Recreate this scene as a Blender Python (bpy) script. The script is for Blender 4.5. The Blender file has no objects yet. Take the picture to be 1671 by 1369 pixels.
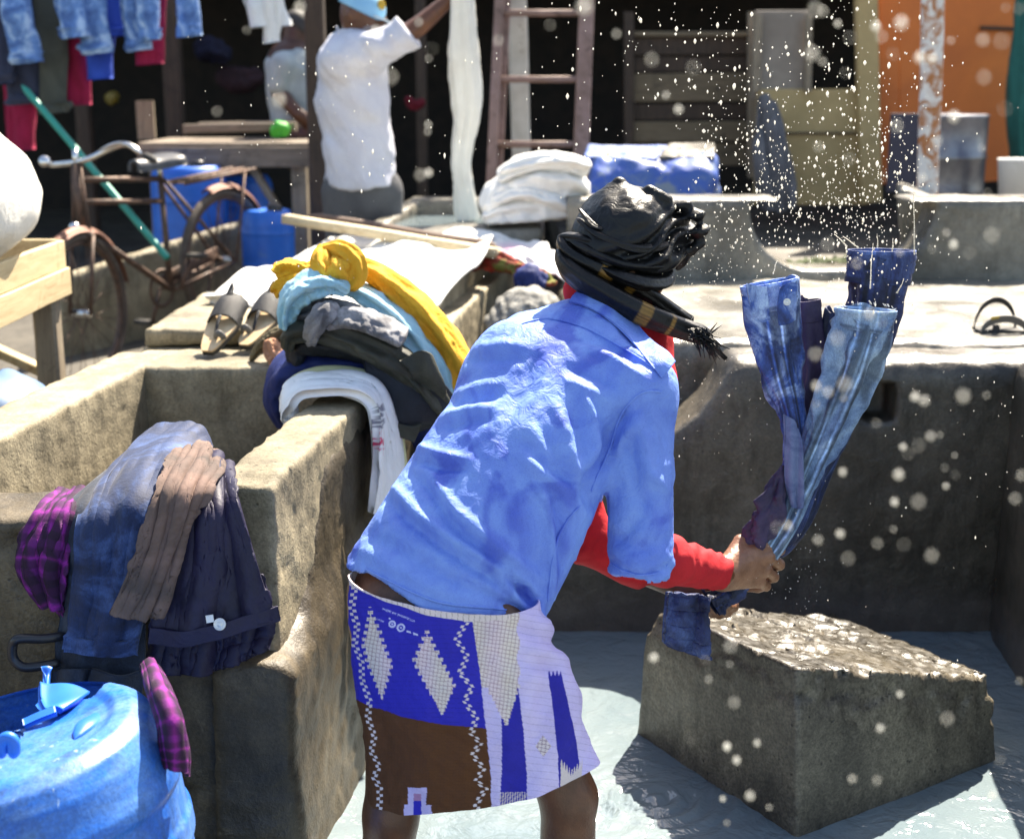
import bpy, math, random
import numpy as np
from mathutils import Vector, Matrix

# ------------------------------------------------------------------ camera, sky, sun, exposure
SC = bpy.context.scene
COL = SC.collection
PITCH = math.radians(13.4)
FPX = 2321.0                      # focal length in pixels of the 1671 px wide photograph (50 mm on 36 mm)
CZ = 1.55                         # eye height above the water of the wash pen
cam = bpy.data.cameras.new('camera')
camo = bpy.data.objects.new('camera', cam)
COL.objects.link(camo)
camo.location = (0, 0, CZ)
camo.rotation_euler = (math.pi / 2 - PITCH, 0, 0)
cam.sensor_width = 36.0
cam.lens = 36.0 * FPX / 1671.0
cam.clip_start = 0.05
cam.clip_end = 500
cam.dof.use_dof = True
cam.dof.focus_distance = 2.75
cam.dof.aperture_fstop = 3.6
SC.camera = camo

SUN = Vector((0.26, 0.54, 0.75)).normalized()     # towards the sun: high, behind the pens and a little right
SUN_EL = math.asin(SUN.z)
SUN_AZ = math.atan2(SUN.x, SUN.y)
W = bpy.data.worlds.new('World')
SC.world = W
W.use_nodes = True
wn = W.node_tree
sky = wn.nodes.new('ShaderNodeTexSky')
sky.sky_type = 'NISHITA'
sky.sun_disc = False
sky.sun_elevation = SUN_EL
sky.sun_rotation = SUN_AZ
sky.air_density = 1.0
sky.dust_density = 1.5
sky.ozone_density = 1.0
bg = wn.nodes['Background']
bg.inputs[1].default_value = 0.10
wn.links.new(sky.outputs[0], bg.inputs[0])
sl = bpy.data.lights.new('sun', 'SUN')
sl.energy = 5.0
sl.angle = math.radians(0.5)
sl.color = (1.0, 0.955, 0.88)
so = bpy.data.objects.new('sun', sl)
COL.objects.link(so)
so.rotation_euler = (-SUN).to_track_quat('-Z', 'Y').to_euler()
so.location = (3, 8, 9)
SC.view_settings.view_transform = 'Standard'
SC.view_settings.look = 'None'
SC.view_settings.exposure = 1.7
SC.view_settings.gamma = 1.0
SC.view_settings.use_curve_mapping = False
try:                                              # camera white balance set for open shade
    SC.view_settings.use_white_balance = True
    SC.view_settings.white_balance_temperature = 7300
except Exception:
    pass
SC.render.engine = 'CYCLES'
try:
    SC.cycles.use_denoising = True
    SC.cycles.max_bounces = 6
    SC.cycles.caustics_reflective = False
    SC.cycles.caustics_refractive = False
    SC.cycles.sample_clamp_indirect = 6.0
except Exception:
    pass

# ------------------------------------------------------------------ helpers: layout
cP, sP = math.cos(PITCH), math.sin(PITCH)


def at(px, py, Y):
    """point of the place seen at photograph pixel (px, py) that lies Y metres in front of the camera"""
    cx, cy = (px - 835.5) / FPX, (684.5 - py) / FPX
    t = Y / (cP + cy * sP)
    return np.array((cx * t, Y, CZ + t * (-sP + cy * cP)))


def atz(px, py, z):
    cx, cy = (px - 835.5) / FPX, (684.5 - py) / FPX
    t = (z - CZ) / (-sP + cy * cP)
    return np.array((cx * t, t * (cP + cy * sP), z))


def pix(P):
    """photograph pixel of points (n,3); used to lay printed patterns and folds out on cloth"""
    d = P - np.array((0, 0, CZ))
    dep = d[:, 1] * cP - d[:, 2] * sP
    up = d[:, 1] * sP + d[:, 2] * cP
    return 835.5 + FPX * d[:, 0] / dep, 684.5 - FPX * up / dep


# ------------------------------------------------------------------ helpers: noise
def _hash(i, j, k, seed):
    h = (i * 374761393 + j * 668265263 + k * 2147483647 + seed * 1274126177) & 0xFFFFFFFF
    h = ((h ^ (h >> 13)) * 1274126177) & 0xFFFFFFFF
    h = h ^ (h >> 16)
    return (h & 0xFFFFFF) / float(0xFFFFFF)


def vnoise(p, seed=0):
    p = np.asarray(p, float)
    i = np.floor(p).astype(np.int64)
    f = p - i
    u = f * f * (3 - 2 * f)
    r = 0
    for a in (0, 1):
        wa = u[:, 0] if a else 1 - u[:, 0]
        for b in (0, 1):
            wb = u[:, 1] if b else 1 - u[:, 1]
            for c in (0, 1):
                wc = u[:, 2] if c else 1 - u[:, 2]
                r = r + wa * wb * wc * _hash(i[:, 0] + a, i[:, 1] + b, i[:, 2] + c, seed)
    return r * 2 - 1


def fbm(p, oct=3, seed=0):
    p = np.asarray(p, float)
    r, a, s = 0, 1.0, 0
    for o in range(oct):
        r = r + a * vnoise(p * (2.03 ** o) + 7.1 * o, seed + o)
        s += a
        a *= 0.5
    return r / s


# ------------------------------------------------------------------ helpers: objects
def wloc(o):
    v = np.zeros(3)
    while o is not None:
        v += np.array(o.location)
        o = o.parent
    return v


def mesh_obj(name, V, F, mat, parent=None, smooth=True, uv=None, col=None, mats=None, midx=None):
    V = np.asarray(V, float)
    if parent is not None:
        V = V - wloc(parent)
    me = bpy.data.meshes.new(name)
    if isinstance(F, np.ndarray):
        k = F.shape[1]
        me.vertices.add(len(V))
        me.vertices.foreach_set('co', V.astype(np.float32).ravel())
        me.loops.add(F.size)
        me.loops.foreach_set('vertex_index', F.astype(np.int32).ravel())
        me.polygons.add(len(F))
        me.polygons.foreach_set('loop_start', np.arange(0, F.size, k, dtype=np.int32))
        me.polygons.foreach_set('loop_total', np.full(len(F), k, np.int32))
        me.update(calc_edges=True)
        me.validate()
    else:
        me.from_pydata([tuple(v) for v in V], [], [tuple(int(i) for i in f) for f in F])
        me.update()
    if smooth:
        me.polygons.foreach_set('use_smooth', np.ones(len(me.polygons), bool))
    if uv is not None:
        l = me.uv_layers.new(name='UVMap')
        vi = np.zeros(len(me.loops), np.int32)
        me.loops.foreach_get('vertex_index', vi)
        l.data.foreach_set('uv', np.asarray(uv, np.float32)[vi].ravel())
    if col is not None:
        ca = me.color_attributes.new('Col', 'FLOAT_COLOR', 'POINT')
        c4 = np.ones((len(V), 4), np.float32)
        c4[:, :3] = col
        ca.data.foreach_set('color', c4.ravel())
    for m in (mats or [mat]):
        me.materials.append(m)
    if midx is not None:
        me.polygons.foreach_set('material_index', np.asarray(midx, np.int32))
    o = bpy.data.objects.new(name, me)
    COL.objects.link(o)
    if parent is not None:
        o.parent = parent
    return o


def tag(o, label, cat, group=None):
    o['label'] = label
    o['category'] = cat
    if group:
        o['group'] = group
    return o


def thing(name, label, cat, loc=(0, 0, 0), group=None):
    o = bpy.data.objects.new(name, None)
    o.empty_display_size = 0.05
    COL.objects.link(o)
    o.location = tuple(float(v) for v in loc)
    return tag(o, label, cat, group)


def structure(o):
    o['kind'] = 'structure'
    return o


def stuff(o):
    o['kind'] = 'stuff'
    return o


def dup(root, loc, rz=None, label=None, group=None):
    r = root.copy()
    COL.objects.link(r)
    r.location = tuple(float(v) for v in loc)
    if rz is not None:
        r.rotation_euler = (0, 0, rz)
    if label:
        r['label'] = label
    if group:
        r['group'] = group
    for ch in list(root.children):
        c = ch.copy()
        COL.objects.link(c)
        c.parent = r
        for g in list(ch.children):
            d = g.copy()
            COL.objects.link(d)
            d.parent = c
    return r


class MB:
    """collects shapes that belong to ONE mesh"""

    def __init__(s):
        s.V, s.F = [], []

    def add(s, V, F):
        n = len(s.V)
        s.V.extend([tuple(v) for v in V])
        s.F.extend([tuple(int(i) + n for i in f) for f in F])
        return s

    def build(s, name, mat, parent=None, smooth=True, **k):
        return mesh_obj(name, np.array(s.V), s.F, mat, parent, smooth, **k)


def nrm(v):
    v = np.asarray(v, float)
    return v / (np.linalg.norm(v) + 1e-12)


def bar(p0, p1, w, h, up=(0, 0, 1), bev=0.12, jit=0.0, rnd=None):
    """a squared timber or strip from p0 to p1, w wide, h high, with chamfered long edges"""
    p0, p1 = np.array(p0, float), np.array(p1, float)
    d = nrm(p1 - p0)
    s = nrm(np.cross(d, up))
    u = np.cross(s, d)
    b = bev * min(w, h)
    sec = [(-w / 2 + b, -h / 2), (w / 2 - b, -h / 2), (w / 2, -h / 2 + b), (w / 2, h / 2 - b), (w / 2 - b, h / 2), (-w / 2 + b, h / 2), (-w / 2, h / 2 - b), (-w / 2, -h / 2 + b)]
    n = 7
    V, F = [], []
    rnd = rnd or random.Random(int(abs(p0[0] * 971 + p1[2] * 353 + w * 7919) * 1000))
    for i in range(n):
        t = i / (n - 1)
        c = p0 + (p1 - p0) * t
        k = 1 + (rnd.uniform(-jit, jit) if 0 < i < n - 1 else 0)
        o = rnd.uniform(-jit, jit) * h * 0.5
        for x, y in sec:
            V.append(c + s * x * k + u * (y * k + o))
    for i in range(n - 1):
        for j in range(8):
            a, b2 = i * 8 + j, i * 8 + (j + 1) % 8
            F.append((a, b2, b2 + 8, a + 8))
    F.append(tuple(range(7, -1, -1)))
    F.append(tuple((n - 1) * 8 + j for j in range(8)))
    return V, F


def rod(p0, p1, r0, r1=None, n=10):
    p0, p1 = np.array(p0, float), np.array(p1, float)
    r1 = r0 if r1 is None else r1
    d = nrm(p1 - p0)
    a = nrm(np.cross(d, (0.3, 0.2, 1) if abs(d[2]) < 0.9 else (1, 0, 0)))
    b = np.cross(d, a)
    V, F = [], []
    for c, r in ((p0, r0), (p1, r1)):
        for j in range(n):
            t = 2 * math.pi * j / n
            V.append(c + (a * math.cos(t) + b * math.sin(t)) * r)
    for j in range(n):
        k = (j + 1) % n
        F.append((j, k, k + n, j + n))
    F.append(tuple(range(n - 1, -1, -1)))
    F.append(tuple(range(n, 2 * n)))
    return V, F


def crom(P, n):
    """resample control rows P (k, ..., 3) to n along the first axis (Catmull-Rom)"""
    P = np.asarray(P, float)
    k = len(P)
    if k == 2:
        t = np.linspace(0, 1, n).reshape((-1,) + (1,) * (P.ndim - 1))
        return P[0] * (1 - t) + P[1] * t
    t = np.linspace(0, k - 1, n)
    i = np.minimum(t.astype(int), k - 2)
    f = (t - i).reshape((-1,) + (1,) * (P.ndim - 1))
    g = lambda j: P[np.clip(j, 0, k - 1)]
    p0 = np.where((i - 1 < 0).reshape(f.shape), 2 * P[0] - P[1], g(i - 1))
    p3 = np.where((i + 2 > k - 1).reshape(f.shape), 2 * P[-1] - P[-2], g(i + 2))
    p1, p2 = g(i), g(i + 1)
    return 0.5 * (2 * p1 + (p2 - p0) * f + (2 * p0 - 5 * p1 + 4 * p2 - p3) * f ** 2 + (3 * p1 - p0 - 3 * p2 + p3) * f ** 3)


def crom1(vals, n):
    return crom(np.asarray(vals, float).reshape(len(vals), -1), n)


def grid_normals(G, closed=False):
    if closed:
        du = np.roll(G, -1, 1) - np.roll(G, 1, 1)
    else:
        du = np.gradient(G, axis=1)
    dv = np.gradient(G, axis=0)
    N = np.cross(du, dv)
    return N / (np.linalg.norm(N, axis=2, keepdims=True) + 1e-9)


def grid_faces(nv, nu, closed=False, off=0, flip=False):
    j = np.arange(nu if closed else nu - 1)
    i = np.arange(nv - 1)
    I, J = np.meshgrid(i, j, indexing='ij')
    J2 = (J + 1) % nu
    F = np.stack([I * nu + J, I * nu + J2, (I + 1) * nu + J2, (I + 1) * nu + J], -1).reshape(-1, 4) + off
    return F[:, ::-1] if flip else F


def sheet_geo(rows, nv, nu, fold=None, thick=0.004):
    """cloth from control rows: rows run down (v), points across (u); closed slab with real thickness.
    fold(U, V) -> metres along the normal"""
    R = np.array([crom(r, nu) for r in rows])
    G = crom(R, nv)
    U, Vv = np.meshgrid(np.linspace(0, 1, nu), np.linspace(0, 1, nv))
    N = grid_normals(G)
    if fold is not None:
        G = G + N * fold(U, Vv)[..., None]
        N = grid_normals(G)
    B = G - N * thick
    V = np.concatenate([G.reshape(-1, 3), B.reshape(-1, 3)])
    n = nu * nv
    F = [grid_faces(nv, nu), grid_faces(nv, nu, off=n, flip=True)]
    top = np.arange(nu)
    rim = []
    for e in (top, top + (nv - 1) * nu, np.arange(nv) * nu, np.arange(nv) * nu + nu - 1):
        rim.append(np.stack([e[:-1], e[:-1] + n, e[1:] + n, e[1:]], -1))
    F = np.concatenate(F + rim)
    uv = np.concatenate([np.stack([U.ravel(), Vv.ravel()], -1)] * 2)
    return V, F, uv


def sheet(name, rows, mat, parent=None, nv=60, nu=50, fold=None, thick=0.004, colfn=None):
    V, F, uv = sheet_geo(rows, nv, nu, fold, thick)
    col = colfn(V, uv) if colfn else None
    return mesh_obj(name, V, F, mat, parent, uv=uv, col=col)


def tube_geo(path, ra, rb=None, nv=60, nu=28, ridge=None, up=(0, 0, 1), ends=True, squash=1.0, thick=None, lip=None):
    """cloth roll or limb along path; ra (and rb) radii per control point; ridge(T, V) -> factor on the radius"""
    P = crom(path, nv)
    ra = crom1(ra, nv)[:, 0]
    rb = ra * squash if rb is None else crom1(rb, nv)[:, 0]
    D = np.gradient(P, axis=0)
    D /= np.linalg.norm(D, axis=1, keepdims=True) + 1e-9
    A = np.zeros_like(P)
    a = nrm(np.cross(D[0], up))
    for i in range(nv):
        a = nrm(a - D[i] * np.dot(a, D[i]))
        A[i] = a
    Bv = np.cross(D, A)
    th = np.linspace(0, 2 * math.pi, nu, endpoint=False)
    T, Vv = np.meshgrid(th, np.linspace(0, 1, nv))
    k = np.ones_like(T) if ridge is None else ridge(T, Vv)
    if ends:
        e = np.minimum(Vv, 1 - Vv) * (nv - 1)
        k = k * np.clip(np.sqrt(np.clip(e, 0, 3) / 3.0), 0.02, 1)

    def ring(kk, dr=0):
        return P[:, None] + A[:, None] * ((ra[:, None] + dr) * kk * np.cos(T))[..., None] + Bv[:, None] * ((rb[:, None] + dr) * kk * np.sin(T))[..., None]
    G = ring(k)
    LP = 0
    if lip:
        LP = D[:, None] * (np.clip((Vv - .82) / .18, 0, 1) ** 1.5 * (lip[0] * np.sin(T + lip[1]) + .35 * lip[0] * np.sin(3 * T + 2 * lip[1]) + .2 * lip[0] * np.sin(7 * T)))[..., None]
        G = G + LP
    V = G.reshape(-1, 3)
    F = grid_faces(nv, nu, closed=True)
    uv = np.stack([T.ravel() / (2 * math.pi), Vv.ravel()], -1)
    if thick:
        n = len(V)
        G2 = ring(k, -thick) + LP
        V = np.concatenate([V, G2.reshape(-1, 3)])
        e = np.arange(nu)
        e2 = (e + 1) % nu
        l = (nv - 1) * nu
        F = np.concatenate([F, grid_faces(nv, nu, closed=True, off=n, flip=True), np.stack([e2, e, e + n, e2 + n], -1), np.stack([e + l, e2 + l, e2 + l + n, e + l + n], -1)])
        uv = np.concatenate([uv, uv])
    return V, F, uv


def tube(name, path, ra, mat, parent=None, colfn=None, **k):
    V, F, uv = tube_geo(path, ra, **k)
    col = colfn(V, uv) if colfn else None
    return mesh_obj(name, V, F, mat, parent, uv=uv, col=col)


def lathe_geo(prof, c, nu=40, axis=(0, 0, 1), ang=None):
    """prof: list of (radius, height)"""
    prof = np.asarray(prof, float)
    z = nrm(axis)
    x = nrm(np.cross(z, (0.31, 0.95, 0.1)))
    y = np.cross(z, x)
    th = np.linspace(0, 2 * math.pi, nu, endpoint=False)
    G = np.array(c)[None, None] + prof[:, 0][:, None, None] * (np.cos(th)[None, :, None] * x + np.sin(th)[None, :, None] * y) + prof[:, 1][:, None, None] * z
    return G.reshape(-1, 3), grid_faces(len(prof), nu, closed=True)


def ring_geo(c, axis, R, r, n=48, m=8, squash=1.0):
    z = nrm(axis)
    x = nrm(np.cross(z, (0.31, 0.15, 0.9)))
    y = np.cross(z, x)
    t = np.linspace(0, 2 * math.pi, n, endpoint=False)[:, None]
    p = np.linspace(0, 2 * math.pi, m, endpoint=False)[None, :]
    rad = R + r * np.cos(p)
    G = np.array(c) + (rad * np.cos(t))[..., None] * x + (rad * np.sin(t))[..., None] * y + (r * squash * np.sin(p) + 0 * t)[..., None] * z
    F = grid_faces(n + 1, m, closed=True) % (n * m)
    return G.reshape(-1, 3), F


# ------------------------------------------------------------------ helpers: solids from distance fields
def surface_nets(f, lo, hi, h, refine=2):
    lo, hi = np.array(lo, float), np.array(hi, float)
    n = np.ceil((hi - lo) / h).astype(int) + 1
    ax = [lo[i] + h * np.arange(n[i]) for i in range(3)]
    S = np.empty(n)
    step = max(1, int(400000 / (n[1] * n[2])))
    for i0 in range(0, n[0], step):
        X, Y, Z = np.meshgrid(ax[0][i0:i0 + step], ax[1], ax[2], indexing='ij')
        S[i0:i0 + step] = f(np.stack([X.ravel(), Y.ravel(), Z.ravel()], -1)).reshape(X.shape)
    ins = S < 0
    c8 = [(a, b, c) for a in (0, 1) for b in (0, 1) for c in (0, 1)]
    cnt = np.zeros(n - 1, np.int8)
    for a, b, c in c8:
        cnt += ins[a:n[0] - 1 + a, b:n[1] - 1 + b, c:n[2] - 1 + c]
    act = np.argwhere((cnt > 0) & (cnt < 8))
    idx = np.full(n - 1, -1, np.int64)
    idx[act[:, 0], act[:, 1], act[:, 2]] = np.arange(len(act))
    val = {o: S[act[:, 0] + o[0], act[:, 1] + o[1], act[:, 2] + o[2]] for o in c8}
    P = np.zeros((len(act), 3))
    w = np.zeros(len(act))
    for o in c8:
        for d in range(3):
            if o[d] == 0:
                q = list(o)
                q[d] = 1
                a, b = val[o], val[tuple(q)]
                m = (a < 0) != (b < 0)
                t = np.where(m, a / np.where(m, a - b, 1), 0)
                v = np.array(o, float)[None].repeat(len(act), 0)
                v[:, d] = t
                P[m] += v[m]
                w[m] += 1
    P = lo + (act + P / w[:, None]) * h
    quads = []
    for d in range(3):
        e, g = (d + 1) % 3, (d + 2) % 3
        sl0 = [slice(None)] * 3
        sl1 = [slice(None)] * 3
        sl0[d], sl1[d] = slice(0, n[d] - 1), slice(1, n[d])
        a, b = ins[tuple(sl0)], ins[tuple(sl1)]
        for m, fl in ((a & ~b, False), (~a & b, True)):
            k = np.argwhere(m)
            k = k[(k[:, e] > 0) & (k[:, g] > 0) & (k[:, e] < n[e] - 1) & (k[:, g] < n[g] - 1)]
            if not len(k):
                continue
            q = []
            for de, dg in ((0, 0), (-1, 0), (-1, -1), (0, -1)):
                c = k.copy()
                c[:, e] += de
                c[:, g] += dg
                q.append(idx[c[:, 0], c[:, 1], c[:, 2]])
            q = np.stack(q, -1)
            quads.append(q if not fl else q[:, ::-1])
    F = np.concatenate(quads)
    F = F[(F >= 0).all(1)]
    for _ in range(refine):
        v0 = f(P)
        e = h * 0.25
        gr = np.stack([f(P + np.eye(3)[i] * e) - v0 for i in range(3)], -1) / e
        P = P - np.clip(v0 / (np.sum(gr ** 2, 1) + 1e-6), -h, h)[:, None] * gr * 0.8
    return P, F


def smin(a, b, k):
    h = np.clip(0.5 + 0.5 * (b - a) / k, 0, 1)
    return b + (a - b) * h - k * h * (1 - h)


def smax(a, b, k):
    return -smin(-a, -b, k)


def sd_cap(p, a, b, ra, rb=None):
    a, b = np.array(a, float), np.array(b, float)
    rb = ra if rb is None else rb
    ab = b - a
    t = np.clip((p - a) @ ab / (ab @ ab + 1e-12), 0, 1)
    return np.linalg.norm(p - a - t[:, None] * ab, axis=1) - (ra + (rb - ra) * t)


def sd_chain(p, pts, rs, k=0.0):
    d = None
    for i in range(len(pts) - 1):
        c = sd_cap(p, pts[i], pts[i + 1], rs[i], rs[i + 1])
        d = c if d is None else (np.minimum(d, c) if k == 0 else smin(d, c, k))
    return d


def sd_ell(p, c, r, R=None):
    q = p - np.array(c)
    if R is not None:
        q = q @ np.array(R).T
    r = np.array(r, float)
    k = np.linalg.norm(q / r, axis=1)
    return (k - 1) * r.min() * np.clip(k, 0.3, 1) if False else (k - 1) * k / (np.linalg.norm(q / r ** 2, axis=1) + 1e-9)


def sd_hull(p, C, k=0.012):
    """six-sided block; C = bottom four corners anticlockwise then top four"""
    C = np.array(C, float)
    cen = C.mean(0)
    d = None
    for f in ((0, 1, 2, 3), (4, 5, 6, 7), (0, 1, 5, 4), (1, 2, 6, 5), (2, 3, 7, 6), (3, 0, 4, 7)):
        q = C[list(f)]
        nn = nrm(np.cross(q[2] - q[0], q[3] - q[1]))
        o = q.mean(0)
        if np.dot(nn, o - cen) < 0:
            nn = -nn
        e = (p - o) @ nn
        d = e if d is None else smax(d, e, k)
    return d


def block(name, C, mat, parent=None, h=0.02, k=0.025, rough=0.006, cut=None, seed=0, nscale=9.0, pad=0.03, chips=0.0):
    C = np.array(C, float)

    def f(p):
        d = sd_hull(p, C, k)
        if cut is not None:
            d = cut(p, d)
        if chips:
            d = d + chips * np.clip(fbm(p * 13, 3, seed + 3) - .18, 0, 1) + chips * .6 * np.clip(fbm(p * 31, 2, seed + 4) - .22, 0, 1)
        return d + rough * fbm(p * nscale, 3, seed) + rough * 0.5 * vnoise(p * 45, seed + 9)
    V, F = surface_nets(f, C.min(0) - pad, C.max(0) + pad, h)
    return mesh_obj(name, V, F, mat, parent)


def box8(x0, x1, y0, y1, z0, z1):
    return [(x0, y0, z0), (x1, y0, z0), (x1, y1, z0), (x0, y1, z0), (x0, y0, z1), (x1, y0, z1), (x1, y1, z1), (x0, y1, z1)]


def nz(U, Vv, a, ku, kv, s):
    return a * fbm(np.stack([U.ravel() * ku, Vv.ravel() * kv, 0 * U.ravel() + s], -1), 3, s).reshape(U.shape)

# ------------------------------------------------------------------ materials
class NT:
    def __init__(s, name):
        s.m = bpy.data.materials.new(name)
        s.m.use_nodes = True
        s.t = s.m.node_tree
        s.b = s.t.nodes['Principled BSDF']
        s.tc = s.t.nodes.new('ShaderNodeTexCoord').outputs['Object']

    def n(s, typ, **k):
        x = s.t.nodes.new(typ)
        for a, v in k.items():
            setattr(x, a, v)
        return x

    def l(s, a, b):
        s.t.links.new(a, b)

    def vec(s, scale=(1, 1, 1), rot=(0, 0, 0), src=None):
        x = s.n('ShaderNodeMapping')
        x.inputs['Scale'].default_value = scale
        x.inputs['Rotation'].default_value = rot
        s.l(src or s.tc, x.inputs['Vector'])
        return x.outputs[0]

    def noise(s, scale, detail=4, rough=0.55, vec=None, dist=0.0):
        x = s.n('ShaderNodeTexNoise')
        x.inputs['Scale'].default_value = scale
        x.inputs['Detail'].default_value = detail
        x.inputs['Roughness'].default_value = rough
        x.inputs['Distortion'].default_value = dist
        s.l(vec if vec is not None else s.tc, x.inputs['Vector'])
        return x.outputs['Fac']

    def ramp(s, fac, stops):
        x = s.n('ShaderNodeValToRGB')
        e = x.color_ramp.elements
        while len(e) < len(stops):
            e.new(0.5)
        for q, (p, c) in zip(e, stops):
            q.position = p
            c = (c, c, c) if isinstance(c, (int, float)) else c
            q.color = (c[0], c[1], c[2], 1)
        s.l(fac, x.inputs[0])
        return x.outputs[0]

    def mix(s, fac, a, b, mode='MIX'):
        x = s.n('ShaderNodeMix', data_type='RGBA', blend_type=mode)
        for i, v in ((0, fac), (6, a), (7, b)):
            if isinstance(v, (int, float)):
                x.inputs[i].default_value = v if i == 0 else (v, v, v, 1)
            elif isinstance(v, tuple):
                x.inputs[i].default_value = v + (1,)
            else:
                s.l(v, x.inputs[i])
        return x.outputs[2]

    def math(s, op, a, b=0.0):
        x = s.n('ShaderNodeMath', operation=op)
        for i, v in ((0, a), (1, b)):
            if isinstance(v, (int, float)):
                x.inputs[i].default_value = v
            else:
                s.l(v, x.inputs[i])
        return x.outputs[0]

    def bump(s, h, strength=0.4, dist=0.01, prev=None):
        x = s.n('ShaderNodeBump')
        x.inputs['Strength'].default_value = strength
        x.inputs['Distance'].default_value = dist
        s.l(h, x.inputs['Height'])
        if prev is not None:
            s.l(prev, x.inputs['Normal'])
        return x.outputs[0]

    def done(s, color=None, rough=None, normal=None, **k):
        for nme, v in (('Base Color', color), ('Roughness', rough), ('Normal', normal)):
            if v is None:
                continue
            if isinstance(v, (int, float)):
                s.b.inputs[nme].default_value = v
            elif isinstance(v, tuple):
                s.b.inputs[nme].default_value = v + (1,)
            else:
                s.l(v, s.b.inputs[nme])
        for a, v in k.items():
            s.b.inputs[a.replace('_', ' ')].default_value = v
        return s.m


def concrete(name, light, mid, dark, rough=0.75, wet=0.0, stain=0.5, pits=0.6, streak=1.0, grain=0.6, tide=False, wettop=False):
    t = NT(name)
    big = t.noise(2.3, 5, 0.6, dist=0.4)
    c = t.ramp(big, [(0.30, dark), (0.5, mid), (0.68, light)])
    st = t.noise(6.0, 5, 0.65, t.vec((3.2 * streak, 3.2 * streak, 0.7)))
    c = t.mix(t.ramp(st, [(0.5, 0.0), (0.72, stain)]), c, tuple(x * 0.45 for x in dark))
    med = t.noise(22, 4, 0.7)
    c = t.mix(0.55, c, t.ramp(med, [(0.3, 0.35), (0.7, 0.68)]), 'OVERLAY')
    fl = t.noise(9, 6, 0.75, dist=1.2)
    c = t.mix(t.ramp(fl, [(0.6, 0.0), (0.70, 0.28)]), c, tuple(min(1, x * 1.4 + 0.02) for x in light))
    fine = t.noise(150, 3, 0.7)
    c = t.mix(0.6 * grain, c, t.ramp(fine, [(0.34, 0.2), (0.66, 0.8)]), 'OVERLAY')
    g2 = t.noise(62, 4, 0.75)
    c = t.mix(0.25 * grain, c, t.ramp(g2, [(0.36, 0.25), (0.64, 0.75)]), 'OVERLAY')
    v = t.n('ShaderNodeTexVoronoi')
    v.inputs['Scale'].default_value = 38
    t.l(t.tc, v.inputs['Vector'])
    pit = t.ramp(v.outputs['Distance'], [(0.05, 1.0), (0.16, 0.0)])
    gate = t.ramp(t.noise(5, 3), [(0.5, 0.0), (0.6, pits)])
    pm = t.math('MULTIPLY', pit, gate)
    c = t.mix(pm, c, tuple(x * 0.3 for x in dark))
    if tide:
        sx = t.n('ShaderNodeSeparateXYZ')
        t.l(t.tc, sx.inputs[0])
        zz = t.math('ADD', sx.outputs[2], t.math('MULTIPLY', t.noise(7, 5, 0.7), 0.16))
        c = t.mix(t.ramp(zz, [(0.16, 0.55), (0.24, 0.0)]), c, t.mix(fl, (0.05, 0.042, 0.04), (0.20, 0.175, 0.155)))
    h = t.math('SUBTRACT', t.math('ADD', t.math('MULTIPLY', fine, 0.35), med), t.math('MULTIPLY', pm, 0.6))
    r = t.ramp(t.noise(3.1, 4), [(0.35, max(0.12, rough - wet)), (0.65, rough)])
    if wettop:                                   # water lies on the upward face
        ge = t.n('ShaderNodeNewGeometry')
        sz = t.n('ShaderNodeSeparateXYZ')
        t.l(ge.outputs['True Normal'], sz.inputs[0])
        wm = t.math('MULTIPLY', t.ramp(sz.outputs[2], [(0.75, 0.0), (0.9, 1.0)]), t.ramp(t.noise(8, 4), [(0.3, 0.75), (0.6, 1.0)]))
        c = t.mix(wm, c, t.mix(1.0, c, (0.30, 0.285, 0.25), 'MULTIPLY'))
        r = t.mix(wm, r, t.ramp(t.noise(55, 3), [(0.35, 0.18), (0.65, 0.5)]))
    return t.done(c, r, t.bump(t.math('ADD', h, t.math('MULTIPLY', g2, 0.3)), 0.5, 0.008))


def cloth(name, a, b=None, scale=9.0, weave=900.0, rough=0.85, wet=0.0, attr=False, bump=0.25, dark=None, sheen=0.0, crinkle=0.5):
    t = NT(name)
    b = b or tuple(x * 0.8 for x in a)
    blot = t.noise(scale, 5, 0.62, dist=0.8)
    c = t.ramp(blot, [(0.36, b), (0.62, a)])
    if attr:
        at_ = t.n('ShaderNodeAttribute', attribute_name='Col')
        c = t.mix(1.0, at_.outputs['Color'], t.ramp(blot, [(0.3, 0.82), (0.7, 1.0)]), 'MULTIPLY')
    if dark is not None:
        d = t.noise(scale * 0.6, 4, 0.5, dist=1.5)
        c = t.mix(t.ramp(d, [(0.53, 0.0), (0.60, 0.75)]), c, dark)
    w = t.noise(weave, 1, 0.5, t.vec((1, 0.35, 1)))
    w2 = t.noise(weave, 1, 0.5, t.vec((0.35, 1, 1)))
    ww = t.math('ADD', w, w2)
    c = t.mix(0.35, c, t.ramp(ww, [(0.6, 0.3), (1.4, 0.7)]), 'OVERLAY')
    cr = t.noise(34, 4, 0.6, dist=1.5)
    nb = t.bump(cr, crinkle, 0.006)
    nb = t.bump(ww, bump, 0.0008, nb)
    r = t.ramp(blot, [(0.4, max(0.2, rough - wet)), (0.65, rough)])
    return t.done(c, r, nb, Sheen_Weight=sheen, Specular_IOR_Level=0.35)


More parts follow.
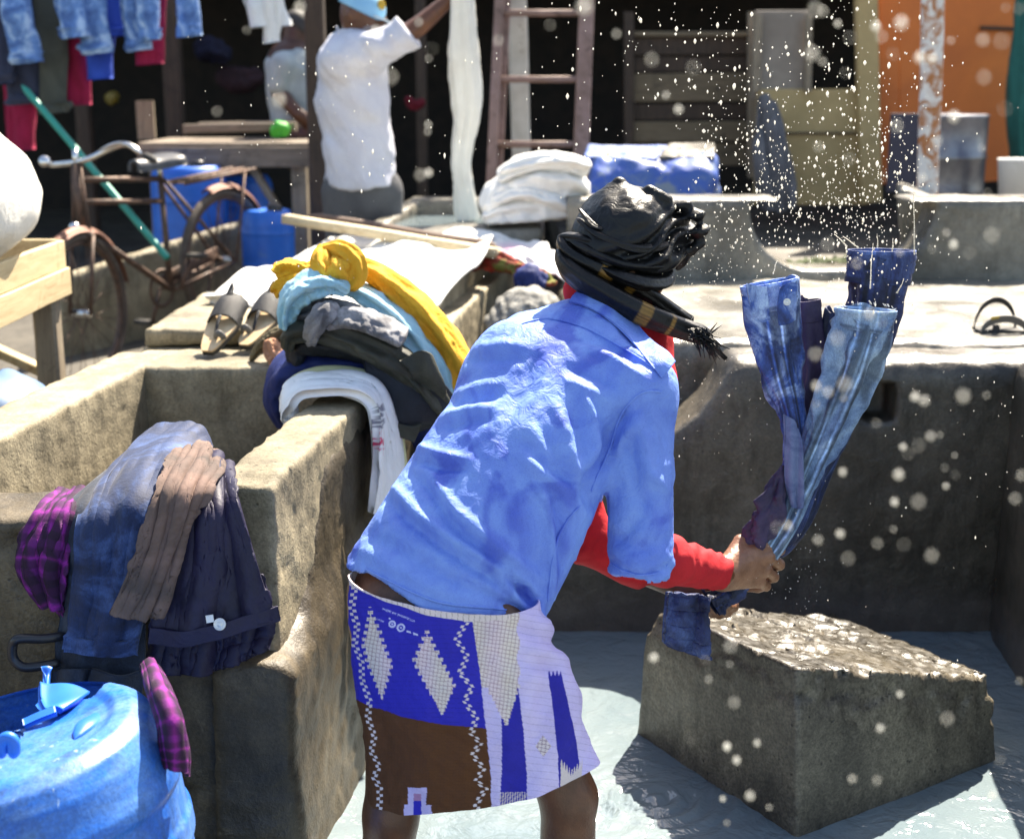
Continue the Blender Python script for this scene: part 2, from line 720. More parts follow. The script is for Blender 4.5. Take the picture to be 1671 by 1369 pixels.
def denim(name, light, mid, dark, fade=6.0, wash=0.5, rough=0.7, attr=False):
    t = NT(name)
    n1 = t.noise(fade, 5, 0.65, dist=1.0)
    c = t.ramp(n1, [(0.34, dark), (0.5, mid), (0.5 + 0.3 * (1.05 - wash), light)])
    n2 = t.noise(fade * 5, 4, 0.7)
    c = t.mix(0.5, c, t.ramp(n2, [(0.3, 0.3), (0.7, 0.7)]), 'OVERLAY')
    if attr:
        at_ = t.n('ShaderNodeAttribute', attribute_name='Col')
        c = t.mix(1.0, c, at_.outputs['Color'], 'MULTIPLY')
    w = t.noise(700, 2, 0.5, t.vec((1, 0.3, 0.3)))
    c = t.mix(0.5, c, t.ramp(w, [(0.3, 0.25), (0.7, 0.75)]), 'OVERLAY')
    nb = t.bump(n2, 0.5, 0.006)
    nb = t.bump(w, 0.3, 0.001, nb)
    return t.done(c, rough, nb, Specular_IOR_Level=0.35, Sheen_Weight=0.1)


def wood(name, a, b, dark, axis='y', rough=0.75, scale=1.0):
    t = NT(name)
    sc = {'x': (0.08, 1, 1), 'y': (1, 0.08, 1), 'z': (1, 1, 0.08)}[axis]
    g = t.noise(60 * scale, 5, 0.7, t.vec(sc), 0.6)
    c = t.ramp(g, [(0.3, b), (0.65, a)])
    d = t.noise(7 * scale, 5, 0.7, dist=1.2)
    c = t.mix(t.ramp(d, [(0.56, 0.0), (0.7, 0.85)]), c, dark)
    return t.done(c, rough, t.bump(g, 0.4, 0.003))


def plain(name, a, rough=0.6, metal=0.0, b=None, scale=8.0, bump=0.0, wear=None, wearlim=(0.55, 0.65), **k):
    t = NT(name)
    n = t.noise(scale, 5, 0.65, dist=0.5)
    c = t.ramp(n, [(0.35, b or tuple(x * 0.85 for x in a)), (0.65, a)])
    if wear is not None:
        c = t.mix(t.ramp(t.noise(scale * 1.7, 6, 0.75, dist=1.0), [(wearlim[0], 0.0), (wearlim[1], 1.0)]), c, wear)
    nb = t.bump(t.noise(scale * 12, 3, 0.6), bump, 0.003) if bump else None
    return t.done(c, rough, nb, Metallic=metal, **k)


MT = {}
MT['con_pen'] = concrete('wet dark concrete', (0.15, 0.127, 0.095), (0.085, 0.073, 0.055), (0.036, 0.031, 0.024), 0.55, 0.28, 0.7, tide=True)
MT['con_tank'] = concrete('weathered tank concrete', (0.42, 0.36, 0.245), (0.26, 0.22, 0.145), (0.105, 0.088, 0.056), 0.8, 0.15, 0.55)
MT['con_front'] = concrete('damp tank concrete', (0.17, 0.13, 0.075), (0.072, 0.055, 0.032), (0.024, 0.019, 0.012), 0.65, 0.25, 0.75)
MT['con_pale'] = concrete('pale worn concrete', (0.27, 0.25, 0.205), (0.16, 0.147, 0.12), (0.066, 0.06, 0.047), 0.5, 0.3, 0.5, 0.4)
MT['con_stone'] = concrete('wash stone', (0.21, 0.18, 0.13), (0.125, 0.107, 0.08), (0.05, 0.043, 0.034), 0.6, 0.22, 0.5, 0.9, grain=1.15, wettop=True)
MT['ground'] = concrete('yard ground', (0.13, 0.115, 0.09), (0.085, 0.075, 0.06), (0.04, 0.035, 0.03), 0.85, 0.25)
MT['dark_wall'] = plain('shade dark shed wall', (0.02, 0.015, 0.012), 0.9, b=(0.008, 0.007, 0.007))  # near-black colour puts the deep shade of the shed into its surfaces
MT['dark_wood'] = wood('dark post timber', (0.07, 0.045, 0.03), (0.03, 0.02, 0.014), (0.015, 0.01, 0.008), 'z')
MT['grey_wood'] = wood('weathered table timber', (0.26, 0.21, 0.16), (0.13, 0.10, 0.07), (0.06, 0.045, 0.03), 'x')
MT['pale_wood'] = wood('bleached plank timber', (0.62, 0.50, 0.30), (0.44, 0.33, 0.18), (0.30, 0.15, 0.06), 'y')
MT['grey_leg'] = wood('weathered leg timber', (0.34, 0.28, 0.20), (0.18, 0.14, 0.10), (0.09, 0.07, 0.05), 'z')
MT['pole_wood'] = wood('peeled pole timber', (0.62, 0.52, 0.34), (0.42, 0.32, 0.19), (0.2, 0.13, 0.07), 'x')
MT['brown_wood'] = wood('brown pole timber', (0.16, 0.10, 0.07), (0.085, 0.055, 0.04), (0.05, 0.03, 0.02), 'x')
MT['ladder'] = plain('faded ladder paint', (0.30, 0.19, 0.16), 0.7, b=(0.20, 0.12, 0.09), wear=(0.12, 0.07, 0.05))
MT['white_post'] = plain('flaking white post', (0.62, 0.58, 0.50), 0.8, b=(0.5, 0.46, 0.38), wear=(0.2, 0.13, 0.08), wearlim=(0.6, 0.68))
MT['rust_post'] = plain('rusted white pipe', (0.80, 0.78, 0.74), 0.6, b=(0.68, 0.66, 0.64), scale=7, wear=(0.42, 0.16, 0.05), wearlim=(0.46, 0.56))
MT['rust'] = plain('rusted steel', (0.17, 0.10, 0.07), 0.6, 0.4, b=(0.07, 0.05, 0.04), scale=25, bump=0.2)
MT['rust_red'] = plain('rust red fender', (0.24, 0.10, 0.06), 0.6, 0.2, b=(0.13, 0.06, 0.04), scale=25)
MT['tyre'] = plain('dusty tyre', (0.15, 0.115, 0.09), 0.8, b=(0.07, 0.055, 0.045), scale=12)
MT['rubber'] = plain('black rubber', (0.03, 0.028, 0.026), 0.7, b=(0.06, 0.05, 0.04))
MT['chrome'] = plain('dull chrome', (0.75, 0.75, 0.74), 0.22, 1.0)
MT['blue_plastic'] = plain('blue barrel plastic', (0.012, 0.17, 0.70), 0.42, b=(0.010, 0.12, 0.56), scale=5, wear=(0.10, 0.22, 0.45), wearlim=(0.62, 0.75))
def barrel_mat():
    t = NT('scuffed barrel plastic')
    n = t.noise(6, 5, 0.65, dist=0.8)
    c = t.ramp(n, [(0.35, (0.008, 0.09, 0.42)), (0.65, (0.012, 0.15, 0.58))])
    dust = t.noise(4.0, 6, 0.75, dist=0.8)
    c = t.mix(t.ramp(dust, [(0.46, 0.0), (0.66, 0.55)]), c, (0.16, 0.30, 0.42))
    gr = t.noise(9, 5, 0.7, t.vec((2.5, 2.5, 0.5)))
    c = t.mix(t.ramp(gr, [(0.52, 0.0), (0.72, 0.75)]), c, (0.02, 0.06, 0.16))
    sc = t.noise(30, 3, 0.8, t.vec((1, 1, 0.06), (0.3, 0.2, 0)), 0.4)
    c = t.mix(t.ramp(sc, [(0.66, 0.0), (0.70, 0.6)]), c, (0.34, 0.46, 0.54))
    fine = t.noise(160, 3, 0.7)
    c = t.mix(0.4, c, t.ramp(fine, [(0.35, 0.25), (0.65, 0.75)]), 'OVERLAY')
    nb = t.bump(t.math('ADD', t.noise(26, 4, 0.6), t.math('MULTIPLY', sc, 0.6)), 0.25, 0.006)
    return t.done(c, t.ramp(dust, [(0.4, 0.34), (0.65, 0.62)]), nb)


MT['blue_dirty'] = barrel_mat()
MT['black_plastic'] = plain('black plastic', (0.02, 0.02, 0.024), 0.35)
MT['orange'] = plain('orange painted door', (0.72, 0.19, 0.035), 0.6, b=(0.58, 0.145, 0.03), scale=2)
MT['tan_board'] = plain('tan plywood', (0.52, 0.38, 0.18), 0.7, b=(0.40, 0.29, 0.13), scale=3)
MT['grey_board'] = plain('grey board', (0.34, 0.29, 0.24), 0.7, b=(0.24, 0.20, 0.165), scale=3)
MT['shelf_wood'] = wood('old shelf timber', (0.19, 0.145, 0.09), (0.11, 0.082, 0.05), (0.05, 0.038, 0.026), 'x')
MT['grey_metal'] = plain('grey drum steel', (0.24, 0.25, 0.27), 0.35, 0.6, b=(0.12, 0.12, 0.15))
MT['navy_paint'] = plain('dark navy panel', (0.03, 0.03, 0.06), 0.5)
MT['teal_cloth'] = cloth('dark teal cloth', (0.02, 0.13, 0.11), crinkle=0.3)
MT['teal_pole'] = plain('sea green pole', (0.02, 0.33, 0.25), 0.45)
MT['sack'] = cloth('white woven sack', (0.80, 0.78, 0.72), (0.68, 0.66, 0.6), 5)
MT['white_cloth'] = cloth('white cotton', (0.80, 0.80, 0.78), (0.72, 0.72, 0.70), 6)
MT['sheet_print'] = cloth('white plastic sacking', (0.80, 0.78, 0.74), attr=True, rough=0.6, crinkle=0.6)
MT['cream_cloth'] = cloth('cream cotton length', (0.76, 0.74, 0.66), (0.66, 0.63, 0.55), 6)
MT['tarp'] = plain('blue tarpaulin', (0.03, 0.09, 0.42), 0.5, b=(0.06, 0.13, 0.34), scale=6, bump=.3, wear=(0.17, 0.22, 0.30), wearlim=(.50, .60))
MT['skin'] = plain('brown skin', (0.15, 0.058, 0.026), 0.36, b=(0.09, 0.034, 0.015), scale=22, bump=0.35)
MT['skin_hand'] = plain('lit wet hand skin', (0.34, 0.165, 0.095), 0.32, b=(0.21, 0.095, 0.052), scale=26, bump=0.45)  # lighter copy of the person's skin; light on the hands is in its colour
MT['skin_dark'] = plain('dark brown skin', (0.085, 0.034, 0.018), 0.42, b=(0.058, 0.022, 0.012), scale=14, bump=0.12)
MT['grass_moss'] = plain('moss', (0.05, 0.07, 0.02), 0.9)


def water_mat():
    t = NT('milky wash water')
    n = t.noise(2.2, 4, 0.6, dist=1.0)
    c = t.ramp(n, [(0.35, (0.15, 0.20, 0.225)), (0.65, (0.20, 0.245, 0.26))])
    v = t.vec((1, 1.0, 1))
    w1 = t.noise(11, 3, 0.55, v, 1.2)
    w2 = t.noise(42, 2, 0.5, v, 0.6)
    h = t.math('ADD', w1, t.math('MULTIPLY', w2, 0.22))
    return t.done(c, 0.045, t.bump(h, 0.36, 0.03), Specular_IOR_Level=0.5)


MT['water'] = water_mat()

# ------------------------------------------------------------------ the setting: ground, water, concrete
AX = 0.141                                  # the pens run away from the camera, drifting right by this much per metre
g = 60.0
structure(mesh_obj('ground', [(-g, -g, -0.35), (g, -g, -0.35), (g, g * 4, -0.35), (-g, g * 4, -0.35)], [(0, 1, 2, 3)], MT['ground']))


def yard_z(Y):
    return 0.19 + 0.1 * np.clip(np.asarray(Y, float) - 6.2, 0, 2.0)


xs = np.linspace(0, 1, 50)
ys = np.linspace(3.3, 40, 190)
X, Y = np.meshgrid(xs, ys)
X = -30 + X * (np.where(Y < 4.25, -1.24, np.where(Y < 6.1, -0.99, 0.3)) + 30)
P = np.stack([X, Y, yard_z(Y)], -1).reshape(-1, 3)
P[:, 2] += 0.012 * fbm(P * 1.7, 3, 3)
F = grid_faces(190, 50)
P2 = P.copy()
P2[:, 2] = -0.34
edge = np.concatenate([np.arange(50), np.arange(190) * 50 + 49])
sk = []
n0 = len(P)
for e in (np.arange(50), np.arange(190) * 50 + 49):
    sk.append(np.stack([e[:-1], e[:-1] + n0, e[1:] + n0, e[1:]], -1))
structure(mesh_obj('yard', np.concatenate([P, P2]), np.concatenate([F] + sk), MT['ground']))

# water of the wash pen, with rings where it drips
nx, ny = 230, 280
U, Vv = np.meshgrid(np.linspace(0, 1, nx), np.linspace(0, 1, ny))
Yw = 0.2 + 3.72 * Vv
Xw = (-0.47 + AX * (Yw - 2.6)) + U * 2.9
P = np.stack([Xw, Yw, 0 * Xw], -1).reshape(-1, 3)
z = 0.0035 * fbm(P * np.array((5, 7, 1)), 3, 5) + 0.0016 * vnoise(P * np.array((16, 22, 1)), 8)
for (px, py, amp, lam, fall) in ((1075, 1300, 0.010, 0.045, 0.17), (960, 1330, 0.006, 0.05, 0.14), (1560, 1060, 0.006, 0.05, 0.14), (720, 1290, 0.004, 0.06, 0.2)):
    c = atz(px, py, 0)
    r = np.hypot(P[:, 0] - c[0], P[:, 1] - c[1]) + 0.035 * fbm(P * 7, 2, 4)
    amp = amp * np.clip(.6 + 1.1 * vnoise(P * 6 + px, 6), 0, 1.4)
    z += amp * np.cos(2 * math.pi * r / lam) * np.exp(-(r / fall) ** 2)
P[:, 2] = z
structure(mesh_obj('water', P, grid_faces(ny, nx), MT['water']))

# back wall of the pen: round lip, a worn saddle cut at the left and a square drain hole
hole = [at(1408, 690, 3.86), at(1462, 628, 3.86)]


def pen_cut(p, d):
    q = p[:, [0, 2]]
    ab = np.clip((q[:, 0] + 0.02) / 0.32, 0, 1) * 0.32 - 0.02
    notch = np.hypot(q[:, 0] - ab, np.maximum(0, 0) + q[:, 1] - 0.86) - 0.31
    d = smax(d, -notch, 0.03)
    hb = np.maximum(np.maximum(np.abs(p[:, 0] - (hole[0][0] + hole[1][0]) / 2) - (hole[1][0] - hole[0][0]) / 2,
                               np.abs(p[:, 2] - (hole[0][2] + hole[1][2]) / 2) - (hole[1][2] - hole[0][2]) / 2), p[:, 1] - 3.98)
    return smax(d, -hb, 0.006)


tag(block('pen_wall', box8(-0.28, 2.3, 3.86, 4.12, -0.2, 0.80), MT['con_pen'], h=0.018, k=0.09, rough=0.006, cut=pen_cut, seed=2),
    'dark wet concrete wall behind the wash pen with rounded lip and square drain hole', 'wall')
tag(block('side_wall', [(1.24, 2.4, -0.2), (1.5, 2.4, -0.2), (1.72, 3.9, -0.2), (1.37, 3.9, -0.2), (1.24, 2.4, .78), (1.5, 2.4, .78), (1.72, 3.9, .81), (1.40, 3.9, .81)], MT['con_pen'], h=0.022, k=0.07, seed=12),
    'dark concrete side wall closing the wash pen beside the drain hole wall', 'wall')
tag(block('concrete_ledge', box8(0.18, 3.6, 4.19, 5.6, -0.2, 0.79), MT['con_pale'], h=0.03, k=0.06, rough=0.008, seed=4),
    'wide sunlit wet concrete ledge behind the dark pen wall', 'ledge')


def lip_cut(p, d):
    x0, x1 = at(1262, 440, 5.7)[0], at(1462, 440, 5.7)[0]
    r = 0.20
    ab = np.clip(p[:, 0], x0 + r - 0.06, x1 - r + 0.06)
    notch = np.hypot(p[:, 0] - ab, np.maximum(p[:, 2], 0) - 1.08) - r - 0.06
    notch = np.where(p[:, 2] > 1.08, np.abs(p[:, 0] - (x0 + x1) / 2) - (x1 - x0) / 2 - 0.0, notch)
    return smax(d, -notch, 0.02)


tag(block('curved_wall', box8(0.22, 3.6, 5.60, 5.84, 0.6, 1.10), MT['con_pale'], h=0.02, k=0.03, cut=lip_cut, seed=6, rough=0.004),
    'pale concrete wall with a wide rounded gap behind the wet ledge', 'wall')
tag(block('fin_wall', [at(1478, 470, 5.9), at(1560, 470, 5.9), at(1560, 470, 7.0), at(1478, 470, 7.0), at(1462, 300, 5.9), at(1552, 332, 5.9), at(1520, 318, 7.0), at(1462, 292, 7.0)], MT['con_pale'], h=0.025, k=0.04, seed=7),
    'sloping pale concrete fin running back from the rounded gap', 'wall')
structure(mesh_obj('terrace', [(0.3, 5.8, 0.62), (14, 5.8, 0.62), (14, 40, 0.62), (0.3, 40, 0.62), (0.3, 5.8, -0.3), (14, 5.8, -0.3), (0.3, 40, -0.3)],
                   [(0, 1, 2, 3), (0, 4, 5, 1), (0, 3, 6, 4)], MT['ground'], smooth=False))
m = at(1405, 428, 5.95)
P = np.stack(np.meshgrid(np.linspace(-.3, .3, 60), np.linspace(-.06, .06, 16)), -1).reshape(-1, 2)
Q = np.stack([m[0] + P[:, 0], 5.98 + P[:, 1], 0.80 + 0.025 * fbm(np.c_[P * 60, 0 * P[:, 0]], 2, 1) + 0.015 * np.cos(P[:, 0] * 5)], -1)
stuff(tag(mesh_obj('moss', Q, grid_faces(16, 60), MT['grass_moss']), 'strip of green moss in the rounded gap of the pale wall', 'moss'))

# the left tank
def xm(Y, side):                               # faces of the dividing wall
    return (-0.576 if side == 'l' else -0.452) + AX * (Y - 2.66)


def xl(Y, side):
    return (-1.262 if side == 'o' else -1.108) + AX * (Y - 2.97)


tank = thing('washing_tank', 'open sandy concrete tank with sunlit rim to the left of the bending person', 'tank', (-0.85, 2.75, -0.35))
block('side_wall', [(xl(2.58, 'o'), 2.58, -.35), (xl(2.58, 'i'), 2.58, -.35), (xl(3.98, 'i'), 3.98, -.35), (xl(3.98, 'o'), 3.98, -.35),
                    (xl(2.58, 'o'), 2.58, .8), (xl(2.58, 'i'), 2.58, .8), (xl(3.98, 'i'), 3.98, .8), (xl(3.98, 'o'), 3.98, .8)], MT['con_tank'], tank, h=0.015, k=0.010, seed=21, rough=0.003, chips=.012)
block('end_wall', [(xl(3.78, 'i') - .05, 3.78, -.35), (xm(3.78, 'l') + .05, 3.78, -.35), (xm(4.2, 'l') + .05, 4.2, -.35), (xl(4.2, 'o'), 4.2, -.35),
                   (xl(3.78, 'i') - .05, 3.78, .795), (xm(3.78, 'l') + .05, 3.78, .795), (xm(4.2, 'l') + .05, 4.2, .795), (xl(4.2, 'o'), 4.2, .795)], MT['con_tank'], tank, h=0.016, k=0.02, seed=22, rough=0.004)
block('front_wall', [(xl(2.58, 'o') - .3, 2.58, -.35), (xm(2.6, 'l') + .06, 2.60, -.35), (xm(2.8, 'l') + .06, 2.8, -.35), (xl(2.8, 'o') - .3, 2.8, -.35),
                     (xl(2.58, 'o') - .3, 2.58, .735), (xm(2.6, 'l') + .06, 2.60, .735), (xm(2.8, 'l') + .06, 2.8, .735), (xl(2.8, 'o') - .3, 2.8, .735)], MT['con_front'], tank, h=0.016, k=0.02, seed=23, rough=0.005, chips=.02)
mesh_obj('floor', [(xl(2.7, 'i') - .08, 2.7, .5), (xm(2.7, 'l') + .04, 2.7, .5), (xm(3.85, 'l') + .04, 3.85, .5), (xl(3.85, 'i') - .08, 3.85, .5)], [(0, 1, 2, 3)], MT['con_pen'], tank)

dw = thing('dividing_wall', 'sandy concrete wall with chipped top between the left tank and the wash pen', 'wall', (xm(2.7, 'r'), 2.7, -.35))


def chip(p, d):
    c = np.array((xm(2.66, 'l') + 0.07, 2.60, 0.80))
    e = sd_ell(p, c, (0.075, 0.09, 0.016))
    d = smax(d, -e, 0.006)
    # the foot flares out on the pen side
    return d


block('wall', [(xm(2.63, 'l'), 2.63, -.35), (xm(2.61, 'r'), 2.61, -.35), (xm(6.1, 'r'), 6.1, -.35), (xm(6.1, 'l'), 6.1, -.35),
               (xm(2.63, 'l'), 2.65, .80), (xm(2.63, 'r') - .004, 2.63, .80), (xm(6.1, 'r'), 6.1, .80), (xm(6.1, 'l'), 6.1, .80)], MT['con_tank'], dw, h=0.014, k=0.010, cut=chip, seed=24, rough=0.005, nscale=7, chips=.010)


def foot_f(p):
    Yc = p[:, 1]
    xr = -0.452 + AX * (Yc - 2.66)
    hgt = np.clip((p[:, 2] + 0.35) / 0.85, 0, 1)
    fl = 0.005 + 0.035 * np.clip((0.52 - p[:, 2]) / 0.1, 0, 1) + 0.05 * np.clip((0.25 - p[:, 2]) / 0.6, 0, 1)
    topz = 0.455 + 0.33 * np.clip((Yc - 2.66) / 0.33, 0, 1) ** 1.7 * 0.9
    d = smax(p[:, 0] - (xr + fl), -(p[:, 0] - (xr - 0.125)), 0.01)
    d = smax(d, p[:, 2] - topz + 0.10 * np.clip((p[:, 0] - xr) / 0.06, 0, 1) * 0.0, 0.05)
    d = smax(d, -(Yc - 2.565), 0.02)
    d = smax(d, Yc - 3.9, 0.01)
    d = smax(d, -(p[:, 2] + 0.36), 0.01)
    return 0.8 * d + 0.005 * fbm(p * 8, 3, 31) + 0.003 * vnoise(p * 45, 5)


V, F = surface_nets(foot_f, (-0.66, 2.5, -0.4), (-0.1, 3.95, 0.85), 0.016)
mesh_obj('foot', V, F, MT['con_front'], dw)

slab = block('stone_slab', [at(236, 565, 4.06) , at(475, 562, 4.08), at(500, 500, 4.75), at(330, 500, 4.75), at(233, 536, 4.06), at(475, 540, 4.08), at(500, 474, 4.75), at(332, 478, 4.75)], MT['con_tank'], h=0.014, k=0.012, rough=0.007, seed=33)
tag(slab, 'rough stone slab lying on the tank rim under the sandals', 'slab')

# the beating stone in the water
zc = -0.25
L0, F0, R0 = atz(1056, 1195, 0), atz(1310, 1366, 0), atz(1624, 1238, 0)
B0 = L0 + R0 - F0
ct = 0.5 * (L0 + R0)
st = []
for q in (F0, R0, B0, L0):
    e = q + (q - ct) * 0.06
    st.append((e[0], e[1], zc))
tops = [at(1300, 1092, 2.735), at(1628, 1104, 3.06), None, at(1046, 980, 3.19)]
tops[2] = tops[1] + tops[3] - tops[0]
st += [tuple(q) for q in tops]


tn = nrm(np.cross(tops[1] - tops[0], tops[3] - tops[0]))
tn = tn if tn[2] > 0 else -tn


def stone_cut(p, d):
    # chips broken from the front arris and a thin lip under the top
    c = at(1290, 1130, 2.72)
    d = d + 0.012 * np.clip(1 - np.abs((p - c) @ nrm(np.array((0.5, 0.3, 2.0)))) / 0.05, 0, 1) * (fbm(p * 14, 2, 40) > 0.05)
    # the worn cap layer ends in a ragged line a hand below the top
    dep = -(p - tops[0]) @ tn
    brk = .060 + .055 * fbm(p * np.array((9, 9, 3)), 4, 47)
    d = d + .0075 * np.clip((brk - dep) / .010, 0, 1) * np.clip(dep / .01, 0, 1)
    near = np.clip(1 - dep / .05, 0, 1)
    return d + 0.003 * fbm(p * 5, 2, 44) + .012 * near * np.clip(fbm(p * 16, 3, 49) - .12, 0, 1) * np.clip(dep / .008, 0, 1)


tag(block('beating_stone', st, MT['con_stone'], h=0.010, k=0.012, rough=0.002, cut=stone_cut, seed=35, nscale=34, chips=.0),
    'sloping block of rough stone standing in the milky water for beating laundry', 'stone')

# low wall behind the bicycle, and the rinsing basin with pale ledge further back
tag(block('low_wall', [at(95, 640, 6.75), at(420, 640, 7.6), at(420, 640, 7.75), at(95, 640, 6.9), at(95, 452, 6.75), at(420, 352, 7.6), at(420, 350, 7.75), at(95, 448, 6.9)], MT['con_tank'], h=0.035, k=0.03, seed=36),
    'low stained concrete wall behind the bicycle wheels', 'wall')
basin = thing('rinsing_basin', 'grey concrete rinsing basin full of water in front of the person in white', 'basin', at(720, 400, 5.9))
zb = at(720, 372, 5.75)[2]
zt = at(720, 322, 6.9)[2]
for nm, C in (('front_wall', [at(560, 440, 5.72), at(885, 440, 5.72), at(885, 436, 5.9), at(560, 436, 5.9), at(560, 388, 5.72), at(885, 372, 5.72), at(890, 362, 5.9), at(575, 368, 5.9)]),
              ('back_wall', [at(660, 440, 6.7), at(850, 440, 6.7), at(850, 430, 6.9), at(660, 430, 6.9), at(668, 324, 6.7), at(850, 324, 6.7), at(850, 320, 6.85), at(672, 320, 6.85)]),
              ('left_wall', [at(560, 440, 5.74), at(600, 440, 5.74), at(690, 430, 6.85), at(650, 430, 6.85), at(572, 385, 5.74), at(605, 385, 5.74), at(695, 322, 6.85), at(668, 322, 6.85)])):
    block(nm, C, MT['con_pale'], basin, h=0.025, k=0.02, seed=len(nm))
mesh_obj('basin_water', [at(590, 378, 5.8), at(880, 378, 5.8), at(860, 350, 6.75), at(680, 350, 6.75)], [(0, 1, 2, 3)], MT['water'], basin)

# the dark sheds at the back: wall, roof and posts
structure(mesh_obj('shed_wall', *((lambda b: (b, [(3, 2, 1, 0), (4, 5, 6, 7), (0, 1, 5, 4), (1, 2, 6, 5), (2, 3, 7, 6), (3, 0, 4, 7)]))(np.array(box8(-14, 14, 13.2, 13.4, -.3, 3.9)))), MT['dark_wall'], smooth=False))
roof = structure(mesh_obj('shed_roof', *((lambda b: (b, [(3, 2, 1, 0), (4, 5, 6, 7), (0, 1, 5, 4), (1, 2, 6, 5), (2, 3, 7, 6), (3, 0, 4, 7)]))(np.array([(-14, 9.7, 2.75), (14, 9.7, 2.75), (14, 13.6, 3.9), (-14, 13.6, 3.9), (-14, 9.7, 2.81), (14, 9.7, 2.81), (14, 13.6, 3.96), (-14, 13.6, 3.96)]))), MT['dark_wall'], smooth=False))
for i, (px, Y, w, lab) in enumerate(((292, 9.3, .11, 'dark timber shed post beside the hanging jeans'), (522, 7.6, .10, 'dark timber post close behind the person in the white shirt'), (690, 9.6, .07, 'thin dark shed post between the white cloth length and the person in white'), (145, 9.6, .1, 'dark timber shed post behind the bicycle handlebar'))):
    p = at(px, 300, Y)
    z0 = float(yard_z(Y)) - .05
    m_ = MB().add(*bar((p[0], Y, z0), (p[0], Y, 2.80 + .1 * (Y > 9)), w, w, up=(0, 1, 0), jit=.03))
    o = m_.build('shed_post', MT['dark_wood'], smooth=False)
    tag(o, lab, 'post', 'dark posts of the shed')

# ------------------------------------------------------------------ the person beating jeans on the stone
MT['shirt'] = cloth('wet blue shirt cotton', (0.19, 0.32, 0.76), (0.115, 0.205, 0.66), 6, 700, 0.75, 0.2, bump=0.15, dark=(0.05, 0.09, 0.48), crinkle=0.7)
MT['red_knit'] = cloth('red knit', (0.50, 0.012, 0.02), (0.38, 0.008, 0.014), 12, 800, 0.8, crinkle=0.3)
MT['lungi'] = cloth('printed lungi cotton', (1, 1, 1), (0.9, 0.9, 0.9), 9, 800, 0.75, attr=True, bump=0.15, crinkle=0.3)
MT['scarf'] = cloth('black silky headcloth', (0.022, 0.022, 0.026), (0.012, 0.012, 0.014), 10, 500, 0.42, attr=True, crinkle=0.5, bump=0.25)

fdir = np.array((0.6, 0.8, 0.0))
rdir = np.array((0.8, -0.6, 0.0))
man = thing('person', 'person bending over in wet blue shirt, patterned lungi and black head wrap, swinging jeans', 'person', (-0.05, 2.45, -0.33))

C = [at(692, 985, 2.47), at(752, 860, 2.52), at(828, 740, 2.60), at(905, 635, 2.70), at(952, 560, 2.80)]
NK = at(985, 490, 2.84)
HD = at(1024, 405, 2.90)
RS = at(1040, 640, 2.64)
LS = at(868, 572, 2.86)
RE = at(1046, 905, 2.555)
RW = at(1183, 935, 2.75)
LE = at(960, 880, 2.86)
LW = at(1140, 968, 2.86)
LHIP, RHIP = at(672, 1010, 2.50), at(812, 1040, 2.40)
LKN, RKN = at(638, 1330, 2.44), at(928, 1300, 2.37)
LFT, RFT = np.array((LKN[0] - .01, 2.52, -.32)), np.array((RKN[0] + .03, 2.42, -.32))


def ell_tube(p, pts, a, b, ax, bx):
    best = np.full(len(p), 1e9)
    out = np.full(len(p), 1e9)
    for i in range(len(pts) - 1):
        A, B = pts[i], pts[i + 1]
        ab = B - A
        t = np.clip((p - A) @ ab / (ab @ ab), 0, 1)
        q = p - A - t[:, None] * ab
        aa = a[i] + (a[i + 1] - a[i]) * t
        bb = b[i] + (b[i + 1] - b[i]) * t
        ux = q @ ax
        rest = q - ux[:, None] * ax
        k = np.sqrt((ux / aa) ** 2 + np.sum(rest ** 2, 1) / bb ** 2)
        dd = (k - 1) * np.minimum(aa, bb)
        out = np.minimum(out, dd)
    return out


def torso(p, g=0.0):
    wd = np.array((.198, .172, .166, .155, .06)) + g
    dp = np.array((.115, .112, .118, .108, .055)) + g
    d = ell_tube(p, C, wd, dp, rdir, fdir)
    return d


def body_f(p):
    d = torso(p, -.024)
    d = smin(d, sd_chain(p, [C[4], NK, HD], [.058, .054, .055]), .04)
    d = smin(d, sd_ell(p, C[0] - np.array((0, 0, .06)), (.135, .11, .12)), .05)
    for hip, kn, ft in ((LHIP, LKN, LFT), (RHIP, RKN, RFT)):
        cf = kn + (ft - kn) * .3 - fdir * .018
        d = smin(d, sd_chain(p, [hip, hip * .4 + kn * .6, kn], [.070, .062, .050]), .05)
        d = smin(d, sd_chain(p, [kn, cf, kn + (ft - kn) * .75, ft], [.050, .052, .034, .036]), .02)
        d = smin(d, sd_chain(p, [ft, ft + fdir * .16 - np.array((0, 0, .01))], [.035, .026]), .03)
    for s, e, w in ((RS, RE, RW), (LS, LE, LW)):
        d = smin(d, sd_chain(p, [s, e], [.056, .042]), .04)
        d = smin(d, sd_chain(p, [e, e * .7 + w * .3, w], [.042, .042, .028]), .02)
    # head with a face turned to the right and away, looking down at the stone
    fd = nrm(np.array((.78, .55, -.30)))
    up = nrm(np.array((.22, .18, .95)))
    sd = np.cross(fd, up)
    R = np.array((sd, fd, up))
    d = smin(d, sd_ell(p, HD, (.074, .092, .108), R), .03)
    d = smin(d, sd_ell(p, HD + fd * .055 - up * .055, (.052, .045, .05), R), .03)
    d = smin(d, sd_cap(p, HD + fd * .092 + up * .01, HD + fd * .112 - up * .025, .008, .014), .015)
    for s in (-1, 1):
        d = smin(d, sd_ell(p, HD + sd * s * .076 - fd * .005 - up * .01, (.010, .02, .032), R), .01)
        d = smax(d, -sd_ell(p, HD + sd * s * .032 + fd * .096 + up * .012, (.016, .012, .009), R), .012)
    d = smax(d, -sd_ell(p, HD + fd * .098 - up * .055, (.022, .008, .004), R), .008)
    return d


Vb, Fb = surface_nets(body_f, (-.42, 2.15, -.37), (.55, 3.02, 1.44), .0105)


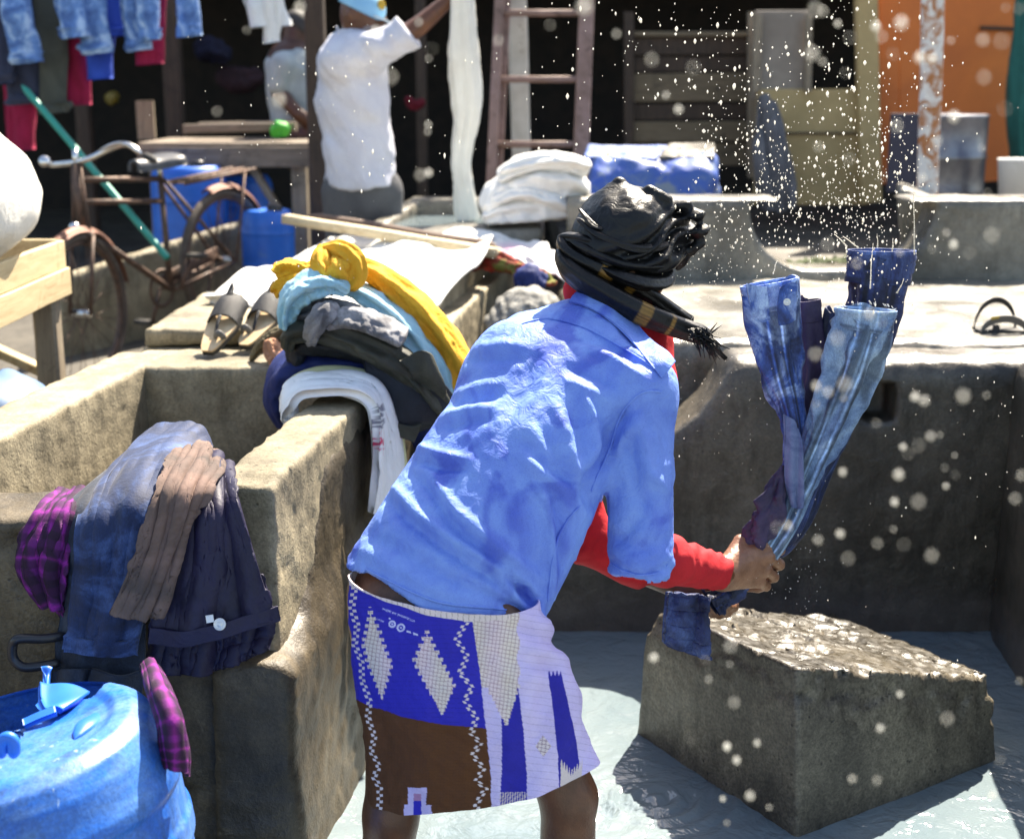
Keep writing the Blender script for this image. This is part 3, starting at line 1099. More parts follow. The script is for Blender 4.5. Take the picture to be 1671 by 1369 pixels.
def hand_geo(W0, kn, pip, dip, tip, thumb, h=.0032, rk=.0108):
    """palm, four curled fingers and a thumb, as one surface"""
    kn, pip, dip, tip = (np.array(x) for x in (kn, pip, dip, tip))
    allp = np.concatenate([kn, pip, dip, tip, np.array(thumb), [W0]])

    def f(p):
        mid = kn.mean(0)
        d = sd_chain(p, [W0 - (mid - W0) * .5, W0], [.027, .026])
        for i in range(4):
            d = smin(d, sd_cap(p, W0 + (kn[i] - mid) * .45, kn[i], .020, .0135), .016)
        fing = None
        for i in range(4):
            r = rk * (1.0, 1.04, .98, .86)[i]
            c = sd_chain(p, [kn[i], pip[i], dip[i], tip[i]], [r * 1.12, r * 1.02, r * .92, r * .8], .004)
            c = smin(c, np.linalg.norm(p - pip[i], axis=1) - r * 1.08, .004)
            fing = c if fing is None else smin(fing, c, .0022)
        d = smin(d, fing, .007)
        for i in range(4):
            d = smin(d, np.linalg.norm(p - kn[i], axis=1) - .0138, .005)
        for i in range(1, 4):
            # tendons over the back of the hand
            a = W0 * .75 + kn[i] * .25
            off = nrm(np.array((-.1, -.75, .6))) * .0185
            d = smin(d, sd_cap(p, a + off * 1.1, kn[i] + off * .55, .0040, .0048), .005)
        d = smin(d, sd_chain(p, thumb, [.019, .0145, .0125, .010][:len(thumb)], .004), .010)
        return d + .0007 * fbm(p * 150, 2, 3)
    return surface_nets(f, allp.min(0) - .045, allp.max(0) + .045, h, refine=1)


kn = [at(1252, 886, 2.815), at(1253, 908, 2.805), at(1248, 929, 2.80), at(1238, 948, 2.80)]
pip = [at(1272, 897, 2.845), at(1271, 921, 2.84), at(1262, 941, 2.835), at(1250, 956, 2.83)]
dip = [at(1266, 902, 2.872), at(1262, 927, 2.868), at(1250, 947, 2.862), at(1238, 960, 2.852)]
tip = [at(1248, 903, 2.880), at(1243, 928, 2.878), at(1232, 948, 2.872), at(1222, 960, 2.86)]
th = [at(1196, 908, 2.775), at(1208, 884, 2.80), at(1232, 872, 2.835), at(1250, 876, 2.86)]
Vh, Fh = hand_geo(RW, kn, pip, dip, tip, th)
off = len(Vb)
Vb = np.concatenate([Vb, Vh])
nbody = len(Fb)
Fb = np.concatenate([Fb, Fh + off])
# left hand further away, under the bundle, fingertips coming up in front
kn = [at(1196, 972, 2.90), at(1186, 980, 2.895), at(1174, 986, 2.89), at(1164, 988, 2.885)]
pip = [at(1196, 990, 2.87), at(1186, 998, 2.865), at(1174, 1001, 2.86), at(1163, 1000, 2.86)]
dip = [at(1188, 990, 2.845), at(1176, 996, 2.84), at(1164, 998, 2.838), at(1154, 996, 2.84)]
tip = [at(1180, 980, 2.835), at(1168, 985, 2.83), at(1157, 988, 2.83), at(1148, 986, 2.832)]
th = [at(1160, 962, 2.89), at(1178, 952, 2.87), at(1196, 952, 2.85)]
Vh, Fh = hand_geo(at(1140, 966, 2.90), kn, pip, dip, tip, th, h=.004)
off = len(Vb)
Fall = np.concatenate([Fb, Fh + off])
mesh_obj('body', np.concatenate([Vb, Vh]), Fall, None, man, mats=[MT['skin'], MT['skin_hand']], midx=(np.arange(len(Fall)) >= nbody).astype(int))

ua = nrm(RE - RS)
# red knit under-sleeves and the collar of the undershirt
def red_f(p):
    d = sd_chain(p, [RE - ua * .0, RE, RE * .72 + RW * .28, RE * .10 + RW * .90], [.040, .044, .048, .037], .02)
    e = sd_chain(p, [LS * .3 + LE * .7, LE, LE * .6 + LW * .4, LE * .08 + LW * .92], [.052, .052, .050, .036], .02)
    d = smin(d, e, .002)
    ax = nrm(RW - RE)
    d = smax(d, (p - (RE * .08 + RW * .92)) @ ax, .004)
    return d + .0022 * vnoise(p * np.array((38, 38, 60)), 3) + .003 * np.sin(p[:, 0] * 190 + 6 * vnoise(p * 14, 2)) * np.clip(vnoise(p * 12, 6) + .3, 0, 1)


V, F = surface_nets(red_f, (-.05, 2.42, .5), (.52, 3.0, 1.28), .0075)
us = mesh_obj('undershirt', V, F, MT['red_knit'], man)
V, F = surface_nets(lambda p: sd_chain(p, [at(946, 476, 2.87), at(1000, 520, 2.88), at(1060, 560, 2.86), at(1082, 625, 2.80)], [.035, .06, .042, .03], .03) + .002 * vnoise(p * 40, 3), (.05, 2.6, .85), (.42, 3.05, 1.35), .0085)
mesh_obj('neckband', V, F, MT['red_knit'], us)

# ---- the shirt


def shirt_f(p):
    d = torso(p, .0)
    d = smin(d, sd_chain(p, [at(948, 575, 2.79), RS], [.07, .073]), .05)
    d = smin(d, sd_chain(p, [at(948, 575, 2.81), LS], [.065, .07]), .06)
    d = smin(d, sd_cap(p, at(852, 612, 2.74), at(945, 577, 2.80), .100, .08), .09)
    # loose front hanging from the chest
    dr = sd_chain(p, [at(922, 770, 2.57), at(888, 880, 2.50), at(845, 985, 2.45)], [.078, .068, .054])
    d = smin(d, dr, .05)
    d = smin(d, sd_cap(p, at(862, 985, 2.41), at(886, 1024, 2.39), .026, .010), .02)
    # right sleeve, left sleeve
    d2 = sd_chain(p, [RS, RS * .5 + RE * .5, RE + ua * .01], [.070, .063, .060], .01)
    d2 = smax(d2, (p - (RE + ua * .045)) @ nrm(ua + np.array((-.25, 0, 0))), .006)
    d = smin(d, d2, .030)
    d3 = sd_chain(p, [LS, LS * .25 + LE * .75], [.068, .060])
    d = smin(d, d3, .03)
    hem = .622 +   .052 * np.clip((-.09 - p[:, 0]) / .17, 0, 1) + .012 * np.sin(p[:, 0] * 22) - .052 * np.clip((p[:, 0] + .10) / .10, 0, 1)
    d = smax(d, hem - p[:, 2], .006)
    # hollow it out at the hem and the cuff
    inner = np.minimum(torso(p, -.012), 1)
    d = smax(d, -smax(inner, p[:, 2] - .70, .01), .004)
    ci = sd_cap(p, RE + ua * .03, RE + ua * .14, .044, .047)
    d = smax(d, -ci, .004)
    return d


V, F = surface_nets(shirt_f, (-.36, 2.2, .55), (.40, 3.0, 1.30), .0062)
WR = [  # folds seen on the cloth: polyline in photograph pixels, half width (px), height (m; minus = valley)
    ([(600, 800), (632, 818), (662, 847), (729, 898), (797, 940), (857, 985)], 10, -0.0134),
    ([(640, 792), (690, 845), (745, 885), (815, 925), (870, 962)], 9, 0.0122),
    ([(672, 770), (700, 800), (738, 855), (814, 920), (873, 985)], 9, -0.0122),
    ([(700, 770), (745, 835), (810, 890), (880, 945)], 10, 0.0100),
    ([(600, 870), (660, 900), (730, 940), (790, 975)], 11, -0.0089),
    ([(590, 895), (650, 930), (720, 965)], 11, 0.0067),
    ([(672, 742), (690, 732), (722, 744), (760, 750)], 8, 0.0112), ([(680, 755), (720, 764), (760, 765)], 7, -0.0100),
    ([(725, 682), (760, 668), (800, 662)], 9, 0.0078), ([(715, 700), (760, 690), (800, 682)], 9, -0.0089),
    ([(742, 648), (780, 632), (820, 624)], 9, 0.0067), ([(738, 665), (780, 652), (815, 645)], 8, -0.0078),
    ([(770, 590), (810, 585), (850, 585)], 9, -0.0067), ([(780, 570), (820, 563), (860, 566)], 9, 0.0067),
    ([(1000, 728), (985, 755), (962, 780), (960, 805), (967, 825)], 11, -0.0206),
    ([(1020, 668), (1000, 700), (990, 730)], 10, -0.0179), ([(1036, 690), (1018, 715), (1000, 745)], 9, 0.0134),
    ([(950, 640), (965, 680), (972, 730), (962, 765)], 9, 0.0122), ([(935, 660), (945, 700), (950, 740)], 9, -0.0100),
    ([(905, 660), (925, 705), (935, 750), (950, 790)], 10, 0.0089), ([(880, 690), (905, 735), (925, 775)], 9, -0.0089),
    ([(873, 585), (850, 640), (830, 680), (825, 720)], 12, -0.0078), ([(900, 590), (880, 650), (870, 700), (865, 760)], 12, 0.0067),
    ([(857, 720), (880, 745), (905, 765), (940, 790)], 9, -0.0089), ([(850, 745), (885, 775), (930, 805)], 9, 0.0089),
    ([(890, 518), (930, 526), (962, 538), (1034, 580), (1085, 612)], 4, -0.0045),
    ([(950, 552), (985, 558), (1012, 572), (1050, 600)], 9, -0.0122), ([(960, 570), (1000, 585), (1040, 612)], 9, 0.0100),
    ([(930, 600), (970, 612), (1005, 630)], 9, -0.0100), ([(925, 622), (965, 640), (1000, 660)], 8, 0.0078),
    ([(882, 796), (893, 830), (899, 864), (901, 915), (899, 975)], 7, 0.0112), ([(905, 800), (914, 860), (914, 920)], 9, -0.0089),
    ([(1039, 680), (1050, 720), (1057, 770), (1085, 800)], 9, 0.0134), ([(1022, 715), (1035, 760), (1040, 810)], 10, -0.0112),
    ([(1070, 640), (1085, 690), (1088, 740)], 10, -0.0089), ([(1060, 800), (1040, 850), (1010, 880)], 10, -0.0078),
    ([(990, 905), (1012, 930), (1050, 940), (1090, 925)], 7, -0.0100), ([(996, 922), (1020, 942), (1066, 948), (1092, 935)], 6, 0.0089),
    ([(985, 860), (1010, 880), (1050, 895), (1090, 880)], 10, -0.0056),
    ([(820, 950), (850, 985), (880, 1015)], 8, 0.0134), ([(850, 955), (872, 990)], 7, -0.0134), ([(780, 955), (820, 985), (860, 1000)], 8, -0.0089),
]


def px_folds(V, F, WR, back_ok=False):
    fn = np.cross(V[F[:, 2]] - V[F[:, 0]], V[F[:, 3]] - V[F[:, 1]])
    N = np.zeros_like(V)
    for i in range(4):
        np.add.at(N, F[:, i], fn)
    N /= np.linalg.norm(N, axis=1, keepdims=True) + 1e-9
    x, y = pix(V)
    P2 = np.stack([x, y], -1)
    view = V - np.array((0, 0, CZ))
    fr = np.clip(-(N * (view / np.linalg.norm(view, axis=1, keepdims=True))).sum(1) * 3, 0, 1)
    d = np.zeros(len(V))
    for pl, w, a in WR:
        pl = np.array(pl, float)
        best = np.full(len(V), 1e9)
        tl = np.zeros(len(V))
        L = np.concatenate([[0], np.cumsum(np.linalg.norm(np.diff(pl, axis=0), axis=1))])
        for i in range(len(pl) - 1):
            ab = pl[i + 1] - pl[i]
            t = np.clip((P2 - pl[i]) @ ab / (ab @ ab), 0, 1)
            q = np.linalg.norm(P2 - pl[i] - t[:, None] * ab, axis=1)
            m = q < best
            best[m] = q[m]
            tl[m] = (L[i] + t[m] * (L[i + 1] - L[i])) / L[-1]
        d += a * np.exp(-(best / w) ** 2) * np.clip(np.sin(np.pi * (0.12 + 0.76 * tl)) * 1.3, 0, 1) * fr
    return V + N * d[:, None], N


V, N = px_folds(V, F, WR)
cw = np.clip(1 - np.abs((V - (RE + ua * .03)) @ ua) / .07, 0, 1) * (np.linalg.norm(V - RE, axis=1) < .14)
V = V + N * (cw * .010 * fbm(V * np.array((26, 26, 48)), 3, 71))[:, None]
# finer creases running with the pull of the cloth
q = V @ np.array((nrm((.55, .3, -.75)), nrm((.8, -.5, .25)), nrm((.2, .8, .5)))).T
cre = fbm(q * np.array((9, 30, 16)) + 0.6 * fbm(V * 10, 2, 3)[:, None], 3, 17)
V = V + N * (0.0045 * cre * np.clip(0.5 + fbm(V * 7, 2, 5), 0.1, 1.2))[:, None]
V = V + N * (0.0036 * (0.5 - np.abs(fbm(q * np.array((14, 44, 24)) + 1.0 * fbm(V * 13, 2, 8)[:, None], 2, 27))))[:, None]
mesh_obj('shirt', V, F, MT['shirt'], man)


def sh_sheet(name, pts, mat, parent, **k):
    return sheet(name, [[at(*q) for q in r] for r in pts], mat, parent, **k)


VS, NS = V, N
SX, SY = pix(VS)
SD = VS[:, 1]
fr_ = (NS * (VS - np.array((0, 0, CZ)))).sum(1) < 0


def snap(px, py, lift=.001):
    """the point of the shirt that shows at a photograph pixel, lifted off the cloth"""
    d2 = (SX - px) ** 2 + (SY - py) ** 2
    k = np.argsort(d2)[:40]
    k = k[fr_[k]] if fr_[k].any() else k
    k = k[SD[k] < SD[k].min() + .05][:6]
    w = 1 / (d2[k] + 1)
    return (VS[k] * w[:, None]).sum(0) / w.sum() + nrm(NS[k].mean(0)) * lift


def along(pl, n):
    return crom(np.array(pl, float), n)


for nm, pl in (('yoke_seam', [(842, 533), (890, 520), (930, 527), (962, 538), (1000, 560), (1034, 580), (1066, 600), (1090, 622)]),
               ('armhole_seam', [(1085, 640), (1050, 640), (1022, 662), (1004, 700), (992, 740), (972, 780), (962, 810)]),
               ('side_seam', [(955, 815), (925, 850), (906, 890), (898, 940), (892, 990)]),
               ('hem_seam', [(590, 925), (640, 950), (690, 974), (740, 988), (800, 992), (850, 998)]),
               ('cuff_seam', [(996, 918), (1020, 932), (1050, 938), (1078, 932), (1092, 918)])):
    P_ = [snap(x_, y_, .0012) for x_, y_ in along(pl, 40)]
    P_ = crom(np.array([np.mean(P_[max(0, i - 2):i + 3], axis=0) for i in range(40)])[::2], 60)
    V_, F_, uv_ = tube_geo(P_, [.0022, .0022], nv=60, nu=8, squash=1)
    mesh_obj(nm, V_, F_, MT['shirt'], man)
# collar turned down round the neck
o1 = along([(944, 480), (975, 492), (1010, 512), (1048, 542), (1078, 580), (1094, 608)], 26)
o2 = along([(922, 496), (955, 503), (992, 525), (1030, 560), (1060, 596), (1084, 628)], 26)
rows = []
for t_, lf in ((0, .020), (.3, .017), (.65, .012), (1, .006)):
    r_ = np.array([snap(*(a_ * (1 - t_) + b_ * t_), lf) for a_, b_ in zip(o1, o2)])
    rows.append(np.array([r_[max(0, i - 2):i + 3].mean(0) for i in range(26)])[::3])
sheet('collar', rows, MT['shirt'], man, nv=20, nu=70, thick=-.003)


# ---- the lungi
def iy(y, *pts):
    p = np.array(sorted(pts, key=lambda q: q[1]), float)
    return np.interp(y, p[:, 1], p[:, 0])


def ix(x, *pts):
    p = np.array(sorted(pts), float)
    return np.interp(x, p[:, 0], p[:, 1])


FONT = {'M': '10001 11011 10101 10001 10001', 'A': '01110 10001 11111 10001 10001', 'D': '11110 10001 10001 10001 11110', 'E': '11111 10000 11110 10000 11111',
        'B': '11110 10001 11110 10001 11110', 'Y': '10001 01010 00100 00100 00100', 'I': '111 010 010 010 111', 'N': '10001 11001 10101 10011 10001', 'O': '01110 10001 10001 10001 01110',
        'S': '01111 10000 01110 00001 11110', 'L': '10000 10000 10000 10000 11111', 'H': '10001 10001 11111 10001 10001', 'R': '11110 10001 11110 10010 10001', ' ': '00 00 00 00 00'}


def text_mask(x, y, txt, x0, y0, ang, pxl):
    c, s = math.cos(ang), math.sin(ang)
    u = ((x - x0) * c + (y - y0) * s) / pxl
    v = (-(x - x0) * s + (y - y0) * c) / pxl
    m = np.zeros(len(x), bool)
    k = 0
    for chh in txt:
        rows = FONT[chh].split()
        for r, bits in enumerate(rows):
            for b, ch in enumerate(bits):
                if ch == '1':
                    m |= (u >= k + b) & (u < k + b + 1.02) & (v >= r) & (v < r + 1.02)
        k += len(rows[0]) + 1
    return m


BLUE = np.array((0.022, 0.020, 0.40))
LIL = np.array((0.60, 0.50, 0.82))
PAL = np.array((0.76, 0.62, 0.60))
BRN = np.array((0.105, 0.035, 0.008))


def lungi_col(V, uv):
    x, y = pix(V)
    w_ = V * 13
    x = x + 3.0 * fbm(w_, 2, 51) + .9 * fbm(V * 60, 2, 53)
    y = y + 3.0 * fbm(w_, 2, 52) + .9 * fbm(V * 60, 2, 54)
    c = np.tile(BLUE, (len(V), 1))
    bound = iy(y, (770, 1000), (776, 1050), (786, 1119), (793, 1188), (800, 1263), (803, 1311), (806, 1345))
    # small weave grid of the pale fields
    gx = np.abs(((x + .12 * y) / 6.4) % 1 - .5) > .41
    gy = np.abs(((y - .2 * x) / 6.4) % 1 - .5) > .41
    pal = PAL + .06 * np.sin(x / 9)[:, None] * np.array((.2, -.3, .6))
    pal = np.where((gx | gy)[:, None], pal * np.array((.55, .45, .5)), pal)
    lil = np.where((np.abs(((y - .15 * (x - 850)) / 11) % 1 - .5) > .46)[:, None], LIL * .72, LIL)
    lines = (np.abs((y / 7.5) % 1 - .5) > .46)[:, None]
    c = np.where(lines, c * .72, c)
    # brown panel
    by = ix(x, (560, 1130), (608, 1154), (663, 1171), (697, 1179), (790, 1187))
    br = (y > by) & (x < bound)
    bl = np.where((np.abs((x / 5) % 1 - .5) > .42)[:, None] | (np.abs((y / 5) % 1 - .5) > .42)[:, None], BRN * .85, BRN)
    c = np.where(br[:, None], bl, c)
    # diamonds, stepped like ikat
    ys_ = np.floor(y / 5.5) * 5.5

    def dia(yl, top, right, bot, left):
        xl_ = iy(yl, top, left, bot)
        xr_ = iy(yl, top, right, bot)
        j = 3.0 * np.sin(yl * 1.7)
        return (x > xl_ - j) & (x < xr_ + j) & (y > top[1]) & (y < bot[1])
    for d4 in (((604, 989), (639, 1078), (623, 1142), (592, 1048)), ((697, 1027), (741, 1116), (721, 1166), (675, 1075))):
        mm = dia(ys_, *d4)
        c = np.where(mm[:, None], pal, c)
    # right-hand stripes
    r1 = bound + 20 + iy(y, (14, 1100), (-6, 1301))
    e2 = iy(y, (842, 1000), (846, 1112), (855, 1200), (861, 1304), (864, 1340))
    e3 = iy(y, (880, 1000), (896, 1105), (906, 1174), (913, 1284), (916, 1320))
    e4 = iy(y, (905, 1060), (923, 1123), (940, 1208), (947, 1260), (950, 1290))
    rt = x >= bound
    c = np.where(rt[:, None], lil, c)
    s_blue = (x > r1) & (x < e2) & (y > 1112)
    c = np.where(s_blue[:, None], BLUE * .8, c)
    s2 = (x > e3) & (x < e4) & (y > iy(x * 0 + y, (1, 0), (1, 2000)) * 0 + 1100 + 4 * np.sin(x))
    c = np.where(s2[:, None], BLUE * .75, c)
    top = rt & (x < e2 + 2 + 3 * np.sin(ys_)) & (y < 1122)
    c = np.where(top[:, None], pal, c)
    ap = dia(ys_, (822, 1090), (850, 1112), (827, 1182), (792, 1112))
    c = np.where((ap & rt)[:, None], pal, c)
    sd_ = (np.abs(x - 887) / 13 + np.abs(y - 1217) / 18) < 1
    c = np.where(sd_[:, None], np.where((gx | gy)[:, None], np.array((.3, .2, .25)), PAL), c)
    hemw = (y > 1292) & (x > r1) & (x < e2) & (((x / 4) % 1) < .5)
    c = np.where(hemw[:, None], PAL * .8, c)
    hm = (x > 915) & (x < 950) & (y > 1262 - np.abs(x - 932) * 1.0 + 6 * np.sin(x * 1.5))
    c = np.where(hm[:, None], PAL * .85, c)
    # zigzags
    for path in (((762, 1013), (745, 1044), (762, 1071), (750, 1099), (769, 1123), (759, 1143), (778, 1171), (769, 1195), (784, 1212), (772, 1232), (788, 1253), (778, 1273), (793, 1287), (779, 1311)),
                 ((578, 960), (574, 990), (583, 1020), (579, 1050), (592, 1080), (590, 1110), (603, 1145), (600, 1170), (612, 1200), (606, 1225), (618, 1250), (610, 1268), (619, 1285))):
        p = np.array(path, float)
        xc = np.interp(y, p[:, 1], p[:, 0])
        st_ = np.where(np.floor(y / 5.2) % 2 > 0, 2.6, -2.6)
        z = (np.abs(x - xc - st_) < 2.5) & (y > p[0, 1] - 4) & (((y / 5.2) % 1) < .86)
        c = np.where(z[:, None], PAL * 1.02, c)
    # waistband
    wb = ix(x, (560, 950), (574, 957), (628, 981), (697, 1004), (766, 1013), (830, 1012))
    w = (y < wb) & (x < 832)
    wl = np.where((np.abs((x / 9) % 1 - .5) > .44)[:, None] | (np.abs(y - wb + 12) < .9)[:, None], PAL * .5, PAL)
    c = np.where(w[:, None], wl, c)
    # lettering under the waistband and the small emblem
    t = text_mask(x, y, 'MADE BY INDONESIA', 625, 991.5, .385, .62 * 1.0)
    t |= text_mask(x, y, 'MADE', 615, 1008, .36, .55)
    for cx, cy, rr in ((640, 1018, 4.6), (654, 1024, 5.4)):
        rd = np.hypot(x - cx, y - cy)
        t |= (np.abs(rd - rr) < 1.5) | (rd < 1.6)
    t |= (np.hypot(x - 636, y - 1009) < 1.6) | ((x > 664) & (x < 671) & (np.abs(y - 1031 - .3 * (x - 667)) < 1.7)) | ((x > 675) & (x < 683) & (np.abs(y - 1035 - .3 * (x - 679)) < 1.8))
    c = np.where(t[:, None], np.array((.55, .55, .85)), c)
    # motif on the hem
    mo = (x > 666) & (x < 697) & (y > 1284) & (y < 1312) | (x > 660) & (x < 706) & (y > 1312)
    c = np.where(mo[:, None], LIL * .9, c)
    mi = (x > 676) & (x < 689) & (y > 1294)
    c = np.where(mi[:, None], np.where((y > 1305)[:, None], BLUE, np.array((.4, .2, .35))), c)
    # the far side of the cloth: plain stripes
    return c


rows = []
for (L, R, yl, yr, Yc, b) in ((573, 880, 930, 990, 2.415, .105), (573, 886, 948, 1012, 2.415, .108), (572, 906, 985, 1050, 2.415, .115), (580, 930, 1075, 1110, 2.41, .125), (594, 952, 1150, 1175, 2.40, .13),
                              (604, 966, 1220, 1225, 2.395, .135), (612, 972, 1290, 1248, 2.385, .135)):
    a0, a1 = at(L, yl, Yc + .085), at(R, yr, Yc - .055)
    c = (a0 + a1) / 2
    A = (a1 - a0) / 2
    B = np.cross(nrm(np.array((A[0], A[1], 0))), (0, 0, -1)) * b
    A = A * math.sqrt(max(.2, 1 - (B[0] / A[0]) ** 2))
    th_ = np.linspace(0, 2 * math.pi, 25)[:-1]
    rows.append([c + A * math.cos(t) + B * math.sin(t) for t in th_])
rows = np.array(rows)
nu, nv = 760, 430
Rr = np.array([crom(np.concatenate([r[-3:], r, r[:4]]), (24 + 6) * 32 + 1)[96:96 + 24 * 32] for r in rows])
nu = Rr.shape[1]
G = crom(Rr, nv)
T, Vv = np.meshgrid(np.linspace(0, 2 * math.pi, nu, endpoint=False), np.linspace(0, 1, nv))
N3 = grid_normals(G, True)
cen = G.mean(1, keepdims=True)
sgn = np.sign(((G - cen) * N3).sum(2).mean())
N3 = N3 * sgn
x, y = pix(G.reshape(-1, 3))
x, y = x.reshape(nv, nu), y.reshape(nv, nu)
Pn = G.reshape(-1, 3)
fold = .009 * fbm(Pn * np.array((15, 15, 5)), 3, 9).reshape(nv, nu) * (0.4 + Vv)
dq = Pn @ np.array((nrm((.8, -.4, -.5)), nrm((.4, .3, .8)), nrm((.2, .9, -.2)))).T
fold += .0065 * (.3 - np.abs(fbm(dq * np.array((6, 24, 10)), 3, 19))).reshape(nv, nu)
fold += .0022 * fbm(Pn * 55, 2, 29).reshape(nv, nu)
rgt = np.clip((x - 790) / 90, 0, 1)
fold += rgt * .007 * np.sin((x - 790) / 13.0 + (y - 1010) / 40.0) * (1 - .35 * Vv)
fold += rgt * .006 * np.sin((y - .45 * x) / 7.5 + 2 * vnoise(Pn * 11, 4).reshape(nv, nu)) * np.exp(-((y - 1060) / 75.0) ** 2)
fold += .016 * np.exp(-(((x - 915) / 16) ** 2 + ((y - 1095) / 30) ** 2))
fold += -.006 * np.exp(-((x - (690 + .1 * (y - 1000))) / 60) ** 2) * (y > 1150) * np.clip((y - 1150) / 60, 0, 1)
fold += .004 * np.sin(T * 7 + Vv * 2) * Vv ** 2
G = G + N3 * fold[..., None]
V = G.reshape(-1, 3)
n = len(V)
V2 = (G - N3 * .003).reshape(-1, 3)
F = np.concatenate([grid_faces(nv, nu, True), grid_faces(nv, nu, True, off=n, flip=True)])
e = np.arange(nu)
e2_ = (e + 1) % nu
l = (nv - 1) * nu
F = np.concatenate([F, np.stack([e2_, e, e + n, e2_ + n], -1), np.stack([e + l, e2_ + l, e2_ + l + n, e + l + n], -1)])
V = np.concatenate([V, V2])
mesh_obj('lungi', V, F, MT['lungi'], man, col=lungi_col(V, None))

# ---- head wrap
up = nrm(np.array((.22, .18, .95)))
BLK = np.array((1.0, 1.0, 1.05)) * .0045


def wrap_f(p):
    d = sd_ell(p, at(1020, 372, 2.890), (.098, .108, .084))
    d = smin(d, sd_ell(p, at(990, 402, 2.860), (.075, .085, .058)), .03)
    d = smin(d, sd_ell(p, at(1085, 385, 2.920), (.062, .07, .058)), .03)
    d = smin(d, sd_cap(p, at(1006, 322, 2.880), at(1010, 297, 2.880), .03, .006), .03)
    d = smin(d, sd_ell(p, at(1058, 420, 2.85), (.062, .06, .035)), .03)
    # standing folds over the brow
    d = smin(d, sd_chain(p, [at(1060, 312, 2.860), at(1090, 328, 2.860), at(1092, 352, 2.850)], [.010, .010, .008]), .008)
    d = smin(d, sd_chain(p, [at(1092, 338, 2.890), at(1125, 340, 2.880), at(1142, 362, 2.870), at(1142, 390, 2.870), at(1128, 410, 2.880)], [.012, .013, .014, .014, .011]), .010)
    d = smin(d, sd_chain(p, [at(1120, 405, 2.920), at(1112, 428, 2.920), at(1106, 438, 2.930)], [.014, .011, .005]), .012)
    # wrapped bands
    x, y = p[:, 0], p[:, 2]
    q = (p - at(1020, 400, 2.890)) @ nrm(np.array((-.42, -.15, 1.0)))
    band = np.clip(1 - np.abs(q + .01) / .075, 0, 1)
    d = d - .0085 * band * np.sin(q * 190 + 4.5 * vnoise(p * 12, 2)) - .003 * fbm(p * np.array((14, 14, 40)), 3, 4)
    top = np.clip((q - .03) / .04, 0, 1)
    d = d - .006 * top * (0.6 - 1.2 * np.abs(fbm(p * np.array((24, 30, 12)), 3, 11)))
    return d


V, F = surface_nets(wrap_f, at(1020, 372, 2.890) - np.array((.17, .17, .15)), at(1020, 372, 2.890) + np.array((.17, .17, .14)), .0052)
hw = mesh_obj('head_wrap', V, F, MT['scarf'], man, col=np.tile(BLK, (len(V), 1)))
GOLD = np.array((.30, .16, .035))


def stripes(ts):
    def f(V, uv):
        c = np.tile(BLK, (len(V), 1))
        for a, b in ts:
            m = (uv[:, 1] > a) & (uv[:, 1] < b)
            c[m] = GOLD * (0.7 + .3 * np.sin(uv[m, 0:1] * 120))
        return c
    return f


def rfold(k, a, s, tw=2.0):
    def f(T, Vv):
        return 1 + a * np.sin(k * T + tw * Vv * 3 + s) + a * .7 * np.sin((2 * k + 1) * T - tw * Vv * 2 + s * 2)
    return f


tube('scarf_tail', [at(1030, 420, 2.800), at(960, 395, 2.805), at(922, 392, 2.840), at(930, 415, 2.815), at(985, 445, 2.795), at(1050, 478, 2.805), at(1105, 515, 2.820), at(1130, 528, 2.825)],
     [.010, .015, .018, .020, .022, .021, .019, .014], MT['scarf'], hw, ridge=rfold(3, .09, 1), squash=.8, nv=120, nu=40, colfn=stripes([(.56, .60), (.655, .675)]))
tube('scarf_tail', [at(940, 402, 2.820), at(921, 412, 2.835), at(930, 440, 2.805), at(985, 478, 2.775), at(1045, 510, 2.765), at(1100, 532, 2.780), at(1140, 545, 2.795), at(1158, 552, 2.800)],
     [.015, .02, .027, .031, .029, .026, .023, .014], MT['scarf'], hw, ridge=rfold(3, .07, 2), squash=.8, nv=120, nu=44, colfn=stripes([(.56, .60), (.68, .695)]))
for k, (pa, ra) in enumerate((([at(925, 385, 2.835), at(960, 405, 2.795), at(1020, 430, 2.785), at(1085, 432, 2.825), at(1120, 410, 2.870)], [.008, .014, .016, .014, .008]),
                              ([at(940, 355, 2.830), at(980, 385, 2.790), at(1040, 405, 2.785), at(1100, 398, 2.830)], [.006, .012, .013, .008]),
                              ([at(968, 428, 2.80), at(1010, 450, 2.775), at(1052, 462, 2.79), at(1082, 458, 2.835), at(1096, 440, 2.87)], [.008, .017, .02, .018, .008]),
                              ([at(945, 340, 2.835), at(965, 365, 2.800), at(985, 375, 2.790)], [.004, .008, .004]))):
    tube('scarf_fold', pa, ra, MT['scarf'], hw, ridge=rfold(2, .12, k), squash=.65, nv=60, nu=26, colfn=stripes([]))
mb = MB()
rnd = random.Random(4)
for i in range(110):
    a = at(1138 + rnd.uniform(-16, 14), 546 + rnd.uniform(-12, 8), 2.735 + rnd.uniform(-.015, .015))
    if i < 100:
        b = at(1166 + rnd.gauss(0, 7), 566 + rnd.gauss(4, 7), 2.74 + rnd.uniform(-.02, .02))
    else:
        b = at(1145 + rnd.uniform(-8, 6), 572 + rnd.uniform(-12, 10), 2.735 + rnd.uniform(-.02, .02))
    m_ = (a + b) / 2 + np.array((0, 0, .004)) + np.array([rnd.gauss(0, .002) for _ in range(3)])
    mb.add(*rod(a, m_, .0017, .0012, 4))
    mb.add(*rod(m_, b - np.array((0, 0, .004)), .0012, .0006, 4))
for dx, dy in ((1187, 588), (1182, 580), (1170, 527), (1178, 530), (1191, 570)):
    mb.add(*rod(at(1150, 552, 2.795), at(dx, dy, 2.800), .0030, .0008, 4))
for s in range(5):
    mb.add(*rod(at(1158 + s, 560 + s, 2.800), at(1183 + s, 588 - s, 2.802), .005, .0015, 5))
V = np.array(mb.V)
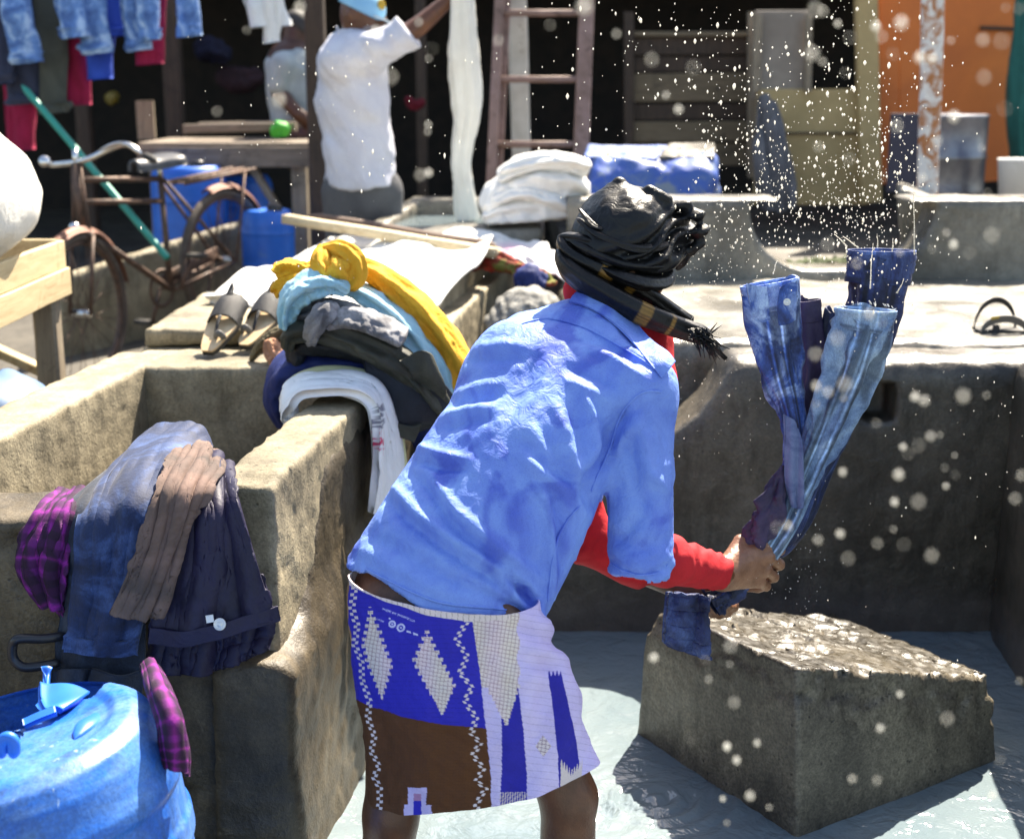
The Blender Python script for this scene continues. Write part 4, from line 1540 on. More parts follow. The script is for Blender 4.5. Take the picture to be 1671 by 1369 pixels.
stuff(mesh_obj('fringe', V, mb.F, MT['scarf'], hw, col=np.tile(BLK, (len(V), 1))))

# ------------------------------------------------------------------ laundry in the hands
MT['acid'] = denim('acid washed denim', (0.36, 0.48, 0.74), (0.036, 0.09, 0.32), (0.006, 0.013, 0.07), 10, .6, .5, True)
MT['indigo'] = denim('indigo denim', (0.065, 0.115, 0.29), (0.016, 0.031, 0.115), (0.006, 0.011, 0.045), 9, .4, .5, True)
MT['pale_denim'] = denim('pale washed denim', (0.32, 0.42, 0.54), (0.17, 0.26, 0.41), (0.035, 0.075, 0.20), 8, .62, .6, True)
MT['purple_twill'] = cloth('dark purple twill', (0.05, 0.035, 0.085), (0.025, 0.02, 0.05), 9, 700, .6)
MT['lilac_lining'] = cloth('lilac grey lining', (0.15, 0.19, 0.33), (0.06, 0.085, 0.20), 16)
MT['metal_button'] = plain('bright button', (0.8, 0.8, 0.78), 0.3, 0.3)


def pp(pts, Y=None):
    return [at(q[0], q[1], q[2] if len(q) > 2 else Y) for q in pts]


def crush(k, a, seed, tw=1.5, fine=.03):
    rnd_ = random.Random(seed)
    ph = [rnd_.uniform(0, 6.28) for _ in range(4)]

    def f(T, Vv):
        q = np.stack([np.cos(T).ravel() * 2, np.sin(T).ravel() * 2, Vv.ravel() * 9 + seed], -1)
        n = fbm(q, 3, seed).reshape(T.shape)
        r = 1 + a * np.sin(k * T + tw * Vv * 4 + ph[0] + 2.0 * n) + a * .6 * np.sin((k + 2) * T - tw * Vv * 3 + ph[1]) + a * 1.1 * n
        q2 = np.stack([np.cos(T).ravel() * 6, np.sin(T).ravel() * 6, Vv.ravel() * 20 + seed], -1)
        return r + fine * fbm(q2, 2, seed + 5).reshape(T.shape)
    return f


def fade(f, a=.72, q=.35):
    return lambda T, Vv: 1 + (f(T, Vv) - 1) * (1 - (1 - q) * np.clip((Vv - a) / (1 - a), 0, 1))


def leg(name, path, w, mat, parent, Y=2.85, sq=.5, k=3, a=.10, seed=1, nv=110, nu=64, open_=True, tw=1.2):
    a *= 1.9
    P = pp(path, Y)
    ra = [x / 2 / (FPX / 2.95) for x in w]
    def cf(V, uv):
        c = np.ones((len(V), 3))
        n_ = fbm(np.stack([uv[:, 0] * 0, uv[:, 1] * 60, uv[:, 0] * 0 + seed], -1), 2, seed)
        for u0 in (.20, .30, .76):
            d_ = np.abs((uv[:, 0] - u0 + .5) % 1 - .5)
            c[d_ < .010] *= 1.9
            c[(d_ >= .010) & (d_ < .03)] *= .55
            c[d_ < .03] *= (1 + .5 * n_[d_ < .03])[:, None]
        t_ = uv[:, 0] * 2 * math.pi
        st_ = fbm(np.stack([np.cos(t_) * 2.6, np.sin(t_) * 2.6 + seed, uv[:, 1] * 2.2], -1), 3, seed + 40)
        c *= (1 - .62 * np.clip((st_ - .02) / .16, 0, 1))[:, None] * np.array((.95, .97, 1.0))
        return c
    return tube(name, P, ra, mat, parent, squash=sq, nv=nv, nu=nu, colfn=cf, ridge=fade(crush(k, a, seed, tw)) if open_ else crush(k, a, seed, tw), up=(0, 1, 0), ends=False, thick=.0035 if open_ else None, lip=(.012, seed) if open_ else None)


def hem(name, path, w, mat, parent, Y, sq, seed, k=3, a=.025):
    P = pp(path, Y)
    ra = [x * .965 / 2 / (FPX / 2.95) + .0022 for x in w]
    def cf(V, uv):
        c = np.ones((len(V), 3))
        c[np.abs(uv[:, 1] - .12) < .07] = .5
        c[np.abs(uv[:, 1] - .97) < .06] = 1.5
        for u0 in (.20, .30, .76):
            c[np.abs((uv[:, 0] - u0 + .5) % 1 - .5) < .012] *= 1.6
        return c
    return tube(name, P, ra, mat, parent, squash=sq + .01, nv=16, nu=80, colfn=cf, ridge=crush(k, a, seed), up=(0, 1, 0), ends=False, thick=.004)


def disc(name, c, n, r, t, mat, parent):
    V, F = lathe_geo([(0.0001, t), (r * .35, t * 1.0), (r * .45, t * .6), (r * .7, t * .6), (r * .82, t), (r, t * .8), (r, 0), (.0001, 0)], c, 20, n)
    return mesh_obj(name, V, F, mat, parent)


j1 = thing('jeans', 'acid washed blue jeans with white button swung up at the left of the bundle', 'jeans', at(1255, 890, 2.86), 'wet trousers held in the fists')
leg('leg', [(1222, 925), (1262, 872), (1288, 800), (1298, 730), (1292, 675), (1276, 610), (1263, 540), (1256, 468)], [40, 52, 44, 40, 46, 60, 76, 88], MT['acid'], j1, 2.83, .42, 2, .10, 11)
hem('waistband', [(1261, 505), (1258, 482), (1255, 460)], [84, 88, 92], MT['acid'], j1, 2.83, .42, 12)
sheet('pocket', [pp([(1217, 462), (1234, 466), (1250, 468)], 2.775), pp([(1222, 492), (1238, 497), (1254, 497)], 2.772), pp([(1230, 520), (1244, 525), (1256, 520)], 2.776)], MT['acid'], j1, 14, 14, thick=.006, colfn=lambda V, uv: np.ones((len(V), 3)))
disc('button', at(1284, 493, 2.778), (0, -1, .2), .0072, .004, MT['metal_button'], j1)
sheet('lining', [pp([(1278, 676), (1290, 682), (1304, 700)], 2.785), pp([(1280, 720), (1294, 720), (1310, 728)], 2.78), pp([(1282, 780), (1296, 790), (1311, 782)], 2.785), pp([(1292, 822), (1300, 830), (1308, 826)], 2.795)], MT['lilac_lining'], j1, 40, 24,
      fold=lambda U, Vv: .004 * np.sin(U * 9 + Vv * 3), thick=.004)
sheet('fly_flap', [pp([(1272, 470), (1288, 462), (1300, 462)], 2.79), pp([(1268, 500), (1284, 500), (1299, 500)], 2.782), pp([(1270, 530), (1284, 528), (1297, 520)], 2.79)], MT['acid'], j1, 16, 16, thick=.005, colfn=lambda V, uv: np.ones((len(V), 3)))

j2 = thing('trousers', 'thin dark purple trouser leg standing up between the blue jeans', 'trousers', at(1280, 870, 2.9), 'wet trousers held in the fists')
leg('leg', [(1248, 905), (1272, 855), (1296, 790), (1312, 700), (1326, 600), (1321, 495)], [36, 46, 40, 30, 36, 32], MT['purple_twill'], j2, 2.87, .6, 3, .12, 21)
hem('cuff', [(1323, 525), (1322, 508), (1320, 490)], [34, 35, 36], MT['purple_twill'], j2, 2.87, .6, 22)
leg('twist', [(1226, 905, 2.80), (1240, 868, 2.79), (1262, 820, 2.79), (1280, 760, 2.80)], [30, 42, 40, 12], MT['purple_twill'], j2, 2.8, .5, 3, .16, 23, open_=False, tw=3)

j3 = thing('jeans', 'dark indigo jeans with wide dripping waist, tallest of the bundle', 'jeans', at(1290, 880, 2.95), 'wet trousers held in the fists')
leg('leg', [(1240, 920), (1290, 850), (1340, 740), (1390, 620), (1425, 510), (1438, 425)], [40, 56, 58, 74, 92, 108], MT['indigo'], j3, 2.93, .42, 2, .09, 31)
hem('waistband', [(1433, 462), (1436, 436), (1438, 408)], [106, 110, 114], MT['indigo'], j3, 2.93, .42, 32)
leg('leg', [(1250, 905), (1290, 850), (1325, 740), (1352, 630), (1374, 515)], [36, 44, 50, 56, 56], MT['indigo'], j3, 2.875, .45, 3, .10, 33)
leg('seat', [(1232, 898, 2.82), (1206, 940, 2.81), (1184, 968, 2.81), (1160, 985, 2.80)], [50, 46, 44, 50], MT['indigo'], j3, 2.82, .6, 3, .12, 34, open_=False, tw=2)
sheet('trouser_end', [pp([(1086, 965), (1110, 968), (1135, 968), (1156, 975)], 2.765), pp([(1082, 1010), (1108, 1014), (1134, 1016), (1154, 1018)], 2.75), pp([(1080, 1048), (1106, 1054), (1132, 1062), (1156, 1072)], 2.755)], MT['indigo'], j3, 60, 60, colfn=lambda V, uv: np.ones((len(V), 3)),
      fold=lambda U, Vv: .006 * np.sin(U * 11 + Vv) + .005 * np.clip(np.sin(Vv * 26) - .8, 0, 1) + .003 * fbm(np.stack([U.ravel() * 8, Vv.ravel() * 9, 0 * U.ravel()], -1), 3, 2).reshape(U.shape), thick=.012)
sheet('trouser_end', [pp([(1100, 965), (1125, 970), (1152, 978)], 2.80), pp([(1098, 1020), (1124, 1024), (1156, 1030)], 2.80), pp([(1100, 1052), (1126, 1062), (1158, 1076)], 2.80)], MT['indigo'], j3, 30, 30, colfn=lambda V, uv: np.ones((len(V), 3)), fold=lambda U, Vv: .006 * np.sin(U * 8), thick=.012)

j4 = thing('jeans', 'pale washed jeans with frayed dripping hem at the front right of the bundle', 'jeans', at(1300, 860, 2.8), 'wet trousers held in the fists')
leg('leg', [(1246, 915), (1284, 852), (1318, 770), (1352, 690), (1384, 610), (1404, 550), (1412, 512)], [30, 38, 46, 60, 76, 88, 92], MT['pale_denim'], j4, 2.81, .5, 5, .12, 41)
hem('hem', [(1407, 538), (1411, 520), (1413, 504)], [90, 93, 97], MT['pale_denim'], j4, 2.81, .5, 42, 4)
mb = MB()
rnd = random.Random(9)
for i in range(34):
    t = rnd.uniform(0, 6.28)
    a = at(1413 + 46 * math.cos(t), 506 + 9 * math.sin(t), 2.81 + .03 * math.sin(t))
    mb.add(*rod(a, a + np.array((rnd.uniform(-.004, .004), 0, rnd.uniform(.002, .008))), .0007, .0004, 4))
mb.build('fray', MT['white_cloth'], j4)

# ------------------------------------------------------------------ pile of laundry over the dividing wall
MT['navy'] = cloth('navy cotton', (0.012, 0.028, 0.155), (0.007, 0.016, 0.09), 8, 700, .7)
MT['black_navy'] = cloth('blue black twill', (0.016, 0.020, 0.030), (0.008, 0.010, 0.015), 8, 700, .6)
MT['olive'] = cloth('dark olive twill', (0.055, 0.055, 0.040), (0.024, 0.025, 0.018), 9, 700, .6)
MT['grey_cloth'] = cloth('speckled grey cloth', (0.30, 0.30, 0.31), (0.07, 0.07, 0.08), 11, 400, .8)
MT['sky_cloth'] = cloth('pale blue cotton', (0.36, 0.60, 0.70), (0.24, 0.46, 0.58), 9)
MT['yellow'] = cloth('yellow cotton', (0.76, 0.40, 0.04), (0.66, 0.30, 0.015), 6, crinkle=.7)
MT['tee'] = cloth('white t-shirt knit', (0.78, 0.77, 0.80), (0.70, 0.69, 0.74), 8, attr=True)
MT['lemon'] = cloth('pale yellow knit', (0.74, 0.73, 0.42), (0.66, 0.66, 0.34), 8)
MT['peach'] = cloth('peach cloth', (0.46, 0.24, 0.15), (0.36, 0.18, 0.10), 12)
MT['khaki'] = cloth('khaki brown cloth', (0.16, 0.13, 0.07), (0.09, 0.07, 0.04), 12)


def roll(name, pts, ra, mat, parent, sq=2.0, k=4, a=.14, seed=1, nv=90, nu=48, Y=3.5, tw=.6):
    return tube(name, pp(pts, Y), ra, mat, parent, squash=sq, nv=nv, nu=nu, ridge=crush(k, a, seed, tw, .05), up=(0, 1, 0))


GP = 'laundry heaped over the dividing wall'
b = thing('trousers', 'royal blue trousers at the bottom of the heap on the wall', 'trousers', at(590, 640, 3.5), GP)
roll('leg', [(470, 700), (458, 652), (478, 605), (540, 592), (620, 605), (685, 660), (718, 745)], [.022, .042, .05, .052, .055, .06, .045], MT['navy'], b, 2.0, 3, .08, 51, Y=3.55)
b = thing('trousers', 'blue black trousers with open waistband in the middle of the heap on the wall', 'trousers', at(620, 600, 3.5), GP)
roll('leg', [(486, 600), (496, 560), (560, 556), (640, 580), (700, 640), (730, 700)], [.02, .036, .046, .05, .05, .04], MT['black_navy'], b, 2.1, 4, .10, 52, Y=3.5)
sheet('front', [pp([(585, 562), (640, 580), (700, 610), (742, 650)], 3.40), pp([(600, 620), (655, 628), (700, 648), (738, 672)], 3.375), pp([(622, 672), (660, 676), (700, 680), (736, 694)], 3.365), pp([(640, 708), (670, 706), (700, 700), (734, 706)], 3.37)], MT['black_navy'], b, 50, 50,
      fold=lambda U, Vv: .008 * np.sin(U * 7 + Vv * 3) + .006 * (Vv > .8), thick=.012)
sheet('waistband_tab', [pp([(650, 690), (672, 694), (690, 690)], 3.345), pp([(648, 712), (668, 718), (676, 722)], 3.345)], MT['olive'], b, 10, 12, thick=.006)
b = thing('trousers', 'dark olive trousers with side pocket lying across the heap on the wall', 'trousers', at(600, 560, 3.45), GP)
roll('leg', [(470, 575), (478, 545), (520, 535), (590, 556), (650, 588), (700, 632), (742, 690)], [.012, .024, .030, .034, .036, .034, .02], MT['olive'], b, 2.2, 4, .14, 53, Y=3.42)
sheet('pocket_flap', [pp([(652, 590), (690, 572), (712, 600)], 3.345), pp([(668, 606), (700, 604), (728, 636)], 3.335), pp([(672, 625), (704, 632), (724, 652)], 3.345)], MT['olive'], b, 20, 20, thick=.008, fold=lambda U, Vv: .004 * np.sin(U * 8))
b = thing('trousers', 'speckled grey trousers tied in a knot on the heap on the wall', 'trousers', at(560, 520, 3.45), GP)
roll('leg', [(480, 545), (496, 518), (540, 506), (590, 512)], [.018, .026, .028, .018], MT['grey_cloth'], b, 2.0, 5, .16, 54, Y=3.45)
roll('leg', [(530, 528), (570, 518), (615, 532), (662, 556)], [.018, .026, .028, .024], MT['grey_cloth'], b, 2.0, 3, .12, 55, Y=3.38)
roll('knot', [(506, 560, 3.40), (510, 540, 3.34), (528, 514, 3.335), (550, 502, 3.38)], [.016, .022, .026, .018], MT['grey_cloth'], b, .7, 5, .10, 56)
b = thing('shirt', 'pale blue cotton shirt under the yellow cloth on the heap', 'shirt', at(600, 510, 3.5), GP)
roll('sleeve', [(470, 540), (474, 498), (500, 470), (540, 462), (570, 478)], [.018, .028, .032, .026, .012], MT['sky_cloth'], b, 2.0, 5, .2, 57, Y=3.42)
roll('body', [(556, 468), (595, 480), (650, 520), (700, 585), (738, 672)], [.016, .022, .028, .030, .024], MT['sky_cloth'], b, 2.4, 4, .16, 58, Y=3.50)
b = thing('scarf', 'yellow cotton cloth tied in a thick knot on top of the heap', 'scarf', at(600, 470, 3.55), GP)
roll('tail', [(548, 440), (505, 440), (470, 436), (450, 446)], [.016, .018, .020, .022], MT['yellow'], b, 1.8, 4, .18, 61, Y=3.50)
roll('tail', [(545, 455), (500, 458), (462, 470), (450, 480)], [.018, .022, .024, .018], MT['yellow'], b, 1.8, 5, .18, 62, Y=3.48)
roll('knot', [(526, 405, 3.5), (524, 430, 3.44), (536, 460, 3.43), (540, 476, 3.48)], [.018, .026, .028, .016], MT['yellow'], b, .8, 6, .10, 63)
roll('knot', [(522, 410, 3.50), (556, 408, 3.46), (580, 428, 3.44), (578, 456, 3.44), (552, 466, 3.46)], [.014, .022, .027, .026, .018], MT['yellow'], b, .9, 5, .10, 64)
roll('knot', [(548, 425, 3.46), (552, 440, 3.42), (562, 456, 3.44)], [.016, .026, .014], MT['yellow'], b, .9, 5, .14, 66)
roll('body', [(572, 430), (612, 446), (665, 488), (715, 545), (752, 610), (770, 660)], [.018, .026, .036, .042, .042, .030], MT['yellow'], b, 1.8, 4, .16, 65, Y=3.55, nv=140, nu=70)


def tee_col(V, uv):
    x, y = pix(V)
    c = np.ones((len(V), 3))
    ink = (np.abs(x - ix(y, (680, 612), (740, 619), (800, 624))) < 9) & (y > 700) & (y < 740)
    rows_ = (np.abs((y / 9) % 1 - .5) < .32) & (np.sin(x * 1.9) + np.sin(x * .83 + y * .2) > -.5)
    c = np.where((ink & rows_)[:, None], np.array((.75, .05, .14)), c)
    dk = (x > 606) & (x < 626) & (y > 660) & (y < 700) & (np.sin(x * 1.3) * np.sin(y * .9) > -.2)
    c = np.where(dk[:, None], np.array((.25, .25, .30)), c)
    rd = (np.abs(y - 640) < 3) & (x > 548) & (x < 566)
    return np.where(rd[:, None], np.array((.8, .1, .12)), c)


b = thing('t_shirt', 'white t-shirt with red print and pale yellow edge folded over the wall', 't-shirt', at(560, 640, 3.32), GP)
sheet('body', [pp([(474, 684), (472, 678), (470, 672)], 3.3), pp([(482, 668, 3.27), (478, 648, 3.33), (477, 634, 3.38)]), pp([(504, 650, 3.27), (510, 634, 3.33), (518, 618, 3.38)]), pp([(560, 650, 3.27), (566, 634, 3.33), (572, 618, 3.38)]),
               pp([(594, 664, 3.26), (604, 650, 3.32), (612, 638, 3.37)]), pp([(604, 700, 3.25), (618, 700, 3.31), (634, 695, 3.36)]), pp([(606, 770, 3.24), (622, 775, 3.30), (640, 770, 3.36)]), pp([(602, 835, 3.24), (618, 830, 3.30), (640, 825, 3.36)])], MT['tee'], b, 150, 70,
      fold=lambda U, Vv: nz(U, Vv, .020, 7, 1.5, 33) * np.clip(Vv * 1.5, .3, 1) + .004 * fbm(np.stack([U.ravel() * 10, Vv.ravel() * 6, 0 * U.ravel()], -1), 2, 3).reshape(U.shape), thick=.022, colfn=tee_col)
sheet('yellow_edge', [pp([(472, 690), (470, 680)], 3.4), pp([(478, 638, 3.38), (474, 630, 3.44)]), pp([(515, 614, 3.38), (520, 607, 3.44)]), pp([(575, 614, 3.38), (580, 607, 3.44)]), pp([(612, 634, 3.36), (618, 622, 3.42)]), pp([(634, 690, 3.34), (645, 680, 3.41)]), pp([(642, 765, 3.34), (654, 745, 3.40)]), pp([(640, 815, 3.34), (656, 800, 3.40)])], MT['lemon'], b, 90, 24,
      fold=lambda U, Vv: .004 * np.sin(U * 6 + Vv * 5), thick=.014)
b = thing('cloth', 'small crumpled khaki and peach cloth beside the sandals', 'cloth', at(440, 575, 3.85))
roll('fold', [(408, 590), (425, 566), (448, 552), (476, 536)], [.006, .014, .022, .02], MT['khaki'], b, 1.4, 4, .2, 71, Y=3.86)
roll('fold', [(440, 552), (446, 570), (462, 590), (478, 598)], [.014, .026, .030, .02], MT['peach'], b, 1.2, 5, .12, 72, Y=3.82)

# ------------------------------------------------------------------ laundry over the front wall of the tank
MT['black_denim'] = denim('blue black denim', (0.05, 0.07, 0.11), (0.014, 0.020, 0.035), (0.008, 0.010, 0.016), 7, .3, .65)
MT['mid_denim'] = denim('washed blue denim', (0.055, 0.11, 0.28), (0.009, 0.023, 0.078), (0.0045, 0.0095, 0.032), 5, .5, .7)
MT['tan_cloth'] = cloth('dusty pink brown jersey', (0.17, 0.11, 0.09), (0.065, 0.05, 0.044), 5, crinkle=.3)
MT['navy_twill'] = cloth('navy purple twill', (0.016, 0.013, 0.042), (0.009, 0.008, 0.025), 6, 500, .55, crinkle=.4)
MT['piping'] = cloth('grey stitching', (0.13, 0.13, 0.17))


def plaid_col(V, uv):
    u, v = uv[:, 0] * 5, uv[:, 1] * 9
    a = ((u % 1) < .5).astype(float)
    b_ = ((v % 1) < .5).astype(float)
    c = np.array((.11, .006, .12)) * (1 - .7 * a)[:, None] * (1 - .5 * b_)[:, None]
    pk = (((u % 1) > .70) & ((u % 1) < .78)) | (((v % 1) > .70) & ((v % 1) < .78))
    return np.where(pk[:, None], c * 1.7 + np.array((.06, .0, .03)), c) + .006


MT['plaid'] = cloth('purple plaid flannel', (1, 1, 1), (.85, .85, .85), 9, attr=True, crinkle=.25)


GF = 'laundry hung over the front wall of the tank'
b = thing('shirt', 'purple plaid shirt hanging at the left end of the front wall', 'shirt', at(75, 830, 2.6), GF)
sheet('body', [pp([(88, 806, 2.74), (120, 800, 2.74), (150, 796, 2.74)]), pp([(60, 835, 2.58), (95, 825, 2.575), (130, 830, 2.57)]), pp([(32, 885, 2.535), (75, 880, 2.52), (118, 890, 2.53)]), pp([(34, 930, 2.53), (72, 930, 2.515), (112, 945, 2.52)]), pp([(75, 985, 2.53), (92, 990, 2.52), (108, 1010, 2.53)])], MT['plaid'], b, 70, 60,
      fold=lambda U, Vv: nz(U + .3 * Vv, Vv, .022, 6, 1.2, 3) + nz(U, Vv, .006, 9, 7, 4), thick=.01, colfn=plaid_col)
sheet('sleeve', [pp([(226, 1085, 2.30), (244, 1080, 2.30), (262, 1090, 2.30)]), pp([(238, 1130, 2.12), (258, 1122, 2.10), (282, 1130, 2.12)]), pp([(256, 1180, 2.06), (276, 1172, 2.03), (298, 1180, 2.06)]), pp([(262, 1225, 2.05), (282, 1220, 2.02), (304, 1222, 2.05)]), pp([(264, 1250, 2.05), (284, 1254, 2.02), (300, 1266, 2.05)])], MT['plaid'], b, 60, 30,
      fold=lambda U, Vv: nz(U, Vv, .010, 4, 2, 9) + .003 * np.sin(U * 7), thick=.008, colfn=plaid_col)
b = thing('jeans', 'blue black jeans hanging down to the barrel, lowest over the front wall', 'jeans', at(160, 830, 2.6), GF)
sheet('leg', [pp([(230, 742, 2.9), (270, 722, 2.9), (310, 720, 2.88)]), pp([(150, 800, 2.72), (200, 780, 2.73), (260, 770, 2.73)]), pp([(106, 850, 2.565), (170, 845, 2.56), (250, 840, 2.56)]), pp([(100, 950, 2.53), (165, 955, 2.53), (240, 955, 2.53)]), pp([(92, 1050, 2.505), (160, 1055, 2.505), (238, 1050, 2.505)]), pp([(82, 1112, 2.49), (160, 1118, 2.49), (234, 1112, 2.49)])], MT['black_denim'], b, 90, 60,
      fold=lambda U, Vv: nz(U, Vv, .014, 4, 3, 4) + .004 * np.sin(U * 12), thick=.016)
sheet('cuff', [pp([(84, 1094, 2.475), (130, 1090, 2.465), (170, 1098, 2.47)]), pp([(80, 1118, 2.472), (126, 1116, 2.458), (172, 1112, 2.466)])], MT['black_denim'], b, 24, 40, fold=lambda U, Vv: .007 * np.sin(U * 11), thick=.012)
sheet('cuff', [pp([(150, 1090, 2.455), (195, 1100, 2.45), (236, 1092, 2.46)]), pp([(136, 1136, 2.448), (188, 1140, 2.442), (232, 1134, 2.452)])], MT['black_denim'], b, 24, 40, fold=lambda U, Vv: .005 * np.sin(U * 7 + 1), thick=.012)
b = thing('jeans', 'washed blue jeans with turned cuff draped over the front wall', 'jeans', at(220, 800, 2.6), GF)
sheet('leg', [pp([(228, 738, 2.93), (268, 706, 2.93), (312, 700, 2.91), (350, 728, 2.88)]), pp([(158, 792, 2.72), (206, 760, 2.74), (262, 742, 2.74), (320, 752, 2.73)]), pp([(128, 850, 2.54), (170, 835, 2.535), (225, 825, 2.535), (275, 825, 2.54)]), pp([(122, 940, 2.505), (160, 940, 2.495), (205, 940, 2.495), (250, 940, 2.505)]), pp([(112, 1020, 2.485), (150, 1022, 2.475), (192, 1025, 2.475), (232, 1025, 2.485)]), pp([(107, 1058, 2.475), (145, 1062, 2.468), (186, 1066, 2.468), (224, 1062, 2.475)])], MT['mid_denim'], b, 110, 80,
      fold=lambda U, Vv: nz(U, Vv, .018, 4, 3.5, 7) + .004 * np.exp(-((U - .28) / .025) ** 2) + .003 * np.sin(U * 14 + Vv * 3), thick=.012)
sheet('cuff', [pp([(108, 1038, 2.472), (146, 1042, 2.463), (187, 1045, 2.463), (227, 1042, 2.472)]), pp([(105, 1062, 2.468), (145, 1067, 2.46), (186, 1071, 2.46), (224, 1066, 2.468)])], MT['mid_denim'], b, 16, 50, fold=lambda U, Vv: .003 * np.sin(U * 14), thick=.008)
b = thing('trousers', 'navy trousers with round metal button hanging by the end of the dividing wall', 'trousers', at(340, 800, 2.6), GF)
sheet('lower_layer', [pp([(262, 940, 2.56), (340, 950, 2.56), (430, 935, 2.56)]), pp([(245, 1030, 2.54), (340, 1030, 2.54), (448, 1010, 2.54)]), pp([(236, 1100, 2.52), (340, 1098, 2.52), (442, 1060, 2.52)])], MT['navy_twill'], b, 50, 80,
      fold=lambda U, Vv: nz(U + .1 * Vv, Vv, .016, 13, 1.4, 5) * (.3 + Vv) + nz(U, Vv, .01, 5, 4, 6), thick=.012)
sheet('leg', [pp([(318, 738, 2.86), (345, 742, 2.84), (372, 764, 2.80)]), pp([(300, 770, 2.68), (340, 770, 2.68), (376, 780, 2.68)]), pp([(290, 830, 2.54), (340, 830, 2.53), (392, 820, 2.54)]), pp([(275, 900, 2.525), (345, 905, 2.505), (412, 890, 2.52)]), pp([(256, 970, 2.51), (345, 980, 2.49), (432, 955, 2.51)]), pp([(246, 1040, 2.495), (350, 1035, 2.475), (454, 1008, 2.50)])], MT['navy_twill'], b, 110, 100,
      fold=lambda U, Vv: nz(U + .15 * Vv, Vv, .030, 6, 1.6, 11) + nz(U, Vv, .006, 12, 9, 12) + .004 * np.exp(-((U - .47 - .12 * np.sin(Vv * 3)) / .02) ** 2), thick=.012)
sheet('waistband', [pp([(247, 1022, 2.485), (300, 1028, 2.472), (350, 1018, 2.465), (405, 1002, 2.474), (452, 988, 2.492)]), pp([(244, 1048, 2.482), (300, 1054, 2.468), (350, 1044, 2.461), (408, 1026, 2.47), (457, 1012, 2.488)])], MT['navy_twill'], b, 14, 70, fold=lambda U, Vv: .002 * np.sin(U * 20), thick=.009)
disc('button', at(359, 1018, 2.455), (0, -1, .25), .0115, .005, MT['metal_button'], b)
sheet('label_tab', [pp([(336, 1004, 2.458), (348, 1002, 2.457)]), pp([(338, 1016, 2.456), (350, 1014, 2.455)])], MT['white_cloth'], b, 6, 6, thick=.003)
b = thing('jersey', 'dusty pink brown jersey crumpled over the blue jeans', 'jersey', at(290, 760, 2.6), GF)
sheet('body', [pp([(295, 722, 2.90), (325, 718, 2.90), (355, 742, 2.86)]), pp([(275, 752, 2.66), (318, 752, 2.67), (364, 768, 2.68)]), pp([(258, 800, 2.53), (300, 800, 2.515), (348, 800, 2.53)]), pp([(240, 860, 2.485), (280, 865, 2.475), (318, 850, 2.495)]), pp([(208, 940, 2.465), (250, 945, 2.455), (292, 930, 2.475)]), pp([(178, 1000, 2.455), (222, 1010, 2.445), (268, 1005, 2.46)])], MT['tan_cloth'], b, 130, 110,
      fold=lambda U, Vv: .030 * (np.abs(nz(U + .10 * np.sin(Vv * 5) + .12 * Vv, Vv, 1, 7, 1.6, 13)) - .2) * (.6 + .6 * Vv) + nz(U, Vv, .010, 5, 5, 14) + .006 * (np.abs(nz(U + .3 * Vv, Vv, 1, 12, 6, 15)) - .2), thick=.008)

# ------------------------------------------------------------------ blue barrel at the near left
axb = nrm(np.array((-.17, .0, 1.0)))
bc = at(6, 1203, 2.06)
R0_ = .250
zt_ = bc[2] + .35
b0 = bc - axb * zt_
bar_t = thing('barrel', 'scuffed blue plastic barrel with cut open top leaning in front of the tank', 'barrel', b0)
prof = [(.10, .0), (.22, .0), (R0_ - .03, .02), (R0_ - .012, .08), (R0_ - .008, .3), (R0_ - .008, .55), (R0_ - .006, zt_ - .235), (R0_ + .003, zt_ - .225), (R0_ + .004, zt_ - .19), (R0_ - .002, zt_ - .18), (R0_ - .001, zt_ - .125), (R0_ + .006, zt_ - .115), (R0_ + .006, zt_ - .095),
        (R0_ - .002, zt_ - .075), (R0_ - .010, zt_ - .04), (R0_ - .026, zt_ - .012), (R0_ - .050, zt_ + .004), (R0_ - .075, zt_ + .006), (R0_ - .09, zt_ - .004), (R0_ - .14, zt_ - .006), (.03, zt_ - .004)]
prof = np.array(prof)
al = np.concatenate([[0], np.cumsum(np.linalg.norm(np.diff(prof, axis=0), axis=1))])
sq_ = np.sort(np.concatenate([np.linspace(0, al[6], 30), np.linspace(al[6], al[-1], 230)[1:]]))
prof = np.stack([np.interp(sq_, al, prof[:, 0]), np.interp(sq_, al, prof[:, 1])], -1)
for _ in range(6):
    prof[1:-1] = .25 * prof[:-2] + .5 * prof[1:-1] + .25 * prof[2:]
nu = 300
xb = nrm(np.cross((0, 1, 0), axb))
yb = np.cross(axb, xb)
thb = np.linspace(0, 2 * math.pi, nu, endpoint=False)
G = b0[None, None] + prof[:, 0][:, None, None] * (np.cos(thb)[None, :, None] * xb + np.sin(thb)[None, :, None] * yb) + prof[:, 1][:, None, None] * axb
V, F = G.reshape(-1, 3), grid_faces(len(prof), nu, closed=True)
Q = V[F].mean(1) - b0
lx, ly, lz_ = Q @ xb, Q @ yb, Q @ axb
rr = np.hypot(lx, ly)
ed = lx * .72 - (ly) * .69
keep = ~((lz_ > zt_ - .05) & (ed < -.015 + .010 * np.sin(lx * 70) + .006 * np.sin(ly * 160)) & (rr < R0_ - .030))
n = len(V)
rad = V - b0 - ((V - b0) @ axb)[:, None] * axb
Vi = V - rad / (np.linalg.norm(rad, axis=1, keepdims=True) + 1e-6) * .006 - axb * .004
mesh_obj('shell', np.concatenate([V, Vi]), np.concatenate([F[keep], F[keep][:, ::-1] + n]), MT['blue_dirty'], bar_t)
